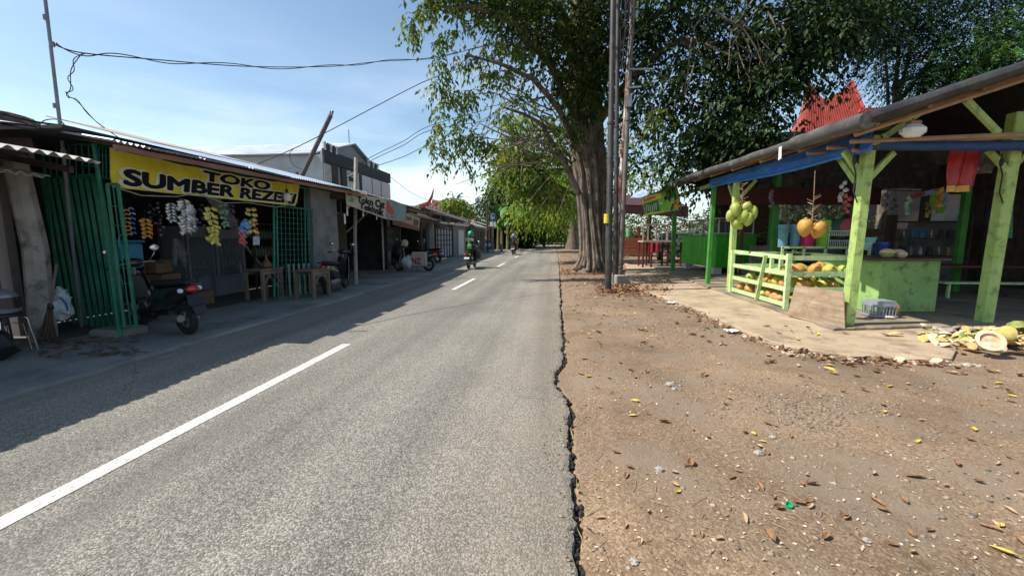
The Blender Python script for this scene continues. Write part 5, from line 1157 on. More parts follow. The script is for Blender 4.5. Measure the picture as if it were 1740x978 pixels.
# hanging bunches
def bunch(pts, Y, label, m, r, top):
    t_ = thing('coconut_bunch', label, 'coconut bunch', tuple(at(*pts[0], Y=Y)))
    for i, (px, py) in enumerate(pts):
        p = at(px, py, Y=Y+(i % 3)*.1-.05); rr = Matrix.Rotation(rnd.uniform(-.6, .6), 3, 'Y') @ Matrix.Rotation(rnd.uniform(-.5, .5), 3, 'X')
        coco_part(p, r, m, t_, rr, i)
    tp = at(*top, Y=Y); b = MB(); c = at(sum(p[0] for p in pts)/len(pts), min(p[1] for p in pts)-8, Y=Y)
    b.tube([tp, c+Vector((0, 0, .3)), c], [.006, .008, .014], 5)
    for i, (px, py) in enumerate(pts): q = at(px, py, Y=Y)+Vector((0, 0, r*.8)); b.tube([c+Vector((0, 0, .05)), c.lerp(q, .6)+Vector((.02, 0, .03)), q], .012, 5)
    for i in range(9): a = i*.7; q = c+Vector((0, 0, .08+.04*i)); b.tube([q, q+Vector((.12*math.cos(a*2.3), .12*math.sin(a*2.3), .05))], [.012, .005], 4)
    part('stalk', b, mat('dry_stalk', (.16, .09, .05), .9, col2=(.32, .22, .14), scale=9), t_); return t_
bunch([(1368, 386), (1391, 389)], 7.15, 'pair of amber coconuts hanging on a dry stalk from the stall beam', M_COCO['amber'], .13, (1385, 290))
bunch([(1250, 355), (1267, 353), (1243, 365), (1262, 368), (1279, 360), (1253, 379), (1271, 372)], 9.6, 'cluster of green coconuts hanging beside the second lime post', M_COCO['green'], .135, (1260, 310))

# ---- plywood sheet, box counter and things on it
b = MB(); q = [gr(1338, 537, .1), gr(1434, 560, .1)]; q0, q1 = Vector((4.42, 8.02, .1)), Vector((4.60, 6.98, .1))
q0 = at(1338, 536, Z=.06); q1 = at(1436, 560, Z=.06); q2 = at(1434, 496, Y=q1.y+.12); q3 = at(1352, 484, Y=q0.y+.10)
b.quad(q0, q1, q2, q3, .014); solo('plywood_sheet', b, mat('bare_plywood', (.22, .155, .10), .8, col2=(.37, .28, .19), scale=3, stretch=(1.5, .4, 6), bump=.2, dirt=.6, dirtcol=(.12, .08, .05), dscale=4), 'bare plywood sheet leaning between the rack and nearest post', 'plywood', tuple(q0))
bx = thing('counter_box', 'stained green plywood counter with a dark brown top', 'counter', (6.3, 8.6, .09))
b = MB(); A0, A1, A2, A3 = (5.87, 8.0), (7.0, 8.2), (6.85, 9.4), (5.5, 9.1)
b.prism([A0, A1, A2, A3], .10, 1.03); part('box_body', b, M_MINT, bx)
b = MB(); b.prism([(5.8, 7.92), (7.12, 8.13), (6.95, 9.5), (5.4, 9.18)], 1.035, 1.075); part('counter_top', b, mat('maroon_top', (.07, .02, .018), .45, var=.3), bx)
def opened(px, py, Y, r, k, lab):
    p = at(px, py, Y=Y); p.z = 1.078+r*.75; t_ = thing('opened_coconut', lab, 'opened coconut', (p.x, p.y, 1.078), group='trimmed coconuts on the counter'); b = MB()
    b.lathe(p, [(.01, -r*.75), (r*.6, -r*.7), (r*.95, -r*.25), (r, .0)], 10); part('husk', b, M_COCO['green'] if k else M_HUSK, t_, smooth=True)
    b = MB(); b.lathe(p, [(r*1.0, 0), (r*.85, r*.3), (r*.45, r*.55), (.01, r*.6)], 7); part('trimmed_top', b, M_HUSK, t_)
opened(1508, 428, 8.35, .12, 1, 'green-bottomed trimmed coconut at the left of the counter row'); opened(1532, 430, 8.3, .09, 0, 'small cream trimmed coconut in front on the counter'); opened(1527, 424, 8.55, .11, 0, 'cream trimmed coconut behind in the counter row'); opened(1517, 424, 8.75, .1, 0, 'rearmost cream trimmed coconut on the counter')
# basins and blue bin on a far part of the counter
for px0, px1, pyt, pyb, Y, c, l_ in ((1458, 1493, 412, 425, 8.9, (.50, .62, .66), 'pale blue wash basin behind the nearest post'), (1472, 1498, 403, 413, 9.0, (.22, .58, .5), 'mint green basin stacked above the pale blue one')):
    a, c2 = at(px0, pyb, Y=Y), at(px1, pyt, Y=Y); r = (c2.x-a.x)/2; h = c2.z-a.z; b = MB(); b.lathe(((a.x+c2.x)/2, Y+r, a.z), [(r*.7, 0), (r*.75, .01), (r*.95, h*.9), (r*1.03, h*.92), (r*1.02, h), (r*.9, h*.95), (r*.7, h*.3), (.01, h*.3)], 20); solo('wash_basin', b, mat('basin%s' % l_[0], c, .4, var=.08), l_, 'basin', ((a.x+c2.x)/2, Y+r, a.z), smooth=True)
tub(1494, 1516, 411, 432, 9.0, mt('royal_blue_plastic', (.02, .06, .35)), 'small royal blue tub on the counter behind the coconuts')
# white basket
bk = thing('plastic_basket', 'pale grey plastic basket on the slab beside the counter foot', 'basket', (5.55, 7.62, .09))
b = MB(); b.box((5.62, 7.62, .13), (.32, .3, .04)); 
for s in (-1, 1):
    for i in range(7): b.bar((5.62-.15+i*.05, 7.62+s*.16, .12), (5.62-.15+i*.05, 7.62+s*.17, .3), .014)
    for i in range(6): b.bar((5.62+s*.17, 7.5+i*.05, .12), (5.62+s*.18, 7.5+i*.05, .3), .014)
for z in (.12, .3): b.bar((5.44, 7.45, z), (5.8, 7.45, z), .02, .03); b.bar((5.44, 7.79, z), (5.8, 7.79, z), .02, .03); b.bar((5.44, 7.45, z), (5.44, 7.79, z), .02, .03); b.bar((5.8, 7.45, z), (5.8, 7.79, z), .02, .03)
b.box((5.62, 7.6, .34), (.3, .28, .08)); part('basket_body', b, mat('pale_plastic', (.26, .28, .33), .5, var=.1), bk)

# ---- bright green food counter with glass case
gc = thing('food_counter', 'bright green food cart counter with a glass case on top', 'food cart', (6.9, 17, .05))
b = MB(); G0, G1, G2, G3 = (5.98, 15.9), (7.5, 16.2), (7.6, 19.0), (5.75, 19.2); b.prism([G0, G1, G2, G3], .33, 1.5); part('cart_body', b, M_GRBOX, gc)
b = MB(); b.prism([(5.92, 15.8), (7.58, 16.1), (7.68, 19.1), (5.65, 19.3)], 1.505, 1.55); part('counter_top', b, M_GRBOX, gc)
for (x, y) in ((6.1, 16.15), (5.95, 18.9), (7.3, 16.5)): b = MB(); b.box((x, y, .19), (.3, .3, .27)); part('leg', b, mat('white_block', (.6, .6, .58), .8, var=.1), gc)
b = MB()
for (x, y) in ((6.1, 16.1), (6.9, 16.2), (7.4, 16.3), (5.95, 19), (7.4, 18.8), (6.02, 17.5)): b.bar((x, y, 1.55), (x, y, 2.15), .045)
for z in (1.6, 2.15): b.bar((6.1, 16.1, z), (7.4, 16.3, z), .045); b.bar((6.1, 16.1, z), (5.95, 19, z), .045); b.bar((5.95, 19, z), (7.4, 18.8, z), .045)
fr = part('case_frame', b, mat('alu_frame', (.5, .52, .52), .4, metal=.5), gc)
b = MB(); b.quad((6.1, 16.1, 1.6), (7.4, 16.3, 1.6), (7.4, 16.3, 2.15), (6.1, 16.1, 2.15), .008); b.quad((6.1, 16.1, 1.6), (5.95, 19, 1.6), (5.95, 19, 2.15), (6.1, 16.1, 2.15), .008); part('pane', b, M_GLASS, gc)

# ---- hanging sign on the far post
sgn = thing('vinyl_sign', 'green and yellow vinyl food sign tilted above the far green post', 'sign', (4.3, 17.2, 2.7))
YS = 17.0; S = [at(1096, 366, Y=YS+1.0), at(1159, 355, Y=YS-.3), at(1151, 318, Y=YS-.3), at(1090, 336, Y=YS+1.0)]
def smap(u, v): p = S[0].lerp(S[1], u).lerp(S[3].lerp(S[2], u), v); return p+Vector((0, .03*nz3(u*6, v*4, 0, 1), 0))
b = MB(); b.grid(lambda u, v: smap(u, v), 24, 8, thick=.006); part('vinyl', b, mat('lime_vinyl', (.16, .48, .05), .5, col2=(.3, .62, .08), scale=2), sgn)
def sg(name, polys, m, dp=.012, lab=None):
    b = MB()
    for pl in polys: b.add([smap(u, v)+Vector((0, -dp-.006, 0)) for u, v in pl], [tuple(range(len(pl)))])
    return part(name, b, m, sgn, label=lab)
M_SY, M_SG = mat('vinyl_yellow', (.75, .68, .06), .5, var=.05), mat('vinyl_dark_green', (.03, .20, .05), .5, var=.1)
sg('yellow_band', [[(0, .66), (.44, .72), (.44, .98), (0, .96)], [(.44, .72), (.56, .72), (.56, .98), (.44, .98)], [(0, .0), (.55, .0), (.55, .06), (0, .1)]], M_SY)
sg('green_panel', [[(.03, .12), (.43, .1), (.43, .68), (.03, .62)], [(.66, .55), (.92, .62), (.9, .96), (.68, .96)]], M_SG, .010)
sg('flame_shape', [[(.8, .1), (.98, .12), (.97, .3), (.9, .5), (.86, .35), (.82, .45), (.78, .25)]], mat('vinyl_orange', (.75, .3, .03), .5), .014)
sg('red_heading', [[(.05+.05*i, .72+.012*i), (.085+.05*i, .72+.012*i), (.09+.05*i, .92), (.05+.05*i, .9)] for i in range(7)], mat('vinyl_red', (.5, .05, .03), .5), .016)
sg('white_lettering', [[(.06+.055*i, .18), (.075+.055*i, .18), (.10+.055*i, .56), (.08+.055*i, .56)] for i in range(6)]+[[(.47, .42), (.54, .42), (.54, .5), (.47, .5)]], M_WHITE, .016)
b = MB(); b.bar((4.85, 17.3, .05), (4.83, 17.3, 2.35), .14, .14, up=(0, 1, 0)); part('post', b, M_GRPOST, sgn)
b = MB(); b.bar(S[3]+Vector((0, .06, 0)), S[2]+Vector((0, .06, 0)), .03); b.bar(S[0]+Vector((0, .06, 0)), S[1]+Vector((0, .06, 0)), .03); b.bar((4.83, 17.3, 2.2), (4.83, 17.3, 3.0), .05); part('sign_frame', b, M_TIMB, sgn)

# ---- stalls beyond
fs_ = thing('brown_food_stall', 'brown boarded food stall beyond the leaning utility poles', 'stall', (3.5, 22, .05))
b = MB(); a0, a1 = at(1058, 433, Y=22), at(1104, 404, Y=22)
for i in range(5): b.box(((a0.x+a1.x)/2, 22, a0.z+(i+.5)*(a1.z-a0.z)/5), (a1.x-a0.x, .05, (a1.z-a0.z)/5-.02))
b.box(((a0.x+a1.x)/2, 23, (a0.z+a1.z)/2), (a1.x-a0.x, 1.8, a1.z-a0.z)); part('cart_body', b, mat('red_brown_boards', (.25, .07, .035), .7, var=.25, scale=4), fs_)
for px in (1058, 1103): p = at(px, 440, Y=22.1); b = MB(); b.bar((p.x, 22.1, .05), (p.x, 22.1, 2.6), .07); part('post', b, M_DWOOD, fs_)
b = MB(); r0, r1 = at(1052, 348, Y=21.5), at(1170, 352, Y=21.5); b.quad(r0, r1, r1+Vector((0, 4, .9)), r0+Vector((0, 4, .9)), .05); b.quad(r0+Vector((0, -.01, -.02)), r1+Vector((0, -.01, -.02)), r1+Vector((0, 0, -.5)), r0+Vector((0, 0, -.4)), .03); part('roof', b, mat('dark_maroon_sheet', (.06, .02, .02), .8, var=.3), fs_)
b = MB(); b.quad(at(1060, 342, Y=23.5), at(1100, 345, Y=23.5), at(1098, 322, Y=26.5), at(1068, 333, Y=26.5), .05); part('blue_sheet', b, mat('faded_blue_sheet', (.18, .30, .5), .5, col2=(.55, .6, .65), scale=3), fs_)
tub(1064, 1077, 387, 402, 22.3, mt('pale_green_plastic', (.16, .45, .2)), 'pale green tub on the brown food stall counter')
tub(1080, 1090, 388, 402, 22.4, mt('terracotta_plastic', (.4, .14, .07)), 'terracotta tub beside the pale green one on the brown stall')
ft = thing('long_table', 'long timber-topped table with dark red legs under the sign', 'table', (5.2, 20.5, .05))
b = MB(); p, q = at(1092, 410, Y=20), at(1160, 409, Y=20); b.box(((p.x+q.x)/2, 20.5, p.z), (q.x-p.x, 1.2, .08)); part('table_top', b, M_TIMB, ft)
for px in (1094, 1108, 1136, 1158): 
    for dy in (0, 1.0): x = at(px, 410, Y=20).x; b = MB(); b.bar((x, 20.02+dy, .05), (x, 20.02+dy, p.z-.04), .08); part('leg', b, mat('dark_red_leg', (.11, .02, .02), .6), ft)
cf = thing('timber_frame_case', 'open timber frame case standing on the long table', 'display case', (5, 20.2, p.z))
b = MB()
for px in (1093, 1101, 1115, 1134): x = at(px, 400, Y=20.2).x; b.bar((x, 20.2, p.z+.04), (x, 20.2, p.z+.8), .06)
b.bar((at(1093, 400, Y=20.2).x, 20.2, p.z+.8), (at(1134, 400, Y=20.2).x, 20.2, p.z+.76), .06); part('frame_bars', b, M_TIMB, cf)
b = MB(); b.grid(lambda u, v: (at(1103, 400, Y=19.9).x+.45*u, 19.9+.02*math.sin(u*12), at(1100, 412, Y=19.9).z-.45*v), 8, 3, thick=.01); solo('red_cloth', b, mat('crimson_cloth', (.35, .015, .03), .8, var=.3, scale=9), 'crimson patterned cloth hung from the near end of the long table', 'cloth', tuple(at(1105, 425, Y=19.9)))

# ---- inside the stall
rndc = random.Random(44)
for i in range(9):
    x = 5.6+i*.62+rndc.uniform(-.2, .2); y = 10.6+rndc.uniform(-1.2, 2.4); z = 2.35+rndc.uniform(0, .35)
    hs_ = thing('hanging_packets', ['dark', 'silver', 'crimson', 'dim', 'green', 'orange', 'small dark', 'blue', 'yellow'][i]+' packet string hanging in the gloom of the stall', 'packet string', (x, y, z-.4), group='packet strings inside the stall')
    b = MB(); b.tube([(x, y, z+.6), (x, y, z-.35)], .004, 3); part('string', b, M_WIRE, hs_)
    for k in range(6): b = MB(); b.ball((x+rndc.uniform(-.05, .05), y+rndc.uniform(-.04, .04), z-.05-.07*k), (.055, .02, .05), 7, 5, rough=.6, seed=i*7+k); part('packet', b, SN[['dark', 'silver', 'red', 'dark', 'green', 'orange', 'dark', 'blue', 'yellow'][i]], hs_)
ks = thing('kitchen_shelf', 'dark shelf of jars and pans at the back of the stall', 'shelf', (11, 13.2, .09))
b = MB()
for z in (.9, 1.4, 1.9): b.box((10.9, 13.3, z), (2.0, .35, .03))
for x in (9.9, 11.9): b.box((x, 13.3, 1.1), (.05, .35, 2.0))
part('shelf_frame', b, M_DWOOD, ks)
for z in (.92, 1.42):
    for k in range(8): b = MB(); r_ = rndc.uniform(.05, .1); b.lathe((10.0+k*.25, 13.3, z), [(r_*.8, 0), (r_, .02), (r_, rndc.uniform(.1, .24)), (r_*.6, .26), (.01, .27)], 12); part('jar', b, [M_STEEL, M_DWOOD, M_BLUEP, SN['dark'], M_BAMB, M_GREYP][rndc.randrange(6)], ks, smooth=True)
for i, (x, y) in enumerate(((6.2, 14.4), (9.3, 14.3))):
    b = MB(); b.bar((x, y, .09), (x, y, 3.2), .1); solo('roof_post', b, M_DWOOD, ['dark rear post left of the bushes', 'dark rear post between the bushes and white banner'][i], 'post', (x, y, .09))
# stack of plastic chairs and a gas bottle deep inside
for i in range(3):
    x, y, z = 8.9+.03*i, 13.0, .09+.09*i; ch = thing('plastic_chair', ['bottom', 'middle', 'top'][i]+' red plastic chair of the stack by the white banner', 'chair', (x, y, z), group='stack of red plastic chairs')
    b = MB(); b.rbox((x, y, z+.43), (.42, .42, .04), .015); part('seat', b, mat('chair_red', (.25, .02, .02), .45), ch)
    b = MB(); b.grid(lambda u, v: (x-.2+.4*u, y+.2+.08*v-.05*math.sin(u*3.1), z+.45+.42*v), 8, 4, thick=.015); part('backrest', b, mat('chair_red', (.25, .02, .02)), ch, smooth=True)
    for sx in (-1, 1):
        for sy in (-1, 1): b = MB(); b.bar((x+sx*.22, y+sy*.22, z), (x+sx*.18, y+sy*.18, z+.43), .035); part('leg', b, mat('chair_red', (.25, .02, .02)), ch)
gb_ = thing('gas_bottle', 'small green gas bottle under the counter end', 'gas bottle', (7.6, 9.6, .09)); b = MB(); b.lathe((7.6, 9.6, .09), [(.1, 0), (.13, .03), (.14, .12), (.13, .26), (.06, .32)], 16); part('cylinder_body', b, mat('gas_green', (.1, .35, .05), .4), gb_, smooth=True)
b = MB(); b.lathe((7.6, 9.6, .41), [(.07, 0), (.075, .06), (.068, .06), (.06, .0)], 14); part('collar', b, mat('gas_green', (.1, .35, .05)), gb_)
dk = thing('dining_table', 'dark red dining table with crossed legs deep in the stall', 'table', (9.6, 10.8, .09), group='dark dining tables in the stall')
b = MB(); b.box((9.6, 10.8, .78), (2.0, .8, .04)); part('table_top', b, mat('dark_red_top', (.10, .015, .015), .5), dk)
for s in (-1, 1):
    b = MB(); b.bar((9.6+s*.8, 10.45, .1), (9.6+s*.8, 11.15, .76), .05); b.bar((9.6+s*.8, 11.15, .1), (9.6+s*.8, 10.45, .76), .05); part('leg', b, M_DWOOD, dk)
b = MB(); b.box((9.6, 10.05, .45), (2.0, .25, .04)); b.bar((8.8, 10.05, .1), (8.8, 10.05, .44), .05); b.bar((10.4, 10.05, .1), (10.4, 10.05, .44), .05); solo('bench', b, M_LIMEP, 'narrow pale bench in front of the dark dining table', 'bench', (9.6, 10.05, .09))
d2 = dup(dk, (8.1, 12.6, .09), label='second dark dining table nearer the low back wall')
b = MB(); b.grid(lambda u, v: (4.9+9*u, 15.0+.06*nz3(u*12, v*3, 0, 1), 3.02+1.9*v+.06*nz3(u*9, 0, 4, 1)), 40, 6, thick=.01); solo('rear_shade_sheet', b, M_TARP, 'added dark sheet shading the upper rear of the stall', 'tarpaulin', (9, 15, 3), smooth=True)  # dark sheet added to stand in for the gloom under the roof
b = MB()
for i in range(26): b.box((12.4, 7.8+i*.30, 1.9), (.03, .27, 3.7))
b.box((12.45, 11.6, 1.9), (.03, 8, 3.7)); solo('added_shade_wall', b, M_DWOOD, 'added dark plank wall shading the right side of the stall', 'wall', (12.4, 11.6, .09))  # wall added to close off light and keep the stall dark
w_ = thing('back_wall', 'low mottled wall along the back of the stall with greenery above', 'low wall', (10, 14.5, .09))
b = MB(); b.box((8.9, 14.6, .62), (4.6, .14, 1.1)); b.box((13.2, 14.2, 1.0), (4.2, .14, 1.9)); part('wall_panel', b, M_PLASTER, w_)
b = MB(); b.box((8.2, 19.2, 1.6), (2.6, .2, 3.2)); b.box((12.4, 19.2, .9), (6, .2, 1.8)); solo('brick_wall', b, mat('old_brick', (.09, .05, .04), .9, col2=(.17, .11, .09), scale=6, bump=.5), 'weathered brick wall behind the bushes beyond the stall', 'wall', (8.2, 19.2, 0))
b = MB(); p, q = at(1581, 376, Y=13.5), at(1637, 330, Y=13.5); b.grid(lambda u, v: (p.x+(q.x-p.x)*u, 13.5+.05*nz3(u*3, v*3, 0, 1), p.z+(q.z-p.z)*v), 12, 8, thick=.006); wb = solo('white_banner', b, mat('mottled_white_vinyl', (.62, .64, .66), .6, col2=(.3, .33, .36), scale=2.2, fac=(.55, .72)), 'white banner with grey marks hanging at the back of the stall', 'banner', tuple(p))
b = MB(); p, q = at(1578, 350, Y=12.5), at(1612, 326, Y=12.5); b.grid(lambda u, v: (p.x+(q.x-p.x)*u, 12.5+.04*math.sin(u*14), q.z-(.28+.3*math.sin(u*2.6))*v), 12, 4, thick=.008); solo('green_cloth', b, mat('lime_cloth', (.28, .45, .08), .85, var=.2), 'lime cloth draped over the line before the white banner', 'cloth', tuple(p), smooth=True)
b = MB(); b.tube([at(1480, 322, Y=12.5), at(1600, 326, Y=12.45), at(1700, 318, Y=12.5)], .012, 5); solo('clothes_line', b, M_WIRE, 'dark line stretched across the stall behind the counter', 'line', tuple(at(1600, 326, Y=12.5)))
b = MB(); p = at(1704, 316, Y=9.5); b.grid(lambda u, v: (p.x+.32*u*(.6+.4*v)+.0, 9.5+.03*math.sin(u*20), p.z-1.05*v), 14, 6, thick=.008); solo('checked_towel', b, mat('green_towel', (.02, .20, .09), .9, col2=(.12, .42, .24), scale=9, stretch=(1, 1, 3)), 'green checked towel hanging right of the second near post', 'towel', (p.x, p.y, p.z-1), smooth=True)
t_ = thing('plastic_bag_roll', 'red and yellow plastic bags hanging by the right lime post', 'bag bundle', tuple(at(1630, 300, Y=7.6)))
p = at(1614, 252, Y=7.6); b = MB(); b.grid(lambda u, v: (p.x+.40*u+.04*v, 7.6+.04*math.sin(u*11+v*3), p.z-.62*v+.02*u), 12, 8, thick=.02); part('red_bags', b, mat('red_film', (.40, .015, .01), .35, var=.35, scale=7), t_, smooth=True)
b = MB(); b.grid(lambda u, v: (p.x+.02+.36*u, 7.585+.04*math.sin(u*11+3), p.z-.60-.1*v), 12, 2, thick=.02); part('yellow_bags', b, mat('yellow_film', (.60, .35, .02), .35), t_, smooth=True)
b = MB(); b.grid(lambda u, v: (p.x+.40+.3*u, 7.65+.05*math.sin(u*9+v*4), p.z-.05-.35*v), 8, 6, thick=.01); part('clear_bags', b, mat('smoky_film', (.16, .15, .15), .2, var=.5, scale=8), t_, smooth=True)
# awning strip with coloured cloth deep inside
b = MB(); p, q = at(1540, 340, Y=11.2), at(1600, 318, Y=11.2); b.quad(p, q+Vector((0, 0, -.12)), q, p+Vector((0, 0, .12)), .03); solo('folded_umbrella', b, mat('umbrella_cloth', (.25, .03, .04), .7, col2=(.2, .25, .4), scale=2, fac=(.48, .52)), 'folded red and blue cloth roll slung under the stall beams', 'cloth roll', tuple(p))
# ---- red-roofed building behind the stall
rb = thing('red_roof_building', 'building with a steep red metal roof tower behind the stall', 'building', (17, 34, 0))
YR = 32.0
def RP(x, y, dY=0): return at(x, y, Y=YR+dY)
M_REDR = mat('red_metal_roof', (.33, .035, .022), .6, col2=(.42, .07, .045), scale=2, dirt=.6, dirtcol=(.2, .03, .02))
def ribbed(a, c, d, e, n):
    """ribbed sheet a-b bottom, d-c top"""
    b = MB(); b.grid(lambda u, v: a.lerp(c, u).lerp(e.lerp(d, u), v)+Vector((0, -.05*abs(math.sin(u*n*math.pi)), 0)), n*4, 4, thick=-.05); return b
TL = [(1326, 262, 1350, 218), (1352, 255, 1366, 190), (1378, 250, 1379, 132), (1402, 243, 1402, 165), (1425, 230, 1418, 163), (1448, 217, 1437, 150), (1474, 200, 1453, 134)]
def roofpt(u, v):
    t = u*6; k = min(5, int(t)); f = t-k; a = RP(TL[k][0], TL[k][1]).lerp(RP(TL[k+1][0], TL[k+1][1]), f); c = RP(TL[k][2], TL[k][3]).lerp(RP(TL[k+1][2], TL[k+1][3]), f)
    return a.lerp(c, v)+Vector((0, -.05*abs(math.sin(u*34*math.pi))+.4*v, 0))
b = MB(); b.grid(roofpt, 136, 5, thick=-.05); part('roof', b, M_REDR, rb)
b = MB(); b.bar(RP(1474, 200, -.1), Vector(roofpt(1, 1)), .2); b.bar(RP(1460, 188, -.1), RP(1500, 185, -.1), .2); part('ridge_cap', b, mat('bright_red_cap', (.5, .06, .05), .6), rb)
A, C = RP(1335, 268, 1), RP(1700, 268, 1)
b = MB(); b.box(((A.x+C.x)/2, YR+4, A.z/2), (C.x-A.x, 6, A.z)); part('wall', b, mat('brown_wall', (.05, .04, .035), .9, var=.2), rb)
b = MB(); p0, p1 = RP(1455, 215), RP(1720, 235); b.quad(p0, p1, p1+Vector((0, 6, 2.5)), p0+Vector((0, 6, 2.5)), .1); part('rear_roof', b, M_REDR, rb)
# ================================================================== trees and greenery
M_BARK = mat('pale_bark', (.075, .052, .036), .95, col2=(.25, .205, .165), scale=4, stretch=(1.8, 1.8, .4), detail=10, bump=1, bscale=14, dirt=.85, dirtcol=(.05, .04, .03), dscale=3)
M_TWIG = mat('twig_bark', (.12, .09, .065), .9, col2=(.24, .19, .14), scale=8)
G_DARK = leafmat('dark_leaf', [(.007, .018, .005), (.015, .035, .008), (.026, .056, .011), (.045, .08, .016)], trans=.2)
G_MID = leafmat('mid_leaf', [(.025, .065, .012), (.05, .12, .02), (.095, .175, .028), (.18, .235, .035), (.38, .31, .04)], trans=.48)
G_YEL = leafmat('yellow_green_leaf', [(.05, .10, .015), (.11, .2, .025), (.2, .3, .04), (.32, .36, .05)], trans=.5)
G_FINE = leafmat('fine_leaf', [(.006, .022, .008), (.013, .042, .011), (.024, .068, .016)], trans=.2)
def AP(px, py, Y): return tuple(at(px, py, Y=Y))

mt_ = thing('street_tree', 'big fluted roadside tree standing behind the utility poles', 'tree', (1.55, 17.8, 0))
TC = [(1003, 462, 17.9, .86), (1003, 445, 17.9, .64), (1002, 420, 17.9, .56), (1001, 390, 17.9, .55), (1000, 350, 17.9, .58), (998, 300, 17.9, .64), (994, 250, 17.9, .72), (990, 200, 17.9, .74), (990, 150, 17.9, .70), (990, 90, 17.9, .74), (990, 30, 17.9, .68), (992, -60, 17.9, .6)]
pts = [at(x, y, Y=Y) for x, y, Y, r in [(x+(6 if y > 250 else 3), y, Y, r) for x, y, Y, r in TC]]; pts[0].z = -.1
b = MB(); NS = 56; vs = []; steps = 90
for i in range(steps+1):
    t = i/steps*(len(TC)-1); k = min(int(t), len(TC)-2); f = t-k; c = pts[k].lerp(pts[k+1], f); r = (TC[k][3]*(1-f)+TC[k+1][3]*f)*.88
    for j in range(NS):
        a = 2*math.pi*j/NS; h = c.z; a += .05*math.sin(h*.9)+.10*noise.noise(Vector((a*2, h*.35, 1)))
        flu = .09*math.sin(a*5+h*.35+1)+.06*math.sin(a*8-h*.7)+.03*math.sin(a*17+h*.8)+.05*noise.noise(Vector((math.cos(a)*5, math.sin(a)*5, h*2.2)))+.2*noise.noise(Vector((math.cos(a)*2, math.sin(a)*2, h*.5)))
        base = .30*max(0, 1-h/.6)**2*(.5+.5*math.sin(a*5+1)); vs.append((c.x+math.cos(a)*r*(.88+flu+base), c.y+math.sin(a)*r*(.88+flu+base), c.z))
fs = [(i*NS+j, i*NS+(j+1) % NS, (i+1)*NS+(j+1) % NS, (i+1)*NS+j) for i in range(steps) for j in range(NS)]; b.add(vs, fs)
rnd = random.Random(8)
def trunk_at(h):
    for i in range(len(pts)-1):
        if pts[i].z <= h <= pts[i+1].z: f = (h-pts[i].z)/(pts[i+1].z-pts[i].z); return pts[i].lerp(pts[i+1], f), (TC[i][3]*(1-f)+TC[i+1][3]*f)*.88
    return pts[-1], TC[-1][3]
for s in range(22):
    a = s*.286+3.2; tw = rnd.uniform(-.14, .14); h = rnd.uniform(0, .3); q = []; rr = []; r0 = rnd.uniform(.05, .13); h1 = rnd.uniform(6, 11)
    while h < h1:
        c, r = trunk_at(h); aa = a+tw*h+.12*noise.noise(Vector((s, h*.6, 0))); k = 1.0+(.30*max(0, 1-h/.7)); q.append(c+Vector((math.cos(aa), math.sin(aa), 0))*r*k*.98); rr.append(r0*(1+.25*noise.noise(Vector((s, h*2, 4))))); h += .35
    b.tube(q, rr, 7)
part('trunk', b, M_BARK, mt_, smooth=True)
b = MB()
def limb(pl, r0, r1, seed=0, n=8):
    P = [at(x, y, Y=Y) for x, y, Y in pl]; Q = []; R = []
    for i in range(len(P)-1):
        for k in range(5): f = k/5; p = P[i].lerp(P[i+1], f); w_ = .12; Q.append(p+Vector((w_*nz3(p.x, p.y, p.z+seed, .9), 0, w_*nz3(p.z, p.x, seed, .9)))); t = (i+f)/(len(P)-1); R.append(r0+(r1-r0)*t)
    Q.append(P[-1]); R.append(r1); b.tube(Q, R, n)
limb([(985, 330, 17.4), (955, 270, 17), (925, 215, 16.4), (890, 190, 15.8), (850, 178, 15)], .13, .03, 1)
limb([(985, 260, 17.4), (950, 190, 16.5), (905, 130, 15), (850, 110, 14), (790, 95, 13)], .14, .03, 2)
limb([(980, 200, 17.4), (935, 110, 16), (870, 40, 14.5), (800, 10, 13), (740, 10, 12.5)], .17, .03, 3)
limb([(985, 120, 17.6), (945, 20, 16.5), (900, -60, 15), (820, -90, 13.5)], .2, .06, 4)
limb([(1000, 240, 17.6), (1040, 170, 17), (1090, 110, 16), (1160, 70, 15), (1260, 70, 14)], .2, .05, 5)
limb([(1000, 150, 17.6), (1060, 60, 17), (1150, 0, 16), (1300, -30, 15)], .2, .06, 6)
limb([(1160, 70, 15), (1220, 120, 14.5), (1300, 150, 14), (1380, 150, 13.5)], .09, .03, 7)
limb([(1215, 20, 13), (1260, 45, 13), (1290, 85, 13), (1310, 130, 13)], .035, .012, 8, 5)
for i in range(26):
    x0, y0 = rnd.uniform(880, 960), rnd.uniform(160, 300); limb([(x0, y0, 16.6), (x0-rnd.uniform(20, 70), y0-rnd.uniform(-30, 60), 16), (x0-rnd.uniform(60, 130), y0+rnd.uniform(-50, 50), 15.4)], .035, .008, i, 4)
for i in range(16):
    x0, y0 = rnd.uniform(900, 975), rnd.uniform(180, 330); limb([(x0, y0, 16.6), (x0-rnd.uniform(10, 40), y0+rnd.uniform(20, 60), 16.2)], .018, .006, i, 4)
for i in range(14):
    x0, y0 = rnd.uniform(1060, 1380), rnd.uniform(-10, 120); limb([(x0, y0, 13.4), (x0+rnd.uniform(-60, 60), y0+rnd.uniform(20, 70), 13.2), (x0+rnd.uniform(-60, 60), y0+rnd.uniform(60, 120), 13)], .03, .008, i, 4)
part('limb', b, M_BARK, mt_, smooth=True)
def BL(px, py, Y, rx, rz, n, ry=None): return (AP(px, py, Y), (rx, ry or rx, rz), n)
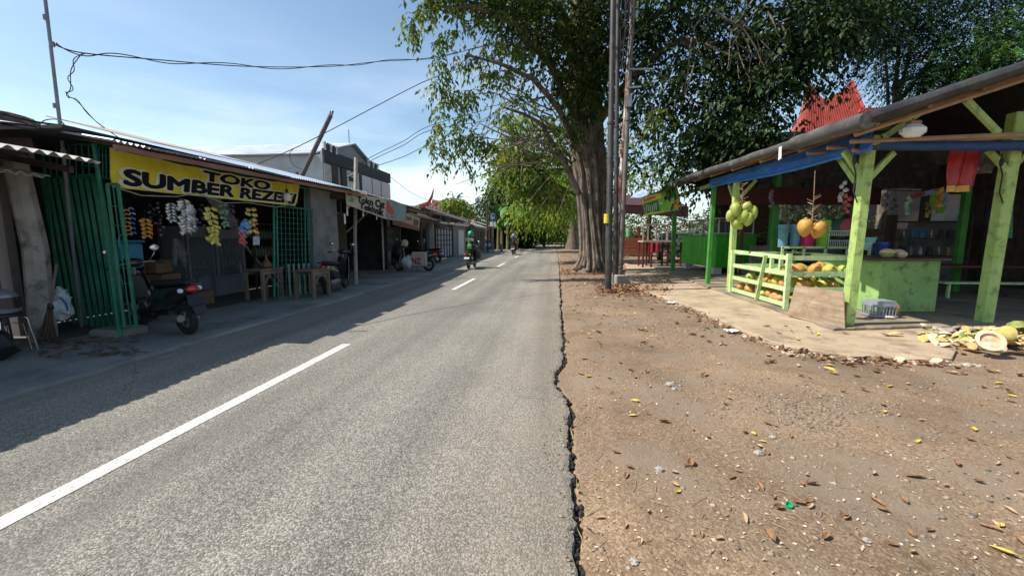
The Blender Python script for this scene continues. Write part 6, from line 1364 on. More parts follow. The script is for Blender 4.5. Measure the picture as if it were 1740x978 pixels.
# dense right-hand half of the crown, its shade put into darker leaf colours
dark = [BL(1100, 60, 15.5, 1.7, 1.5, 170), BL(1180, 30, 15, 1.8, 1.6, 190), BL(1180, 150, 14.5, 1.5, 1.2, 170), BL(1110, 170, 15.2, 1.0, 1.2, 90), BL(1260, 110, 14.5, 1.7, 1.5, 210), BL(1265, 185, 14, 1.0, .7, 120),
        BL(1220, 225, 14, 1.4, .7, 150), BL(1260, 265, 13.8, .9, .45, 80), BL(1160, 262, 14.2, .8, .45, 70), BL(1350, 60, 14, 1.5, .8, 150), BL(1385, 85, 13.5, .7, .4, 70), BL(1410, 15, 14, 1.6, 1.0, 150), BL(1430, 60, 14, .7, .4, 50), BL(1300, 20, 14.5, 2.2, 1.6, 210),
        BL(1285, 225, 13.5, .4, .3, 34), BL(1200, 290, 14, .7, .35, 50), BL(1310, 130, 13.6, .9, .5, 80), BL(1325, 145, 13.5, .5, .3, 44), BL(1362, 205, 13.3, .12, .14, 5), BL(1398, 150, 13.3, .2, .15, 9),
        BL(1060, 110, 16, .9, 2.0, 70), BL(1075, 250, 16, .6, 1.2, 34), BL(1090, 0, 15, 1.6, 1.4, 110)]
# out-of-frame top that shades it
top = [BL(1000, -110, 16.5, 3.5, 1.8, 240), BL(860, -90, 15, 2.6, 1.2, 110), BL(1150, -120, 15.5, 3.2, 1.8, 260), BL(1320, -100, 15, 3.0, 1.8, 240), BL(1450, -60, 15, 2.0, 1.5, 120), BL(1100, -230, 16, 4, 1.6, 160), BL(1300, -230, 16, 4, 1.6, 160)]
mid = [BL(930, 10, 15.5, 1.6, 1.5, 120), BL(860, -15, 14.5, 1.3, .8, 80), BL(800, -25, 13.5, 1.1, .5, 60), BL(990, 60, 16.4, 1.2, 1.6, 110), BL(930, 95, 15.6, .9, .8, 55), BL(980, 150, 16.3, .9, .9, 62), BL(905, 45, 15, 1.0, .6, 50), BL(1035, 30, 16, .9, 1.5, 60), BL(1020, 140, 16.4, .7, 1.2, 44), BL(965, 225, 16.4, .5, .5, 22), BL(845, 25, 14, .8, .4, 30), BL(740, -20, 12.5, .8, .4, 40)]
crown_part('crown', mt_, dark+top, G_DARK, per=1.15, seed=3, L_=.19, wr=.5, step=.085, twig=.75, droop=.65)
crown_part('leafy_crown', mt_, mid, leafmat('sunlit_leaf', [(.010, .026, .006), (.022, .052, .010), (.042, .09, .015), (.085, .13, .022), (.22, .19, .03)], trans=.33), per=1.7, seed=4, L_=.22, wr=.46, step=.085, twig=.6, droop=.45, twigmat=M_TWIG)  # lighter leaf colours stand for sunlight on this half
# garlands of leaves hanging on the street side
rngp = random.Random(5); gar = []
def garland(p, n_, r, k):
    for i in range(len(p)-1):
        for q in range(n_):
            f = (q+rngp.random())/n_; x = p[i][0]+(p[i+1][0]-p[i][0])*f; y = p[i][1]+(p[i+1][1]-p[i][1])*f; Y = p[i][2]+(p[i+1][2]-p[i][2])*f; gar.append((AP(x, y, Y), (r, r, r), k))
garland([(800, 5, 13), (740, 10, 12.6), (700, 20, 12.4), (695, 45, 12.4), (708, 62, 12.4)], 4, .14, 4)
garland([(850, 30, 13.6), (790, 40, 13.2), (752, 62, 13), (742, 95, 13), (752, 130, 13), (745, 165, 13)], 4, .18, 4)
garland([(752, 130, 13), (735, 150, 13)], 3, .14, 3)
garland([(860, 90, 14), (805, 95, 13.5), (780, 115, 13.4)], 4, .2, 5)
garland([(840, 150, 14), (790, 160, 13.5), (765, 165, 13.3), (750, 190, 13.2), (740, 225, 13.2), (746, 255, 13.2), (752, 285, 13.2)], 4, .17, 4)
garland([(800, 150, 13.5), (792, 190, 13.4), (778, 225, 13.4), (776, 255, 13.4), (790, 285, 13.4)], 4, .17, 4)
garland([(800, 225, 13.5), (830, 240, 13.7), (842, 262, 13.8)], 4, .2, 5)
garland([(778, 235, 13.4), (800, 245, 13.4), (820, 255, 13.5)], 3, .18, 4)
garland([(880, 120, 14.4), (850, 130, 14.2), (820, 120, 14)], 4, .28, 6)
garland([(900, 160, 15), (870, 175, 14.8), (850, 200, 14.6)], 4, .25, 4)
garland([(895, 90, 14.6), (870, 80, 14.3), (820, 65, 14)], 4, .3, 6)
garland([(1130, 180, 13), (1115, 195, 13), (1112, 215, 13)], 3, .2, 4)
crown_part('hanging_sprays', mt_, gar, G_MID, per=1.35, seed=9, L_=.17, wr=.42, step=.07, twig=.36, droop=.9, twigmat=M_TWIG)
P_ = thing  # short alias

# bright trees behind, over the road
def tree(label, base, h, blobs, m, seed, per=1, L_=.2, trunk_r=.3, bark=M_BARK, twig=.8, droop=.5, step=.1, lean=(0, 0), group=None, wr=.5, name='street_tree'):
    t_ = thing(name, label, 'tree', base, group=group); b = MB(); B = Vector(base)
    q = [B+Vector((lean[0]*(i/8)**1.3, lean[1]*(i/8), h*i/8))+Vector((.12*nz3(i, seed, 0, .7), .1*nz3(i, seed, 5, .7), 0)) for i in range(9)]; q[0].z -= .15
    b.tube(q, [trunk_r*(1.5 if i == 0 else 1.12-.08*i) for i in range(9)], 12)
    for i, bl in enumerate(blobs[:10]):
        s = q[min(8, 4+i % 5)]; e = Vector(bl[0]); mdl = s.lerp(e, .5)+Vector((0, 0, .3)); b.tube([s, mdl, e], [trunk_r*.4, trunk_r*.22, .03], 6)
    part('trunk', b, bark, t_, smooth=True); crown_part('crown', t_, blobs, m, per=per, seed=seed, L_=L_, wr=wr, step=step, twig=twig, droop=droop); return t_
GA = 'avenue trees shading the road'
tree('leaning tree with yellow-green sprays just behind the big tree', (3.1, 27, 0), 7, [BL(905, 210, 24, 1.1, 1.1, 46), BL(880, 250, 23, .8, 1.1, 36), BL(895, 290, 23, 1.2, 1.2, 75), BL(930, 300, 25, 1.2, 1.4, 80), BL(940, 230, 25, 1.1, 1.2, 55), BL(905, 322, 24, 1.3, .6, 60), BL(945, 335, 26, .6, .8, 34), BL(862, 220, 22, .5, .8, 22), BL(858, 290, 22, .5, .7, 22)], G_MID, 31, per=1.7, L_=.26, group=GA, droop=.8)
tree('second avenue tree with bright lime creeper on its trunk', (2.3, 50, 0), 9, [BL(955, 340, 38, 1.6, 1.6, 70), BL(935, 365, 42, 1.6, 1.2, 70), BL(900, 360, 40, 2.0, 1.6, 90), BL(925, 300, 42, 3.0, 2.5, 110), BL(965, 300, 40, 1.5, 2.5, 60)], G_YEL, 32, per=1.6, L_=.36, twig=1.1, trunk_r=.62, group=GA, droop=.9, step=.14)
for i, (x, y, bl, m, l_) in enumerate([
    (-8.5, 62, [BL(885, 320, 62, 4, 3.5, 150), BL(870, 280, 62, 3.5, 3, 110), BL(860, 345, 58, 2.5, 2, 90), BL(905, 360, 60, 3, 2.5, 100)], G_MID, 'tall tree on the left beyond the banana clump'),
    (4.5, 66, [BL(955, 330, 66, 4, 4, 150), BL(980, 300, 60, 4, 4, 120), BL(945, 375, 60, 2.6, 1.8, 90)], G_YEL, 'third avenue tree on the right verge'),
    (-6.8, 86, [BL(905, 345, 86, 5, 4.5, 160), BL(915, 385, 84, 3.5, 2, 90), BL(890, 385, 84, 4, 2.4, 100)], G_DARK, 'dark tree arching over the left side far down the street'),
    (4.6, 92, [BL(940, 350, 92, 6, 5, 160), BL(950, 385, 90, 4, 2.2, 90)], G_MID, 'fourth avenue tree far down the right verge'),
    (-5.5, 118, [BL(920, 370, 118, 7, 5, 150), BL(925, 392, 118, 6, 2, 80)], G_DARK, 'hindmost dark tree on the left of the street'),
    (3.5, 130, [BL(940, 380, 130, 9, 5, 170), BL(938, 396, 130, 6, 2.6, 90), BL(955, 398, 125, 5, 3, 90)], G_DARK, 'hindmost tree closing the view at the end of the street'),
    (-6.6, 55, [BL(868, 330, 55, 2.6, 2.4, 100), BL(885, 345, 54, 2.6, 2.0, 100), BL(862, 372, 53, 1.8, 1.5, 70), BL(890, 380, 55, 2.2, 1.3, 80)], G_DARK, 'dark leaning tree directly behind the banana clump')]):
    tree(l_, (x, y, 0), 6.5, bl, m, 40+i, per=3.4, L_=.38+.004*y, twig=1.3+.01*y, trunk_r=.42, group=GA, step=.2+.002*y)
# dark mass on the left behind the banana plants
for i, (px, py, Y, rx, rz_, n, lb_, m) in enumerate([(845, 355, 56, 3.2, 2.6, 190, 'round dark tree behind the bus stop sign', G_DARK), (800, 374, 60, 3.0, 1.6, 90, 'low dark tree peeping over the sheds', G_DARK), (776, 352, 38, 1.2, .7, 36, 'small leafy treetop left of the aerial mast', G_MID), (765, 345, 34, .8, .5, 22, 'small treetop behind the tiled roof', G_MID), (880, 415, 58, 2.4, 1.6, 110, 'dark shrub under the tall left trees', G_DARK)]):
    c = AP(px, py, Y); tree(lb_, (c[0], Y, 0), max(.8, c[2]-.5), [(c, (rx, rx, rz_), n), ((c[0]+rx*.5, Y, c[2]-rz_*.6), (rx*.7, rx*.7, rz_*.7), n//2)], m, 60+i, per=2.4, L_=.36, twig=.9, trunk_r=.2, step=.14)
# banana plants
M_BAN = mat('banana_leaf', (.04, .12, .02), .4, col2=(.10, .24, .035), scale=2, bump=.3)
def banana(loc, h, seed, label):
    r = random.Random(seed); t_ = thing('banana_plant', label, 'banana plant', loc, group='banana plants by the bus stop'); b = MB(); B = Vector(loc)
    b.tube([B, B+Vector((.05, 0, h*.5)), B+Vector((0, 0, h*.75))], [.16, .13, .08], 9); part('stem', b, mat('banana_stem', (.2, .17, .07), .7, var=.3), t_, smooth=True)
    for k in range(9):
        a = k*2.4+r.random(); L_ = h*r.uniform(.45, .65); tilt = r.uniform(.35, 1.1); b = MB()
        def fn(u, v):
            s = u*L_; z = h*.72+s*math.cos(tilt*.6)-.55*(s*s/L_)*math.sin(tilt); rr = s*math.sin(tilt); w_ = .30*math.sin(math.pi*min(1, .12+u*.88))**.6*(v-.5)*2
            return B+Vector((math.cos(a)*rr-math.sin(a)*w_, math.sin(a)*rr+math.cos(a)*w_, z-abs(v-.5)*.22+.03*math.sin(u*40)*abs(v-.5)))
        b.grid(fn, 14, 4); part('leaf_blade', b, M_BAN, t_, smooth=True)
for i, (px, Y, h) in enumerate([(846, 45, 4.6), (862, 47, 5.0), (878, 49, 4.4), (836, 48, 3.8), (852, 43, 3.2)]):
    p = at(px, 430, Y=Y); banana((p.x, Y, 0), h, i+3, ['banana plant right behind the bus stop sign', 'tallest banana plant of the clump', 'banana plant at the road side of the clump', 'banana plant behind the dark power pole', 'short banana plant at the front of the clump'][i])

# right-hand fine-leaved tree behind the stall
fine = [BL(1600, 60, 18, 3.2, 2.2, 300), BL(1500, 20, 18, 2.2, 1.5, 210), BL(1690, 120, 17, 2.2, 1.2, 190), BL(1590, 115, 18, 1.7, .9, 130), BL(1530, 60, 18.5, 1.1, .7, 80), BL(1620, 150, 17.5, 1.3, .6, 80), BL(1720, 20, 17, 3.0, 2.4, 230), BL(1580, -60, 18, 4.5, 2, 260), BL(1740, -80, 17, 4.5, 2, 230), BL(1800, 100, 16, 2, 2, 100), BL(1560, 150, 18, .4, .25, 12), BL(1450, 0, 18.5, 1.4, 1.0, 90)]
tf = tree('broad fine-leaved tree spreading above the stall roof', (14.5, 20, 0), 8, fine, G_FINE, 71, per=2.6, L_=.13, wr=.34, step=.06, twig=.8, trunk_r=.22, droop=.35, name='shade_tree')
crown_part('sunlit_crown', tf, [BL(1715, 75, 15.5, .9, .5, 60), BL(1730, 40, 15.5, .7, .6, 40), BL(1650, 70, 16, .9, .5, 40), BL(1640, 110, 16, 1.2, .35, 50), BL(1700, 100, 15.5, 1, .4, 50)], leafmat('lit_fine_leaf', [(.03, .10, .02), (.06, .17, .03), (.12, .26, .04)], trans=.4), seed=72, L_=.13, wr=.36, step=.06, twig=.7, droop=.3)  # brighter copy of the fine leaf colour, sunlight painted in
# trees and bushes beyond the stalls on the right
tree('feathery pale tree beyond the brown food stall', (7.5, 34, 0), 5, [BL(1110, 300, 34, 2.2, 1.2, 80), BL(1150, 285, 34, 1.8, 1.2, 60), BL(1085, 330, 36, 1.4, 1.0, 40), BL(1180, 300, 34, 1.6, 1, 50)], G_MID, 81, L_=.2, step=.12, twig=.9, trunk_r=.2, name='feathery_tree')
tree('green tree filling the gap right of the big trunk', (5, 38, 0), 6, [BL(1060, 250, 38, 2.0, 2.6, 120), BL(1085, 290, 38, 2.0, 1.6, 90), BL(1040, 330, 40, 1.6, 2.0, 80), BL(1062, 360, 38, 1.3, 1.2, 50)], G_MID, 82, L_=.3, step=.13, twig=1, trunk_r=.25, name='street_tree', group=GA)
def bush(loc, r, n, m, label, seed, L_=.13):
    t_ = thing('garden_bush', label, 'bush', loc); b = MB(); B = Vector(loc); rr = random.Random(seed)
    for i in range(7): a = i*.9; b.tube([B, B+Vector((math.cos(a)*r[0]*.3, math.sin(a)*r[1]*.3, r[2]*.9)), B+Vector((math.cos(a)*r[0]*.6, math.sin(a)*r[1]*.6, r[2]*1.5))], [.03, .02, .008], 5)
    part('stem', b, M_TWIG, t_); crown_part('foliage', t_, [((loc[0], loc[1], loc[2]+r[2]), r, n)], m, seed=seed, L_=L_, step=.08, twig=.4, droop=.4)
bush((9.6, 17.2, .09), (2.2, .7, 1.0), 420, G_YEL, 'light green bushes in the sun between the stall and brick wall', 91)
bush((8.0, 21.5, 0), (1.9, .8, 1.3), 420, G_YEL, 'bright bush seen between the tubs and the stall post', 92)
bush((12.6, 17.4, .09), (2.0, .7, .8), 200, G_MID, 'darker bush right of the sunlit bushes', 93)
bush((3.6, 60, -.05), (1.0, 2.5, .5), 60, G_YEL, 'low roadside bush beyond the second avenue tree', 94, .2)
bush((4.6, 30, -.05), (.8, 1.2, .6), 70, G_MID, 'dusty bush behind the big trunk', 95, .16)
# vine on the second trunk
vt = thing('creeper_vine', 'bright lime creeper hanging down the second avenue tree', 'creeper', (2.2, 37, 2)); crown_part('foliage', vt, [BL(958, 345, 36, .5, 1.2, 50), BL(950, 372, 36, .35, .7, 30), BL(962, 310, 36, .4, .9, 34)], G_YEL, seed=99, L_=.26, step=.1, twig=.5, droop=.9)
b = MB(); b.tube([AP(958, 390, 36), AP(960, 350, 36), AP(962, 300, 36)], .04, 5); part('stem', b, M_TWIG, vt)
for i, (x, y, r) in enumerate([(6.0, 33, 1.7), (9.2, 34, 2.0), (12.6, 33.5, 2.1), (16.5, 33, 2.3), (4.4, 40, 1.5), (20, 32, 2.4)]):
    bush((x, y, -.05), (r*1.1, r*.7, r), 330, G_DARK, ['dark bush directly behind the brown food stall', 'dark bush behind the parked van', 'dark bush behind the right end of the van', 'large dark bush beyond the bright green counter', 'dark bush further up the right verge', 'hindmost dark bush beyond the stall on the right'][i], 110+i, .26)
# ================================================================== poles, cables, vehicles, people, small things
M_POLEB = mat('black_pole_paint', (.02, .019, .019), .5, col2=(.055, .045, .04), scale=5, dirt=.4, dirtcol=(.10, .06, .04), dscale=5)
M_POLEG = mat('grey_brown_pole', (.085, .07, .06), .6, col2=(.17, .14, .12), scale=4)
M_POLER = mat('peeling_pole', (.22, .07, .04), .75, col2=(.55, .50, .46), fac=(.48, .56), scale=6, stretch=(1, 1, .4))
def spole(px0, py0, px1, py1, r, m, label, yb=None, r1=None, extra=None, group='cluster of utility poles beside the big tree'):
    g0 = gr(px0, py0, -.03); Y = g0.y; p1 = at(px1, py1, Y=Y); d = p1-g0; tp = g0+d*(1+.25)
    t_ = thing('utility_pole', label, 'pole', tuple(g0), group=group)
    b = MB(); b.tube([g0-Vector((0, 0, .1)), g0+d*.28, g0+d*.285, g0+d*.6, g0+d*.605, tp], [r, r, r*.9, r*.88, (r1 or r)*.8, (r1 or r)*.75], 14); part('shaft', b, m, t_, smooth=True)
    b = MB()
    for f in (.28, .6): c = g0+d*f; b.tube([c-d.normalized()*.03, c+d.normalized()*.03], r*1.08, 14)
    part('collar', b, m, t_, smooth=True); return t_, g0, d, Y
t1, g1, d1, YP1 = spole(1033, 498, 1042, 0, .092, M_POLEB, 'thick black utility pole carrying a small yellow tag')
c = g1+d1*.25; c = at(1031.5, 371, Y=YP1-.11); b = MB(); b.grid(lambda u, v: (c.x+.094*math.sin((u-.5)*1.8)+.0, g1.y-.100*math.cos((u-.5)*1.8), c.z+.24*(v-.5)*1.0), 8, 2, thick=.003); part('yellow_tag', b, mat('tag_yellow', (.75, .6, .02), .5), t1)
b = MB(); b.lathe((g1.x, g1.y, -.05), [(.13, 0), (.12, .12), (.106, .14)], 14); part('rust_foot', b, M_RUSTY, t1, smooth=True)
t2, g2, d2_, YP2 = spole(1045, 486, 1050, 20, .075, M_POLEB, 'thin black utility pole just behind the tagged one')
t3, g3, d3, YP3 = spole(1043.5, 482, 1070, 80, .075, M_POLER, 'leaning utility pole with peeling red and white paint')
t4, g4, d4, YP4 = spole(1052, 486, 1076, 0, .085, M_POLEG, 'grey-brown utility pole standing in a concrete block')
b = MB(); b.rbox((g4.x+.02, g4.y, .13), (.42, .42, .40), .03, Matrix.Rotation(.25, 3, 'Z')); b.rbox((g4.x+.02, g4.y-.02, -.02), (.62, .6, .14), .04, Matrix.Rotation(.25, 3, 'Z')); part('concrete_block', b, M_CONCG, t4)
b = MB(); c = at(1066, 118, Y=YP4-.1); b.bar(c, c+Vector((.75, 0, -.02)), .04); b.bar(c+Vector((.0, 0, -.5)), c+Vector((.4, 0, -.48)), .05); b.box(c+Vector((.05, -.05, -.9)), (.16, .16, .3)); part('crossarm', b, M_STEEL, t4)
rnd = random.Random(14)
# cable tangle on the poles
for i in range(9):
    x0 = 1062+rnd.uniform(-6, 10); b = MB(); q = []
    for k in range(9): q.append(at(x0+rnd.uniform(-7, 7)+k*.6, 118-k*22, Y=YP4-.14+rnd.uniform(-.05, .05)))
    b.tube(q, .013, 5); solo('looped_cable', b, M_WIRE, 'black cable bunched down the tops of the utility poles', 'cable', tuple(q[0]), group='cables bunched on the utility poles')
for f, (pa, pb) in enumerate([(g1+d1*.07, g4+d4*.07), (g1+d1*.085, g4+d4*.085)]):
    b = MB(); b.tube([pa+Vector((-.11, -.05, 0)), (pa+pb)/2+Vector((0, -.14, 0)), pb+Vector((.1, -.06, 0)), pb+Vector((.1, .1, 0)), pa+Vector((-.1, .1, 0)), pa+Vector((-.11, -.05, 0))], .008, 4); solo('tie_wire', b, M_WIRE, ['lower wire tie binding the utility poles together', 'upper wire tie binding the utility poles together'][f], 'wire', tuple(pa))
def cable(pl, r, label, twist=0, name='overhead_cable'):
    P = [at(x, y, Y=Y) for x, y, Y in pl]; b = MB(); Q = []
    for i in range(len(P)-1):
        for k in range(12):
            f = k/12; p0, p1, p2, p3 = P[max(0, i-1)], P[i], P[i+1], P[min(len(P)-1, i+2)]
            Q.append(.5*((2*p1)+(p2-p0)*f+(2*p0-5*p1+4*p2-p3)*f*f+(3*p1-p0-3*p2+p3)*f**3))
    Q.append(P[-1]); b.tube(Q, r, 6)
    if twist: b.tube([q+Vector((.02*math.cos(i*.55), .02*math.cos(i*.5), twist*math.sin(i*.42))) for i, q in enumerate(Q)], r*.9, 6)
    return solo(name, b, M_WIRE, label, 'cable', tuple(P[0]))
cable([(90, 75, 5.2), (140, 90, 5.4), (260, 101, 6.2), (420, 113, 7.6), (560, 113, 9), (640, 105, 10), (745, 96, 11.5), (900, 60, 13)], .008, 'twisted pair of cables slung from the aerial pole to the big tree', .035)
cable([(140, 90, 5.4), (121, 118, 5.4), (120, 150, 5.5), (113, 162, 5.5), (131, 172, 5.6), (165, 208, 5.8), (205, 236, 6.2)], .006, 'looped cable drooping from the twisted pair to the shop roof', .010)
cable([(0, 193, 4.2), (60, 207, 4.6), (130, 218, 5.2), (205, 240, 6.6), (330, 270, 8.5)], .013, 'upper dark cable crossing the shed roof at the left')
cable([(0, 207, 4.3), (60, 215, 4.6), (150, 232, 5.3), (230, 246, 6.6)], .011, 'lower dark cable crossing the shed roof at the left')
cable([(0, 212, 4.25), (70, 221, 4.6), (150, 226, 5.1), (215, 243, 6.3)], .009, 'lowest thin cable above the patchy awning')
cable([(60, 222, 5), (75, 205, 5), (100, 204, 5), (110, 218, 5), (90, 232, 5), (62, 235, 5)], .007, 'coil of thin cable tangled round the aerial pole')
cable([(430, 282, 12), (500, 252, 12.6), (560, 222, 13.2), (640, 180, 14), (725, 137, 15), (800, 110, 16)], .014, 'cable rising from the blue roof past the leaning pole into the tree')
cable([(500, 252, 12.6), (492, 262, 12.6), (498, 280, 12.8), (514, 288, 13)], .009, 'short cable loop hanging by the leaning pole')
for i, (a, c) in enumerate([((640, 262, 19), (730, 214, 19)), ((640, 268, 19), (730, 222, 19)), ((640, 282, 19), (730, 247, 19))]):
    cable([(590, 290+i*6, 16), a, ((a[0]+c[0])/2, (a[1]+c[1])/2+2, 19), c, (830, 185+i*20, 19)], .014, ['uppermost of three cables running from the white building to the tree', 'middle of the three cables between the white building and the tree', 'lowest wavy cable between the white building and the tree'][i])
cable([(620, 272, 23), (665, 302, 26), (700, 328, 29), (740, 345, 33)], .014, 'cable descending from the white building behind the workshop')
cable([(770, 333, 30), (810, 336, 34), (850, 336, 40)], .012, 'thin cable from the aerial mast towards the far trees')
cable([(820, 245, 13.5), (830, 215, 13.5), (838, 160, 13.5)], .008, 'loose wire hanging among the leaf garlands')
cable([(1116, 150, 12.5), (1107, 190, 12.5), (1108, 225, 12.5), (1120, 240, 12.5), (1135, 239, 12.5)], .012, 'pale looped wire dangling under the dark crown')

# ---- scooters
M_TYRE = mat('tyre_rubber', (.02, .02, .02), .85, var=.3, scale=30)
M_SEAT = mat('seat_vinyl', (.015, .015, .016), .55)
def lens(n, c, e=0):
    m = mat(n, c, .15, var=.1, coat=1); return m
M_TAILR, M_AMB, M_LENS = lens('tail_red', (.45, .01, .015)), lens('amber_lens', (.7, .3, .02)), lens('clear_lens', (.75, .85, .9))
def scooter(label, loc, rz, paint, group=None, retro=False, steer=0, lean=0, plate=None, name='scooter', box=False):
    t_ = thing(name, label, 'scooter', loc, rz, group); P = lambda n, b, m, s=True, par=None: part(n, b, m, par or t_, world=False, smooth=s)
    for x, nm in ((-.62, 'rear'), (.64, 'front')):
        b = MB(); R = .255 if not retro else .235; tr_ = .052
        b.tube([(x+(R-tr_)*math.cos(a), 0, R+(R-tr_)*math.sin(a)) for a in [i*math.pi/12 for i in range(25)]], tr_, 8, cap=False, flat=1.0); w_ = P('wheel', b, M_TYRE)
        b = MB(); rim = []
        b.tube([(x+(R-2*tr_)*math.cos(a), 0, R+(R-2*tr_)*math.sin(a)) for a in [i*math.pi/10 for i in range(21)]], .014, 6, cap=False)
        for k in range(5): a = k*1.2566; b.bar((x, 0, R), (x+(R-2*tr_)*math.cos(a), 0, R+(R-2*tr_)*math.sin(a)), .03, .022, up=(0, 1, 0))
        b.tube([(x, -.05, R), (x, .05, R)], .045, 10); P('rim', b, M_STEEL, par=w_)
    b = MB(); sw = .15 if retro else .125
    b.loft([(-.93, 0, .70, .03, .03), (-.88, 0, .69, .07, .07), (-.72, 0, .64, sw*.95, .12), (-.45, 0, .58, sw+.01, .16), (-.15, 0, .52, sw, .19), (.0, 0, .42, sw*.9, .13), (.06, 0, .34, .10, .05)], 14); P('rear_body', b, paint)
    b = MB(); b.loft([(-.86, 0, .79, .06, .025), (-.7, 0, .79, .12, .045), (-.4, 0, .765, .135, .05), (-.1, 0, .745, .11, .045), (.03, 0, .73, .05, .03)], 12); P('seat', b, M_SEAT)
    b = MB(); b.rbox((.2, 0, .29), (.46, .24, .07), .02); b.bar((-.05, 0, .24), (.42, 0, .24), .16, .06); P('floorboard', b, M_BLACKP)
    b = MB(); wd = .19 if not retro else .2
    b.grid(lambda u, v: (.40+.13*v+.10*math.cos((u-.5)*2.6)-.02, wd*(1-.25*v*v)*math.sin((u-.5)*2.9), .27+.62*v), 12, 8, thick=.02); P('front_shield', b, paint)
    b = MB(); b.loft([(.44, 0, .62, .1, .22), (.52, 0, .74, .09, .18), (.60, 0, .84, .05, .08)], 10); P('inner_shield', b, M_BLACKP)
    b = MB(); b.grid(lambda u, v: (.64+.30*math.cos(.4+u*2.0), .06*(v-.5)*2, .26+.30*math.sin(.4+u*2.0)), 12, 4, thick=.008); P('front_fender', b, paint)
    b = MB(); b.grid(lambda u, v: (-.62+.31*math.cos(1.3+u*1.7), .065*(v-.5)*2, .26+.31*math.sin(1.3+u*1.7)), 10, 4, thick=.008); P('rear_fender', b, M_BLACKP)
    b = MB()
    for s in (-1, 1): b.tube([(.645, s*.075, .25), (.57, s*.07, .62), (.52, s*.05, .85)], .018, 7)
    P('fork', b, M_STEEL)
    b = MB(); b.tube([(.49, 0, .85), (.46, 0, 1.0)], .03, 8); b.tube([(.36, -.33, 1.0), (.42, -.2, 1.03), (.46, 0, 1.02), (.42, .2, 1.03), (.36, .33, 1.0)], .013, 7); hb_ = P('handlebar', b, M_STEEL)
    b = MB(); b.tube([(.345, -.36, .995), (.385, -.25, 1.01)], .02, 7); b.tube([(.345, .36, .995), (.385, .25, 1.01)], .02, 7); P('grip', b, M_RUBBER, par=hb_)
    b = MB(); b.ball((.49, 0, 1.03), (.10, .16, .075), 12, 8); P('handlebar_cover', b, paint, par=hb_)
    for s in (-1, 1):
        b = MB(); b.tube([(.42, s*.2, 1.04), (.40, s*.27, 1.14), (.38, s*.28, 1.2)], .006, 5); m_ = P('mirror', b, M_CHROME)
        b = MB(); b.ball((.385, s*.28, 1.23), (.02, .062, .045 if not retro else .06), 12, 7); P('mirror_glass', b, M_CHROME, par=m_)
    b = MB(); b.ball((.60, 0, 1.0 if retro else .84), (.05, .085, .065), 12, 8); P('headlight', b, M_LENS)
    b = MB(); b.ball((-.93, 0, .70), (.045, .085, .05), 12, 8); P('tail_light', b, M_TAILR)
    for s in (-1, 1): b = MB(); b.ball((-.86, s*.12, .69), (.05, .035, .035), 10, 6); P('indicator', b, M_LENS if retro else M_AMB)
    b = MB(); b.loft([(-.80, .15, .30, .05, .05), (-.7, .155, .3, .055, .055), (-.35, .15, .27, .05, .05), (-.2, .13, .25, .02, .02)], 10); P('exhaust', b, M_STEEL)
    b = MB(); b.loft([(-.7, -.11, .28, .04, .07), (-.4, -.11, .28, .06, .09), (-.1, -.09, .28, .05, .07)], 10); P('engine', b, M_STEEL)
    b = MB(); b.bar((-.9, 0, .62), (-1.0, 0, .42), .17, .015); b.bar((-.99, 0, .46), (-1.02, 0, .36), .16, .015); P('mudguard', b, M_BLACKP)
    b = MB(); b.box((-.985, 0, .52), (.008, .24, .085), Matrix.Rotation(.45, 3, 'Y')); pl_ = P('license_plate', b, M_BLACKP if plate == 'black' else mat('plate_white', (.6, .6, .58), .5), False)
    b = MB(); b.tube([(-.85, -.12, .82), (-.97, -.08, .80), (-.97, .08, .80), (-.85, .12, .82)], .014, 6); P('grab_rail', b, M_BLACKP)
    b = MB(); b.tube([(-.1, -.1, .2), (-.02, -.22, .03)], .01, 5); P('side_stand', b, M_STEEL)
    t_.rotation_euler = (lean, 0, rz); return t_
P_BLK = mat('scooter_black', (.012, .013, .015), .22, var=.2, coat=.7); P_RED = mat('scooter_red', (.5, .01, .015), .22, var=.1, coat=.8); P_MAR = mat('scooter_maroon', (.28, .015, .03), .25, coat=.6); P_WHT = mat('scooter_white', (.6, .6, .6), .25, coat=.6)
# retro scooter in front of the shop: rear wheel towards the camera
def facing(px_r, py_r, px_f, py_f, z=.035):
    a, c = gr(px_r, py_r, z), gr(px_f, py_f, z); d = (c-a).normalized(); return a, d, math.atan2(d.y, d.x)
a = gr(322, 568, .04); hd = math.atan2(.31, -.95); ctr = a+Vector((math.cos(hd), math.sin(hd), 0))*.62
s1 = scooter('glossy black retro scooter parked in front of the grocery shop', (ctr.x, ctr.y, .04), hd, P_BLK, retro=True, plate='black', lean=-.10)
b = MB(); b.rbox((.56, 0, .52), (.02, .1, .05), .005); part('badge', b, M_CHROME, s1, world=False)
M_SCR = mat('silver_script', (.5, .5, .5), .3, metal=.6)
b = MB()
for i in range(9): b.tube([(-.42+i*.03, -.166, .56), (-.405+i*.03, -.168, .60+.015*(i % 3)), (-.395+i*.03, -.166, .57)], .004, 4)
part('script_badge', b, M_SCR, s1, world=False)
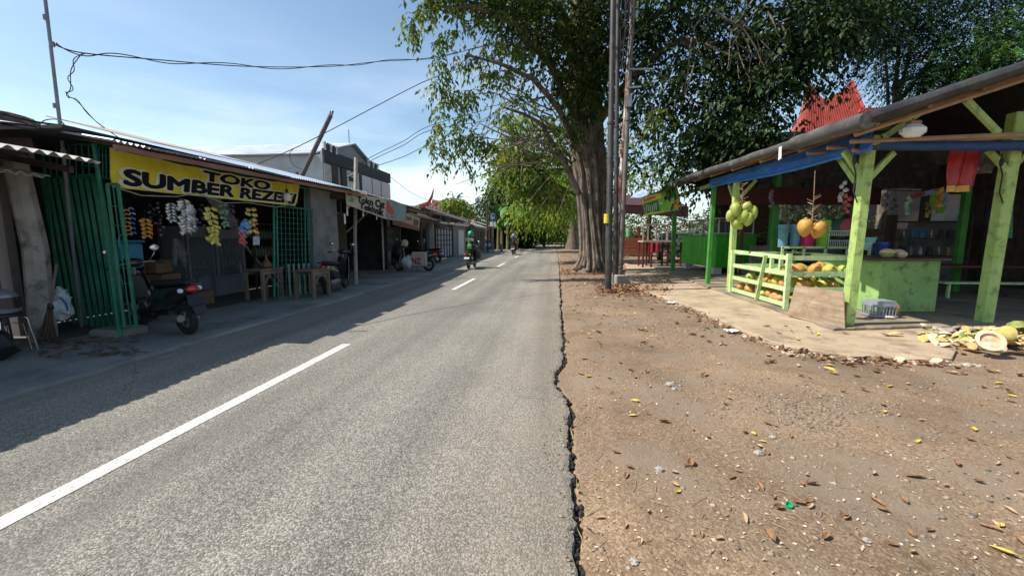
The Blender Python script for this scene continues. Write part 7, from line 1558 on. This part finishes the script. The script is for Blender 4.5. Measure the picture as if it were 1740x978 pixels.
# parked in front of the workshop, seen from its right side, pointing left
a, d, hd = facing(734, 462, 672, 455); ctr = gr(704, 460, .035); hd = math.atan2(-.02, -1)
s2 = scooter('black scooter with a beige delivery bag parked before the workshop', (ctr.x, ctr.y, .035), hd, P_BLK, lean=.10)
bgt = thing('delivery_bag', 'beige canvas delivery bag with red letters slung over the scooter', 'bag', (ctr.x, ctr.y, .45), hd)
for s in (-1, 1):
    b = MB(); b.rbox((-.30, s*.24, .07), (.68, .14, .56), .05); part('pannier', b, mat('beige_canvas', (.38, .34, .27), .85, col2=(.48, .44, .36), scale=5, bump=.3), bgt, world=False)
b = MB(); b.grid(lambda u, v: (-.63+.66*u, -.2+.4*v, .36+.03*math.sin(v*3.14)), 6, 6, thick=.03); part('saddle_flap', b, mat('beige_canvas', (.38, .34, .27)), bgt, world=False, smooth=True)
text('lettering', 'NZ', mat('bag_red', (.4, .02, .03), .7), bgt, (-.02, .315, -.10), (-1, 0, 0), (0, 0, 1), .36, .24, bold=.03, depth=.008, world=False)
text('lettering', 'NZ', mat('bag_red', (.4, .02, .03), .7), bgt, (-.48, -.315, -.10), (1, 0, 0), (0, 0, 1), .36, .24, bold=.03, depth=.008, world=False)
b = MB(); w0 = ctr+Vector((math.cos(hd)*.22, math.sin(hd)*.22, 0)); pr_ = Vector((math.sin(hd), -math.cos(hd), 0)); pw = w0+(-pr_ if pr_.y > 0 else pr_)*.24; pw.z = .42
b.ball(pw, (.22, .16, .25), 14, 9, rough=.7, seed=12); solo('white_sack', b, mat('crumpled_white_film', (.5, .5, .5)), 'white plastic sack hung on the footboard of the delivery scooter', 'bag', tuple(pw), smooth=True)
hp_ = Vector((ctr.x+math.cos(hd)*.40, ctr.y+math.sin(hd)*.40, 1.09)); helmet('helmet', tuple(hp_), hd, mat('cream_shell', (.50, .45, .27), .4, coat=.4), 'cream helmet on the handlebar of the delivery scooter', .15)
# red one behind, more scooters in the dark
a = gr(741, 447, .035); s3 = scooter('red scooter seen from behind the delivery bag scooter', (a.x-.55, a.y+.4, .035), math.atan2(.35, -1), P_RED, lean=-.08)
for i, (px, py, h_, l_) in enumerate([(640, 445, 2.6, 'black scooter at the left of the workshop row'), (655, 441, 2.2, 'black scooter second in the dim workshop row'), (612, 452, 2.4, 'dark scooter parked under the cream banner'), (700, 441, 2.0, 'dark scooter behind the seated man')]):
    p = gr(px, py, .035); scooter(l_, (p.x, p.y, .035), h_, P_BLK, group='scooters standing in the workshop')
# covered motorbike by the grey wall
p = Vector((-6.05, 10.6, .035)); s5 = scooter('dark scooter squeezed between the outer table and grey wall', (-5.72, 10.35, .035), math.pi/2+.15, P_BLK, lean=.05)

# ---- riders and people
SKIN = mat('brown_skin', (.22, .11, .065), .6, var=.12, scale=6)
def seated_rider(bike_loc, rz, shirt, trousers, helm, label, hlabel, scale=1.0):
    t_ = thing('person', label, 'person', bike_loc, rz)
    J = [(-.28, 0, .86), (-.24, 0, 1.02), (-.19, 0, 1.2), (-.16, 0, 1.36), (-.14, 0, 1.45), (-.12, 0, 1.56)]
    E = [(0, 1), (1, 2), (2, 3), (3, 4), (4, 5)]; Rr = [(.16, .13), (.14, .11), (.17, .12), (.17, .10), (.055, .055), (.085, .09)]
    for s in (-1, 1):
        k = len(J); J += [(-.15, s*.18, 1.38), (-.02, s*.24, 1.17), (.20, s*.29, 1.07), (.33, s*.30, 1.03)]; E += [(3, k), (k, k+1), (k+1, k+2), (k+2, k+3)]; Rr += [.065, .05, .038, .035]
        k = len(J); J += [(-.20, s*.10, .84), (.16, s*.15, .82), (.12, s*.14, .42), (.22, s*.15, .36)]; E += [(0, k), (k, k+1), (k+1, k+2), (k+2, k+3)]; Rr += [.095, .075, .05, .04]
    bd_ = skin_body('body', J, E, Rr, shirt, t_)
    b = MB(); b.ball((-.11, 0, 1.58), (.085, .075, .11), 12, 8); b.ball((-.03, 0, 1.56), (.02, .015, .02), 6, 5); part('head', b, SKIN, t_, world=False, smooth=True)
    for s in (-1, 1):
        b = MB(); b.loft([(-.2, s*.10, .84, .085, .085), (.0, s*.13, .84, .095, .09), (.16, s*.15, .82, .085, .08)], 10); 
        b.tube([(.15, s*.15, .82), (.14, s*.145, .6), (.12, s*.14, .42)], [.085, .07, .058], 10); part('trouser_leg', b, trousers, t_, world=False, smooth=True)
        b = MB(); b.loft([(.04, s*.15, .345, .04, .035), (.14, s*.15, .35, .048, .04), (.28, s*.15, .335, .04, .025)], 10); part('shoe', b, M_BLACKP, t_, world=False, smooth=True)
        b = MB(); b.ball((.35, s*.30, 1.03), (.045, .04, .035), 8, 6)
        for f_ in range(4): b.tube([(.37, s*(.275+f_*.02), 1.045), (.405, s*(.275+f_*.02), 1.03), (.40, s*(.275+f_*.02), 1.0)], .009, 5)
        b.tube([(.34, s*.27, 1.02), (.37, s*.255, 1.0)], .01, 5); part('hand', b, SKIN, t_, world=False, smooth=True)
    return t_
def hel_at(t, loc, rz, m, label):
    c = Vector((-.11*math.cos(rz), -.11*math.sin(rz), 1.49)); return helmet('helmet', (loc[0]+c.x, loc[1]+c.y, loc[2]+c.z), rz, m, label, .145)
a = gr(797, 457); hd = math.pi/2-.03; L1 = (a.x+.0, a.y+.62, 0)
scooter('black scooter ridden away by the green-helmeted rider', L1, hd, P_BLK)
r1 = seated_rider(L1, hd, mat('black_jacket', (.03, .03, .033), .8, var=.3, scale=8), mat('dark_trousers', (.02, .02, .025), .85), None, 'rider in a black jacket with grey shoulders riding away', '')
hel_at(r1, L1, hd, mat('green_shell', (.02, .28, .14), .3, coat=.5), 'bright green helmet on the nearer rider')
b = MB(); b.loft([(-.38, 0, .98, .08, .08), (-.35, 0, 1.02, .11, .14), (-.29, 0, 1.05, .09, .15)], 12); bp_ = thing('backpack', 'lime green backpack on the nearer rider', 'backpack', L1, hd); part('pack_body', b, mat('lime_pack', (.05, .3, .05), .7, var=.3), bp_, world=False, smooth=True)
b = MB(); b.bar((-.34, .05, 1.2), (-.28, -.02, 1.42), .06, .02); b.rbox((-.41, 0, .98), (.03, .16, .14), .01); part('strap', b, mat('lime_pack', (.06, .42, .05)), bp_, world=False)
b = MB(); b.grid(lambda u, v: (-.33+.02*math.cos((u-.5)*3)-.0, .19*(u-.5)*2, 1.30+.13*v-.06*abs(u-.5)), 8, 3, thick=.02); part('shoulder_panel', b, mat('grey_panel', (.22, .22, .24), .8), r1, world=False, smooth=True)
b = MB(); b.rbox((L1[0]+.36, L1[1]-.1, .66), (.22, .34, .42), .02); solo('carry_box', b, M_BLACKP, 'black box carried at the right of the nearer rider', 'box', (L1[0]+.36, L1[1]-.1, .45))
a = gr(872, 433); L2 = (a.x, a.y+.62, 0); scooter('maroon scooter ridden by the second rider down the road', L2, hd, P_RED)
r2 = seated_rider(L2, hd, mat('dark_coat', (.02, .02, .03), .85), mat('dark_trousers', (.02, .02, .025)), None, 'second rider in dark clothes on the maroon scooter', '')
hel_at(r2, L2, hd, mat('white_black_shell', (.25, .25, .27), .3), 'grey helmet on the second rider')
for i, (px, py, h_, sh, l_, pn) in enumerate([(949, 412, -math.pi/2, mat('pink_shirt', (.5, .3, .3), .8), 'oncoming rider in a pale pink shirt by the right verge', P_WHT), (931, 410, math.pi/2, mat('plum_shirt', (.12, .03, .06), .8), 'distant rider in plum clothes ahead of the oncoming one', P_MAR)]):
    p = gr(px, py); LL = (p.x, p.y, 0); scooter(['pale scooter coming towards the camera far down the road', 'maroon scooter far down the middle of the road'][i], LL, h_, pn); rr_ = seated_rider(LL, h_, sh, mat('dark_trousers', (.02, .02, .025)), None, l_, '')
    hel_at(rr_, LL, h_, mat('white_shell', (.6, .6, .62), .3) if i == 0 else P_MAR, ['white helmet on the oncoming rider', 'maroon helmet on the distant rider'][i])
# seated man in the workshop, facing the street and looking at his phone
def man(label, loc, rz, shirt, trousers, cap=None, sit=True):
    t_ = thing('person', label, 'person', loc, rz)
    J = [(0, 0, .52), (0.02, 0, .70), (.04, 0, .88), (.05, 0, 1.02), (.08, 0, 1.12), (.12, 0, 1.20)]; E = [(0, 1), (1, 2), (2, 3), (3, 4), (4, 5)]; Rr = [(.16, .14), (.15, .12), (.17, .12), (.17, .1), (.055, .055), (.08, .08)]
    for s in (-1, 1):
        k = len(J); J += [(.05, s*.19, 1.0), (.10, s*.23, .78), (.28, s*.12, .86), (.34, s*.06, .9)]; E += [(3, k), (k, k+1), (k+1, k+2), (k+2, k+3)]; Rr += [.065, .05, .035, .035]
        k = len(J); J += [(.06, s*.1, .5), (.44, s*.17, .5), (.42, s*.17, .12), (.54, s*.18, .06)]; E += [(0, k), (k, k+1), (k+1, k+2), (k+2, k+3)]; Rr += [.1, .075, .05, .04]
    skin_body('body', J, E, Rr, shirt, t_)
    b = MB(); b.ball((.14, 0, 1.24), (.09, .075, .115), 12, 9); b.ball((.23, 0, 1.22), (.02, .015, .025), 6, 5)
    for s in (-1, 1): b.ball((.13, s*.078, 1.235), (.02, .012, .03), 6, 5)
    part('head', b, SKIN, t_, world=False, smooth=True)
    for s in (-1, 1):
        b = MB(); b.ball((.36, s*.05, .91), (.045, .03, .04), 8, 6)
        for f_ in range(4): b.tube([(.37, s*.05, .93-f_*.018), (.405, s*.035, .935-f_*.018), (.41, s*.005, .93-f_*.018)], .008, 5)
        b.tube([(.35, s*.03, .94), (.37, s*.01, .965)], .009, 5); part('hand', b, SKIN, t_, world=False, smooth=True)
        b = MB(); b.loft([(.0, s*.1, .5, .1, .09), (.25, s*.14, .51, .1, .09), (.44, s*.17, .5, .085, .08)], 10); b.tube([(.43, s*.17, .5), (.42, s*.17, .14)], [.08, .06], 10); part('trouser_leg', b, trousers, t_, world=False, smooth=True)
    b = MB()
    if cap:
        b.lathe((.13, 0, 1.27), [(.095, 0), (.096, .04), (.08, .08), (.04, .1), (.01, .105)], 14); b.grid(lambda u, v: (.20+.09*v*math.cos((u-.5)*1.6), .085*math.sin((u-.5)*2.4), 1.285-.02*v), 8, 3, thick=.008); part('cap', b, cap, t_, world=False, smooth=True)
    else: b.ball((.115, 0, 1.27), (.1, .085, .1), 12, 8); part('hair', b, M_BLACKP, t_, world=False, smooth=True)
    return t_
p = gr(683, 452, .03); man('seated man in a white cap and dark jacket looking at his phone', (p.x-.5, p.y+.6, .03), -.55, mat('navy_jacket', (.015, .02, .035), .8), mat('dark_trousers', (.02, .02, .025)), M_WHITE)
b = MB(); b.box((p.x-.1, p.y+.36, 1.0), (.02, .07, .13), Matrix.Rotation(-.5, 3, 'Z')); 
b2 = MB(); b2.rbox((p.x-.5, p.y+.6, .24), (.42, .42, .4), .03); solo('work_stool', b2, M_DWOOD, 'dark block stool under the seated man', 'stool', (p.x-.5, p.y+.6, .03))
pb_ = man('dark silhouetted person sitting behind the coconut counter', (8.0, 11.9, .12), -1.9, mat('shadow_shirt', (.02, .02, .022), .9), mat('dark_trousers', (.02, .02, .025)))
pb_.scale = (1.08, 1.08, 1.08)
b = MB(); b.rbox((8.0, 11.9, .33), (.4, .4, .46), .02); solo('plastic_stool', b, M_RTARP, 'dark red stool under the person behind the counter', 'stool', (8.0, 11.9, .09))
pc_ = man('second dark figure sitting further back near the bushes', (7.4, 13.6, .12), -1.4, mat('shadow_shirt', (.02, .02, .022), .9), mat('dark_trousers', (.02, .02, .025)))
b = MB(); b.rbox((7.4, 13.6, .33), (.4, .4, .46), .02); solo('plastic_stool', b, M_RTARP, 'dark red stool under the further seated figure', 'stool', (7.4, 13.6, .09))

# ---- dark car beyond the stalls
cr = thing('parked_car', 'dark parked van with a pale roof behind the long table', 'car', (7.4, 27, .03), 0)
C = MB(); cx, cy = 7.6, 26.0
def carbody(secs, n=16): 
    b = MB(); b.loft(secs, n, p=4); return b
b = MB(); b.loft([(-2.1, 0, .72, .70, .22), (-1.95, 0, .75, .82, .34), (-1.2, 0, .78, .86, .38), (0, 0, .78, .87, .4), (1.6, 0, .78, .87, .42), (2.05, 0, .76, .84, .40), (2.15, 0, .72, .78, .3)], 16, p=4); b.v = [(y+cx, x+cy, z) for x, y, z in b.v]; part('car_body', b, mat('car_black', (.02, .022, .025), .2, coat=1), cr, smooth=True)
b = MB(); b.loft([(-1.25, 0, 1.1, .78, .05), (-.75, 0, 1.35, .74, .28), (0, 0, 1.42, .74, .33), (1.5, 0, 1.42, .74, .33), (2.0, 0, 1.25, .74, .2)], 16, p=4); b.v = [(y+cx, x+cy, z) for x, y, z in b.v]; part('cabin_glass', b, mat('car_glass', (.06, .08, .09), .08, coat=1), cr, smooth=True)
b = MB(); b.loft([(-.85, 0, 1.67, .66, .03), (-.6, 0, 1.72, .7, .05), (1.6, 0, 1.74, .7, .05), (1.8, 0, 1.68, .66, .03)], 12, p=4); b.v = [(y+cx, x+cy, z) for x, y, z in b.v]; part('roof_panel', b, M_WHITE, cr, smooth=True)
for s in (-1, 1):
    b = MB(); b.bar((cx+s*.74, cy-1.25, 1.08), (cx+s*.68, cy-.75, 1.66), .05); b.bar((cx+s*.77, cy+.2, 1.1), (cx+s*.7, cy+.2, 1.68), .06); part('door_pillar', b, M_WHITE, cr)
    b = MB(); b.ball((cx+s*.62, cy-2.02, .82), (.2, .1, .1), 12, 8); part('headlight', b, M_LENS, cr, smooth=True)
    for y in (-1.35, 1.35):
        b = MB(); b.tube([(cx+s*.70, cy+y, .33), (cx+s*.90, cy+y, .33)], .33, 18); w_ = part('wheel', b, M_TYRE, cr, smooth=True)
        b = MB(); b.tube([(cx+s*.88, cy+y, .33), (cx+s*.91, cy+y, .33)], .19, 14); part('rim', b, M_STEEL, w_, smooth=True)
b = MB(); b.rbox((cx, cy-2.15, .45), (1.5, .12, .24), .04); part('bumper', b, M_GREYP, cr); b = MB(); b.box((cx, cy-2.16, .75), (.8, .06, .16)); part('grille', b, M_CHROME, cr)

# ---- husk heap at the right edge
M_HK = {'cream': M_HUSK, 'yellow': mat('yellow_rind', (.42, .31, .06), .8, col2=(.58, .46, .2), scale=9), 'green': mat('green_rind', (.12, .16, .04), .7, col2=(.36, .4, .1), scale=9), 'orange': mat('orange_rind', (.55, .24, .08), .75, col2=(.68, .42, .2), scale=9), 'grey': mat('dried_rind', (.22, .19, .15), .9, col2=(.36, .31, .25), scale=9)}
def husk_proto(nm, m, L_, W_, curl):
    b = MB(); b.grid(lambda u, v: ((u-.5)*L_, (v-.5)*W_*math.sin(math.pi*min(.97, max(.03, u)))**.7, curl*(1-4*(u-.5)**2)-curl*1.2*(2*(v-.5))**2*.5+.005*nz3(u*4, v*4, W_, 1)), 8, 4, thick=.014)
    return solo('husk_slice', b, m, 'x', 'husk slice', world=False, smooth=False)
rh = random.Random(31); protos = [husk_proto(k, M_HK[k], L_, W_, c) for k, L_, W_, c in (('cream', .17, .09, .02), ('yellow', .2, .08, .03), ('green', .15, .09, .03), ('orange', .14, .1, .02), ('grey', .22, .13, .04), ('yellow', .14, .1, .02), ('cream', .12, .1, .03))]
HL = ['cream-fleshed husk slice in the heap by the right post', 'long yellow husk slice in the heap by the right post', 'green-skinned husk slice in the heap by the right post', 'orange husk slice in the heap by the right post', 'large dried grey husk slice at the top of the heap', 'short yellow husk slice in the heap by the right post', 'small cream husk slice in the heap by the right post']
hc = gr(1712, 588, .05); used_h = set()
for i in range(230):
    a = rh.uniform(0, 6.28); r = rh.random()**.7; x = hc.x+.15+r*1.05*math.cos(a); y = hc.y+.18+r*.62*math.sin(a); hgt = .16*max(0, 1-r)**.8+.02
    if x > hc.x+1.2: continue
    k = rh.choice([0, 1, 2, 3, 5, 6, 1, 0]) if (y < hc.y+.4 or rh.random() < .3) else rh.choice([4, 4, 0])
    loc = (x, y, .05+hgt*rh.uniform(.4, 1)+.015); rot = (rh.uniform(-.7, .7), rh.uniform(-.6, .6), rh.uniform(0, 6.28))
    o = protos[k] if k not in used_h else dup(protos[k], loc)
    used_h.add(k); o.location = loc; o.rotation_euler = rot; o['label'] = HL[k]; o['group'] = 'husk slices heaped by the right post'; s = rh.uniform(.7, 1.25); o.scale = (s, s, s)
def half_coco(p, r, rot, label, m=M_HUSK):
    t_ = thing('halved_coconut', label, 'halved coconut', tuple(p)); b = MB(); prof = [(.01, -r), (r*.6, -r*.82), (r*.95, -r*.3), (r, 0), (r*.93, .03*r), (r*.72, 0), (r*.68, -r*.3), (r*.4, -r*.55), (.01, -r*.6)]
    M = rot; b.lathe((0, 0, 0), prof, 18); b.v = [tuple(M @ Vector(v)+Vector(p)) for v in b.v]; part('husk_bowl', b, m, t_, smooth=True)
    b = MB(); b.lathe((0, 0, 0), [(r*.66, -r*.28), (r*.4, -r*.53), (.01, -r*.58)], 16); b.v = [tuple(M @ Vector(v)*1.0+Vector(p)+M @ Vector((0, 0, .004))) for v in b.v]; part('inner_shell', b, mat('brown_shell', (.45, .22, .11), .7, col2=(.7, .55, .42), scale=9), t_, smooth=True)
half_coco(gr(1684, 578, .22)+Vector((0, 0, .0)), .135, Matrix.Rotation(R_(52), 3, 'X') @ Matrix.Rotation(R_(-18), 3, 'Y'), 'halved coconut husk facing up at the front of the heap')
half_coco(gr(1730, 560, .26), .12, Matrix.Rotation(R_(150), 3, 'X'), 'upturned dull green husk half on top of the heap', M_HK['green'])
half_coco(gr(1712, 568, .26), .11, Matrix.Rotation(R_(100), 3, 'Y'), 'yellow-green husk half at the right of the heap', M_HK['yellow'])
for i, (px, py) in enumerate([(1520, 569), (1512, 544), (1528, 613), (1590, 615), (1632, 557), (1568, 557)]):
    k = (1, 0, 0, 0, 3, 6)[i]; p = gr(px, py, .06 if py < 600 else 0); o = dup(protos[k], (p.x, p.y, p.z+(.05 if py < 560 else .02)), (rh.uniform(-.2, .2), rh.uniform(-.2, .2), .2*i)); o['label'] = ['single long yellow husk slice on the slab before the box counter', 'cream husk slice on the slab at the counter foot', 'cream husk slice on the dirt below the slab edge', 'small cream husk slice on the dirt by the slab corner', 'orange husk scrap at the foot of the right post', 'tiny cream husk scrap between the two near posts'][i]; o['group'] = 'stray husk slices'

# ---- fallen leaves
LCOL = {'brown': mat('brown_dry_leaf', (.15, .075, .035), .8, col2=(.30, .17, .09), scale=30), 'yellow': mat('yellow_dry_leaf', (.42, .29, .03), .7, col2=(.60, .46, .08), scale=30), 'tan': mat('tan_dry_leaf', (.34, .22, .12), .8, col2=(.48, .34, .2), scale=30)}
def leaf_proto(m, L_, W_, curl, seed):
    b = MB(); b.grid(lambda u, v: ((u-.5)*L_, (v-.5)*W_*max(.03, math.sin(math.pi*min(.98, .04+u*.95)))**.8, curl*(2*(v-.5))**2*math.sin(math.pi*u)+curl*.6*(u-.5)**2*4+.004*nz3(u*5, v*5, seed, 1)), 8, 4, thick=.0015)
    b.tube([(-.5*L_, 0, curl*.6), (-.68*L_, .004, curl*.8)], .0018, 3); return solo('fallen_leaf', b, m, 'x', 'fallen leaf', world=False)
lp = [leaf_proto(LCOL['brown'], .13, .05, .018, 1), leaf_proto(LCOL['brown'], .10, .05, .03, 2), leaf_proto(LCOL['tan'], .12, .04, .02, 3), leaf_proto(LCOL['yellow'], .11, .05, .012, 4), leaf_proto(LCOL['tan'], .09, .045, .026, 5)]
LL_ = ['flat brown leaf fallen on the dirt verge', 'curled brown leaf fallen on the dirt verge', 'narrow tan leaf fallen on the dirt verge', 'yellow leaf fallen on the dirt verge', 'small curled tan leaf fallen on the dirt verge']
used_l = set(); rl = random.Random(77)
spots = [(1075, 706, 3), (1296, 750, 3), (1280, 738, 3), (1503, 703, 3), (1555, 811, 0), (1535, 849, 0), (1700, 890, 3), (1580, 900, 0), (1362, 822, 0), (1380, 822, 1), (1308, 915, 1), (1560, 752, 3), (1655, 729, 3), (1725, 802, 0), (1625, 789, 0), (1720, 673, 3), (1128, 717, 1), (1000, 640, 3), (985, 912, 3), (1410, 628, 3), (1470, 665, 0), (1500, 690, 0), (1455, 640, 0), (1525, 708, 2), (1232, 690, 1), (1175, 790, 1), (1168, 793, 0), (1590, 586, 0)]
for i in range(210):
    px = rl.uniform(965, 1740); py = 500+rl.random()**1.4*440
    if nz3(px*.01, py*.014, 0, 1) < -.12 and rl.random() < .8: continue
    if py < 505+(px-1100)*.2: py += 60
    spots.append((px, py, rl.choice([0, 0, 1, 1, 2, 4, 4, 3 if rl.random() < .3 else 1])))
for i_, (px, py, k) in enumerate(spots):
    p = gr(px, py)
    if p.x < edge_x(p.y)+.05: 
        if rl.random() < .9: continue
    on_slab = (p.x > 3.2 and p.y > 5.9-(p.x-3.2)*.25)
    z = (.055 if on_slab else verge_z(p.x, p.y)); loc = (p.x, p.y, z+.008); rot = (rl.uniform(-.25, .25), rl.uniform(-.25, .25), rl.uniform(0, 6.28)); s = rl.uniform(.3, .62)*(1.35 if k == 3 or i_ < 28 else 1) if py > 640 else rl.uniform(.6, 1.1)
    o = lp[k] if k not in used_l else dup(lp[k], loc); used_l.add(k); o.location = loc; o.rotation_euler = rot; o.scale = (s, s, s); o['label'] = LL_[k]; o['group'] = 'fallen leaves on the dirt verge'
# leaf litter drifts (uncountable)
def litter(name, n, fn, m, seed, L_=.11, wr=.5):
    rng = np.random.default_rng(seed); P = []; 
    while len(P) < n:
        p = fn(rng)
        if p is not None: P.append(p)
    P = np.array(P); D = rng.normal(size=(n, 3))*np.array([1, 1, .25]); N = rng.normal(size=(n, 3))*.4+np.array([0, 0, 1.]); Ls = L_*(.5+rng.random(n)*.8)
    o = bpy.data.objects.new(name, leaf_mesh(name, P, D, N, Ls, Ls*wr, rng.random(n), m)); COL.objects.link(o); o['kind'] = 'stuff'; return o
M_LIT = leafmat('litter_leaf', [(.07, .03, .02), (.17, .07, .04), (.28, .13, .06), (.42, .27, .13)], trans=.05, rough=.8)
def pile(rng):
    px, py = rng.uniform(1020, 1140), 488+rng.normal()*8+0; px += rng.normal()*8
    p = gr(px, py); return (p.x, p.y, max(0, verge_z(p.x, p.y))+.02+abs(rng.normal())*.03*(1-abs(px-1085)/90 if abs(px-1085) < 90 else 0))
litter('leaf_litter', 1500, pile, M_LIT, 3)
def tree_foot(rng):
    a = rng.uniform(0, 6.28); r = .9+abs(rng.normal())*.6; x, y = 1.6+r*math.cos(a)*1.1, 17.7+r*math.sin(a); return (x, y, verge_z(x, y)+.02) if x > edge_x(y) else None
litter('leaf_litter', 700, tree_foot, M_LIT, 4)
def along(rng):
    y = 5.4+rng.random()**.8*30; x = edge_x(y)+.1+abs(rng.normal())*1.6; return (x, y, verge_z(x, y)+.012) if not (x > 2.5 and y > 7) else None
litter('leaf_litter', 900, along, leafmat('litter_leaf2', [(.12, .06, .03), (.25, .14, .07), (.42, .30, .17), (.55, .4, .1)], trans=.05, rough=.8), 5, .08)
def slabedge(rng):
    t = rng.random(); pl = [(1078, 486), (1150, 512), (1240, 550), (1340, 590), (1450, 607), (1600, 612)]; k = min(4, int(t*5)); f = t*5-k; px = pl[k][0]*(1-f)+pl[k+1][0]*f; py = pl[k][1]*(1-f)+pl[k+1][1]*f; p = gr(px+rng.normal()*9, py+abs(rng.normal())*7+2)
    return (p.x, p.y, verge_z(p.x, p.y)+.012)
litter('leaf_litter', 500, slabedge, M_LIT, 6, .09)
def crumbs(rng):
    p = gr(rng.uniform(985, 1740), rng.uniform(640, 978)); return (p.x, p.y, verge_z(p.x, p.y)+.004)
litter('wood_chips', 900, crumbs, leafmat('chip', [(.2, .12, .07), (.45, .34, .22), (.6, .52, .4)], trans=0, rough=.9), 7, .022)
def grassd(rng):
    y = rng.choice([2.0, 2.3, 3.1, 2.9, 4.6, 5.0])+rng.normal()*.07; return (edge_x(y)+.03+abs(rng.normal())*.03, y, -.05)
litter('dry_grass', 130, grassd, leafmat('straw', [(.3, .22, .1), (.45, .38, .18), (.2, .26, .06)], trans=.2), 8, .11, .07)
# twigs
b = MB()
for i in range(46):
    p = gr(rl.uniform(990, 1500), rl.uniform(640, 960)); a = rl.uniform(0, 3.14); L2_ = rl.uniform(.05, .16); z = verge_z(p.x, p.y)+.004; d = Vector((math.cos(a), math.sin(a), 0))*L2_
    b.tube([Vector((p.x, p.y, z)), Vector((p.x, p.y, z+.006))+d*.5+Vector((.01, .01, 0)), Vector((p.x, p.y, z))+d], .0017, 4)
o = struct('twig_litter', b, mat('straw_twig', (.22, .14, .08), .9, col2=(.4, .28, .17))); o['kind'] = 'stuff'
# paper scraps, bottle cap
t_ = thing('bottle_cap', 'small bright green bottle cap lying on the dirt', 'bottle cap', tuple(gr(1340, 862))); p = gr(1340, 862); p.z = verge_z(p.x, p.y)+.012
b = MB(); b.lathe(p, [(.016, -.01), (.018, .008), (.015, .008), (.014, -.006)], 18, rot=Matrix.Rotation(.35, 3, 'X')); part('cap_ring', b, mat('cap_green', (.0, .38, .12), .35), t_, smooth=True)
for i, (px, py, w_, l_) in enumerate([(1243, 565, .15, 'crumpled white paper lying near the slab edge'), (1140, 516, .14, 'white scrap beside the leaf pile'), (1005, 462, .3, 'pale plastic scrap at the foot of the big tree')]):
    p = gr(px, py, .0); p.z = max(verge_z(p.x, p.y), 0)+.02; b = MB(); b.grid(lambda u, v: (p.x+w_*(u-.5)*1.3, p.y+w_*(v-.5), p.z+.03*nz3(u*4, v*4, i, 1)+.02), 8, 6, thick=.002); solo('paper_scrap', b, M_WHITEP, l_, 'paper scrap', tuple(p))
for i in range(16):
    px, py = rl.uniform(1000, 1720), rl.uniform(620, 965); p = gr(px, py); s = rl.uniform(.006, .013); z = verge_z(p.x, p.y)+.003; b = b if i else MB(); b.box((p.x, p.y, z), (s*1.6, s, s*.3), Matrix.Rotation(rl.uniform(0, 3), 3, 'Z') @ Matrix.Rotation(rl.uniform(-.4, .4), 3, 'X'))
o = struct('eggshell_debris', b, mat('white_chip', (.62, .62, .6), .7, var=.1)); o['kind'] = 'stuff'
for i, (px, py, s) in enumerate([(1140, 655, .05), (1145, 662, .028), (1078, 952, .022), (1290, 770, .035), (1472, 920, .02), (1313, 743, .025), (1222, 618, .03), (1120, 800, .03)]):
    p = gr(px, py); b = MB(); b.ball((p.x, p.y, verge_z(p.x, p.y)+s*.25), (s, s*.8, s*.5), 9, 6, rough=.6, seed=i); solo('loose_stone', b, mat('pale_stone', (.33, .30, .27), .9, var=.2, scale=30), ['pale flat stone near the middle of the verge', 'small pebble touching the pale flat stone', 'pebble at the bottom of the verge by the road edge', 'grey stone below the yellow leaves', 'small stone at the lower right of the dirt', 'whitish stone beside the yellow leaves', 'stone between the paper scrap and road edge', 'stone left of the brown leaf pair'][i], 'stone', (p.x, p.y, 0))
